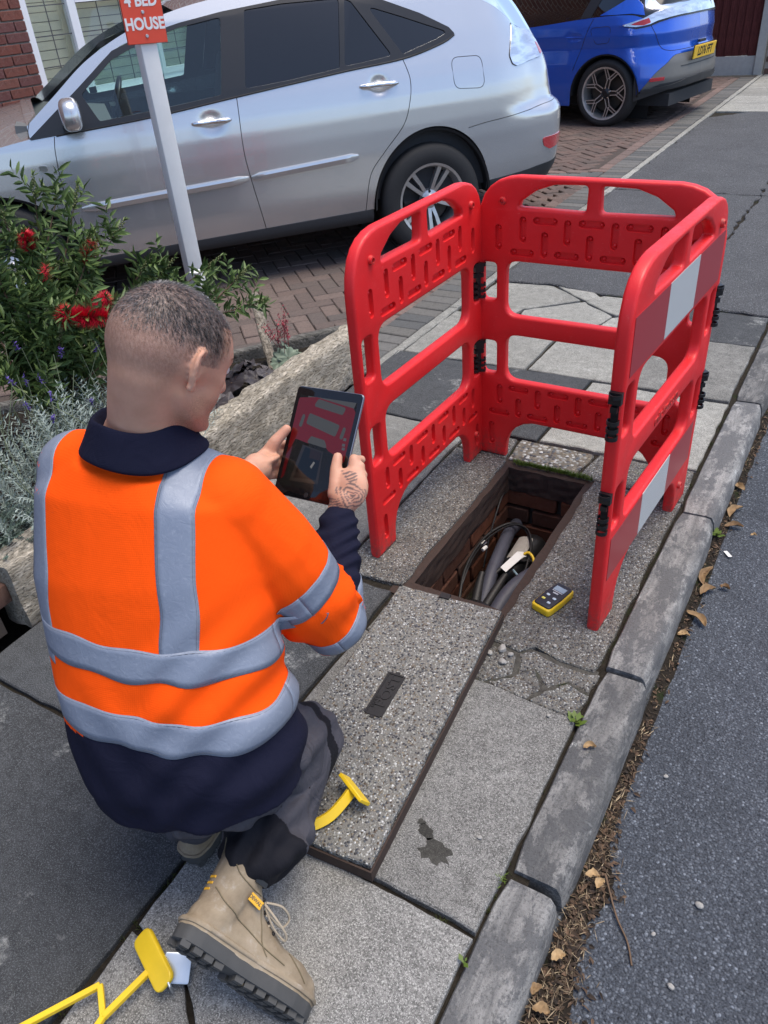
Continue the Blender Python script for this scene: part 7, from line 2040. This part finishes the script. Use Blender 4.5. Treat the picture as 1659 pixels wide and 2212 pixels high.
up_me = blob('upper', [('c', [V3(.035, 0, .055), V3(.10, 0, .05), (.17, -.004, .048), (.235, -.004, .045), (.262, -.003, .043)], [.036, .038, .040, .040, .034]),
        ('c', [V3(.045, 0, .06), V3(.050, 0, .11), V3(.058, 0, .172)], [.040, .043, .048]), ('c', [V3(.09, 0, .085), V3(.14, -.002, .072), V3(.19, -.003, .058)], [.036, .034, .030]), ('c', [V3(.075, 0, .12), V3(.10, 0, .095)], [.038, .035]),
        ('m', *[(lambda b: (b.V, b.F))(MB().prism(round_poly(soleol, .02, 3), .022, .045))][0])], .0038, 4)
sole_b = MB(); sole_b.prism(round_poly(soleol, .02, 4), .006, .030)
lugs = MB(); rnd = random.Random(9)
for i, x in enumerate(np.arange(.008, .29, .024)):
    if .085 < x < .115: continue
    w_ = interp(x, [(0, .024), (.03, .031), (.13, .031), (.22, .042), (.27, .036), (.295, .02)])
    for sg in (-1, 0, 1):
        yy = sg * w_ * .72; lugs.box((x + (.006 if sg == 0 else 0), yy, .0025), (.017 if sg else .014, w_ * (.52 if sg else .5), .012), Matrix.Rotation(R(rnd.uniform(-14, 14) + 18 * sg), 3, 'Z'))
def boot(M, detail):
    root = empty('boot'); root.parent = person; root.matrix_local = Matrix.Translation(-OFF) @ M
    me = up_me.copy(); me.materials.clear(); me.materials.append(MT['boot']); o = bpy.data.objects.new('upper', me); link(o, root)
    so = sole_b.build('sole', MT['sole'], root); bevel_mesh(so, .004, 2)
    lo_ = lugs.build('tread_lugs', MT['sole'], so); lo_["kind"] = "stuff"
    b = MB(); b.lathe([(.040, .160), (.049, .162), (.051, .178), (.048, .190), (.042, .190), (.040, .170)], 24, Matrix.Translation((.058, 0, 0))); b.build('padded_collar', MT['boot_dark'], root, 50)
    b = MB(); b.tube(smooth_path([(.008, -.006, .172), (-.004, -.004, .200), (-.008, .002, .206), (-.004, .006, .200), (.008, .008, .172)], 4), .0028, 6); b.build('pull_tab', MT['boot_dark'], root, 60)
    # raised rand along the sole
    b = MB(); ol = round_poly(soleol, .02, 4); b.tube([(x * 1.0, y * 1.03, .038) for x, y in ol] + [(ol[0][0], ol[0][1] * 1.03, .038)], .0045, 6); b.build('welt', MT['boot'], root, 60)
    for k in range(3):
        b = MB(); b.box((.0125, 0, .118 - .011 * k), (.012, .016, .004), Matrix.Rotation(R(-6), 3, 'Y')); b.build('heel_mark', MT['amber'], root)
    if detail:
        for sg in (-1,):
            pt = V3(.082, -.0455, .112)
            b = MB(); b.box((0, 0, 0), (.030, .002, .014)); o = b.build('badge', MT['amber'], root); o.location = pt; o.rotation_euler = (R(4), R(8), R(0))
            tm = text_mesh('badge_lettering', 'DEWALT', .0085, .0003, bold=.0002); mesh_child('badge_lettering', tm, MT['boot_dark'], o, Matrix(((1, 0, 0, 0), (0, 0, -1, -.0014), (0, 1, 0, 0), (0, 0, 0, 1))))
            b = MB(); b.box((0, 0, 0), (.026, .002, .009)); o = b.build('flag_label', MT['black_plastic'], root); o.location = (.076, -.0465, .142)
        b = MB(); b.box((.150, .0, .003), (.026, .018, .004)); b.build('sole_badge', simple('sole_badge', (.30, .22, .10), .7), so)
        # stitched seam lines, eyelets and laces
        upv = BVHTree.FromPolygons([v.co for v in up_me.vertices], [tuple(p.vertices) for p in up_me.polygons])
        def on(x, z, sd=-1, off=.0012):
            h_, n_, _, _ = upv.ray_cast(V3(x, sd * .2, z), V3(0, -sd, 0)); return (h_ + n_ * off) if h_ is not None else V3(x, 0, z)
        for P in ([(.012, .10), (.03, .085), (.06, .078), (.10, .070), (.14, .060), (.19, .055)], [(.02, .150), (.034, .135), (.06, .128), (.095, .128)], [(.105, .112), (.12, .088), (.135, .062), (.15, .05)], [(.20, .078), (.225, .062), (.245, .05)]):
            b = MB(); b.tube([on(x, z) for x, z in smooth_path([(x, z, 0) for x, z in P], 4) and [(q.x, q.y) for q in smooth_path([(x, z, 0) for x, z in P], 4)]], .0011, 5); b.build('stitch_line', MT['boot_dark'], root, 60)
        for k, (x, z) in enumerate(((.103, .152), (.108, .128), (.122, .112), (.137, .100), (.152, .090))):
            q = on(x, z); b = MB(); b.ball(q, .0038, 8, 6); b.build('eyelet', MT['iron'], root, 60)
        for P in ([(.112, -.030, .125), (.140, -.040, .132), (.168, -.034, .125), (.165, -.026, .108), (.135, -.024, .112), (.115, -.026, .122)], [(.112, -.028, .122), (.135, -.045, .108), (.165, -.048, .096), (.172, -.040, .088), (.145, -.034, .096), (.115, -.028, .118)], [(.112, -.028, .124), (.12, -.010, .128), (.118, .015, .124)], [(.124, -.030, .108), (.134, 0, .116), (.124, .030, .110)], [(.138, -.028, .097), (.148, 0, .105), (.138, .028, .098)], [(.152, -.026, .087), (.162, 0, .094), (.152, .026, .088)]):
            b = MB(); b.tube(smooth_path(P, 5), .0021, 6); b.build('lace', MT['lace'], root, 60)
    return root
bx_ = V3(.583, .20, -.787).normalized(); bz_ = V3(-.164, .978, .127); bz_ = (bz_ - bx_ * bz_.dot(bx_)).normalized(); by_2 = bz_.cross(bx_)
bh_ = V3(-.719, .340, .239)
boot(Matrix(((bx_.x, by_2.x, bz_.x, bh_.x), (bx_.y, by_2.y, bz_.y, bh_.y), (bx_.z, by_2.z, bz_.z, bh_.z), (0, 0, 0, 1))), True)
boot(Matrix.Translation((-.935, .545, .004)) @ Matrix.Rotation(R(98), 4, 'Z'), False)

# ================================================================ tablet
tab = empty('tablet', T0, label='black-framed tablet showing a camera view of the chamber, held by the man', cat='tablet')
tab.matrix_world = frame(T0, TX, TY)
ol = round_poly(rect(0, 0, TWd, THt), .010, 5)
mesh_child('case', plate_mesh('case', [ol], .0075, .002), simple('slate_case', (.20, .21, .24), .35, .6, var=.03), tab, Matrix.Translation((0, 0, -.0042)), 40) if False else None
cm = plate_mesh('case', [[(x + TWd / 2, y + THt / 2) for x, y in [(a - TWd / 2, c_ - THt / 2) for a, c_ in ol]]], .0072, .0018); mesh_child('case', cm, simple('slate_case', (.24, .25, .29), .3, .7, var=.03), tab, Matrix.Translation((0, 0, -.0042)), 40)
gm_ = N('tablet_glass'); gm_.P(col=(.006, .006, .007), rough=.04, spec=.6); bm_ = plate_mesh('front_glass', [round_poly(rect(.0012, .0012, TWd - .0012, THt - .0012), .009, 5)], .0012, .0003)
fg = mesh_child('front_glass', bm_, gm_.m, tab, Matrix.Translation((0, 0, -.0003)), 40)
def scr(name, poly, col, z, e=.16):
    m = N('screen_' + name); m.P(col=tuple(v * .3 for v in col), rough=.06, emit=col, estr=e, spec=.5)
    b = MB(); b.add([(x, y, z) for x, y in poly], [tuple(range(len(poly)))]); return b.build(name, m.m, fg)
sx0, sy0, sw, sh = .0105, .022, .1485, .198
def q_(pl): return [(sx0 + x * sw, sy0 + y * sh) for x, y in pl]
scr('screen_view', q_([(0, 0), (1, 0), (1, 1), (0, 1)]), (.050, .046, .040), .0006)
scr('screen_far_paving', q_([(.18, .60), (.82, .52), (.98, 1), (.15, 1)]), (.085, .085, .078), .00064)
scr('screen_barrier', q_(round_poly([(0, .97), (.30, 1), (.95, .94), (1, .90), (1, .36), (.90, .34), (.82, .42), (.70, .45), (.62, .50), (.40, .53), (.34, .49), (.10, .52), (.05, .40), (0, .40)], .03, 3)), (.15, .007, .009), .00068)
for pl in ([(.28, .90), (.34, .985), (.84, .93), (.80, .85)], [(.22, .70), (.24, .82), (.80, .74), (.76, .61)], [(.10, .66), (.13, .80), (.18, .79), (.16, .65)], [(.83, .60), (.86, .73), (.91, .72), (.89, .59)], [(.30, .50), (.36, .575), (.60, .555), (.68, .47)]):
    scr('screen_gap', q_(round_poly(pl, .03, 4)), (.080, .080, .072), .00074)
scr('screen_side_panel', q_(round_poly([(0, .40), (.08, .44), (.05, .10), (0, .05)], .01, 2)), (.09, .006, .008), .00076)
scr('screen_lip', q_([(.25, .47), (.62, .43), (.66, .08), (.16, .06)]), (.028, .022, .018), .0008)
scr('screen_chamber', q_([(.30, .45), (.60, .42), (.61, .12), (.22, .10)]), (.004, .004, .004), .00084)
scr('screen_chamber_wall', q_([(.40, .44), (.59, .42), (.595, .33), (.41, .34)]), (.020, .010, .007), .0009)
scr('screen_tag', q_([(.46, .25), (.50, .31), (.53, .30), (.49, .23)]), (.22, .22, .20), .00092)
for k, (x, y) in enumerate(((.93, .60), (.93, .54), (.94, .50))): scr('screen_icon', q_([(x - .025, y - .015), (x + .025, y - .015), (x + .025, y + .015), (x - .025, y + .015)]), (.10, .10, .10), .0009)
b = MB(); b.lathe([(0, .0007), (.0055, .0007), (.0058, .0003)], 20, Matrix.Translation((TWd / 2, .0105, 0))); b.build('home_button', simple('home_button', (.02, .02, .022), .25), fg)
b = MB(); b.lathe([(0, .0006), (.0015, .0006)], 10, Matrix.Translation((TWd / 2, THt - .009, .0))); b.build('camera_lens', simple('lens_dot', (.03, .03, .04), .1), fg)
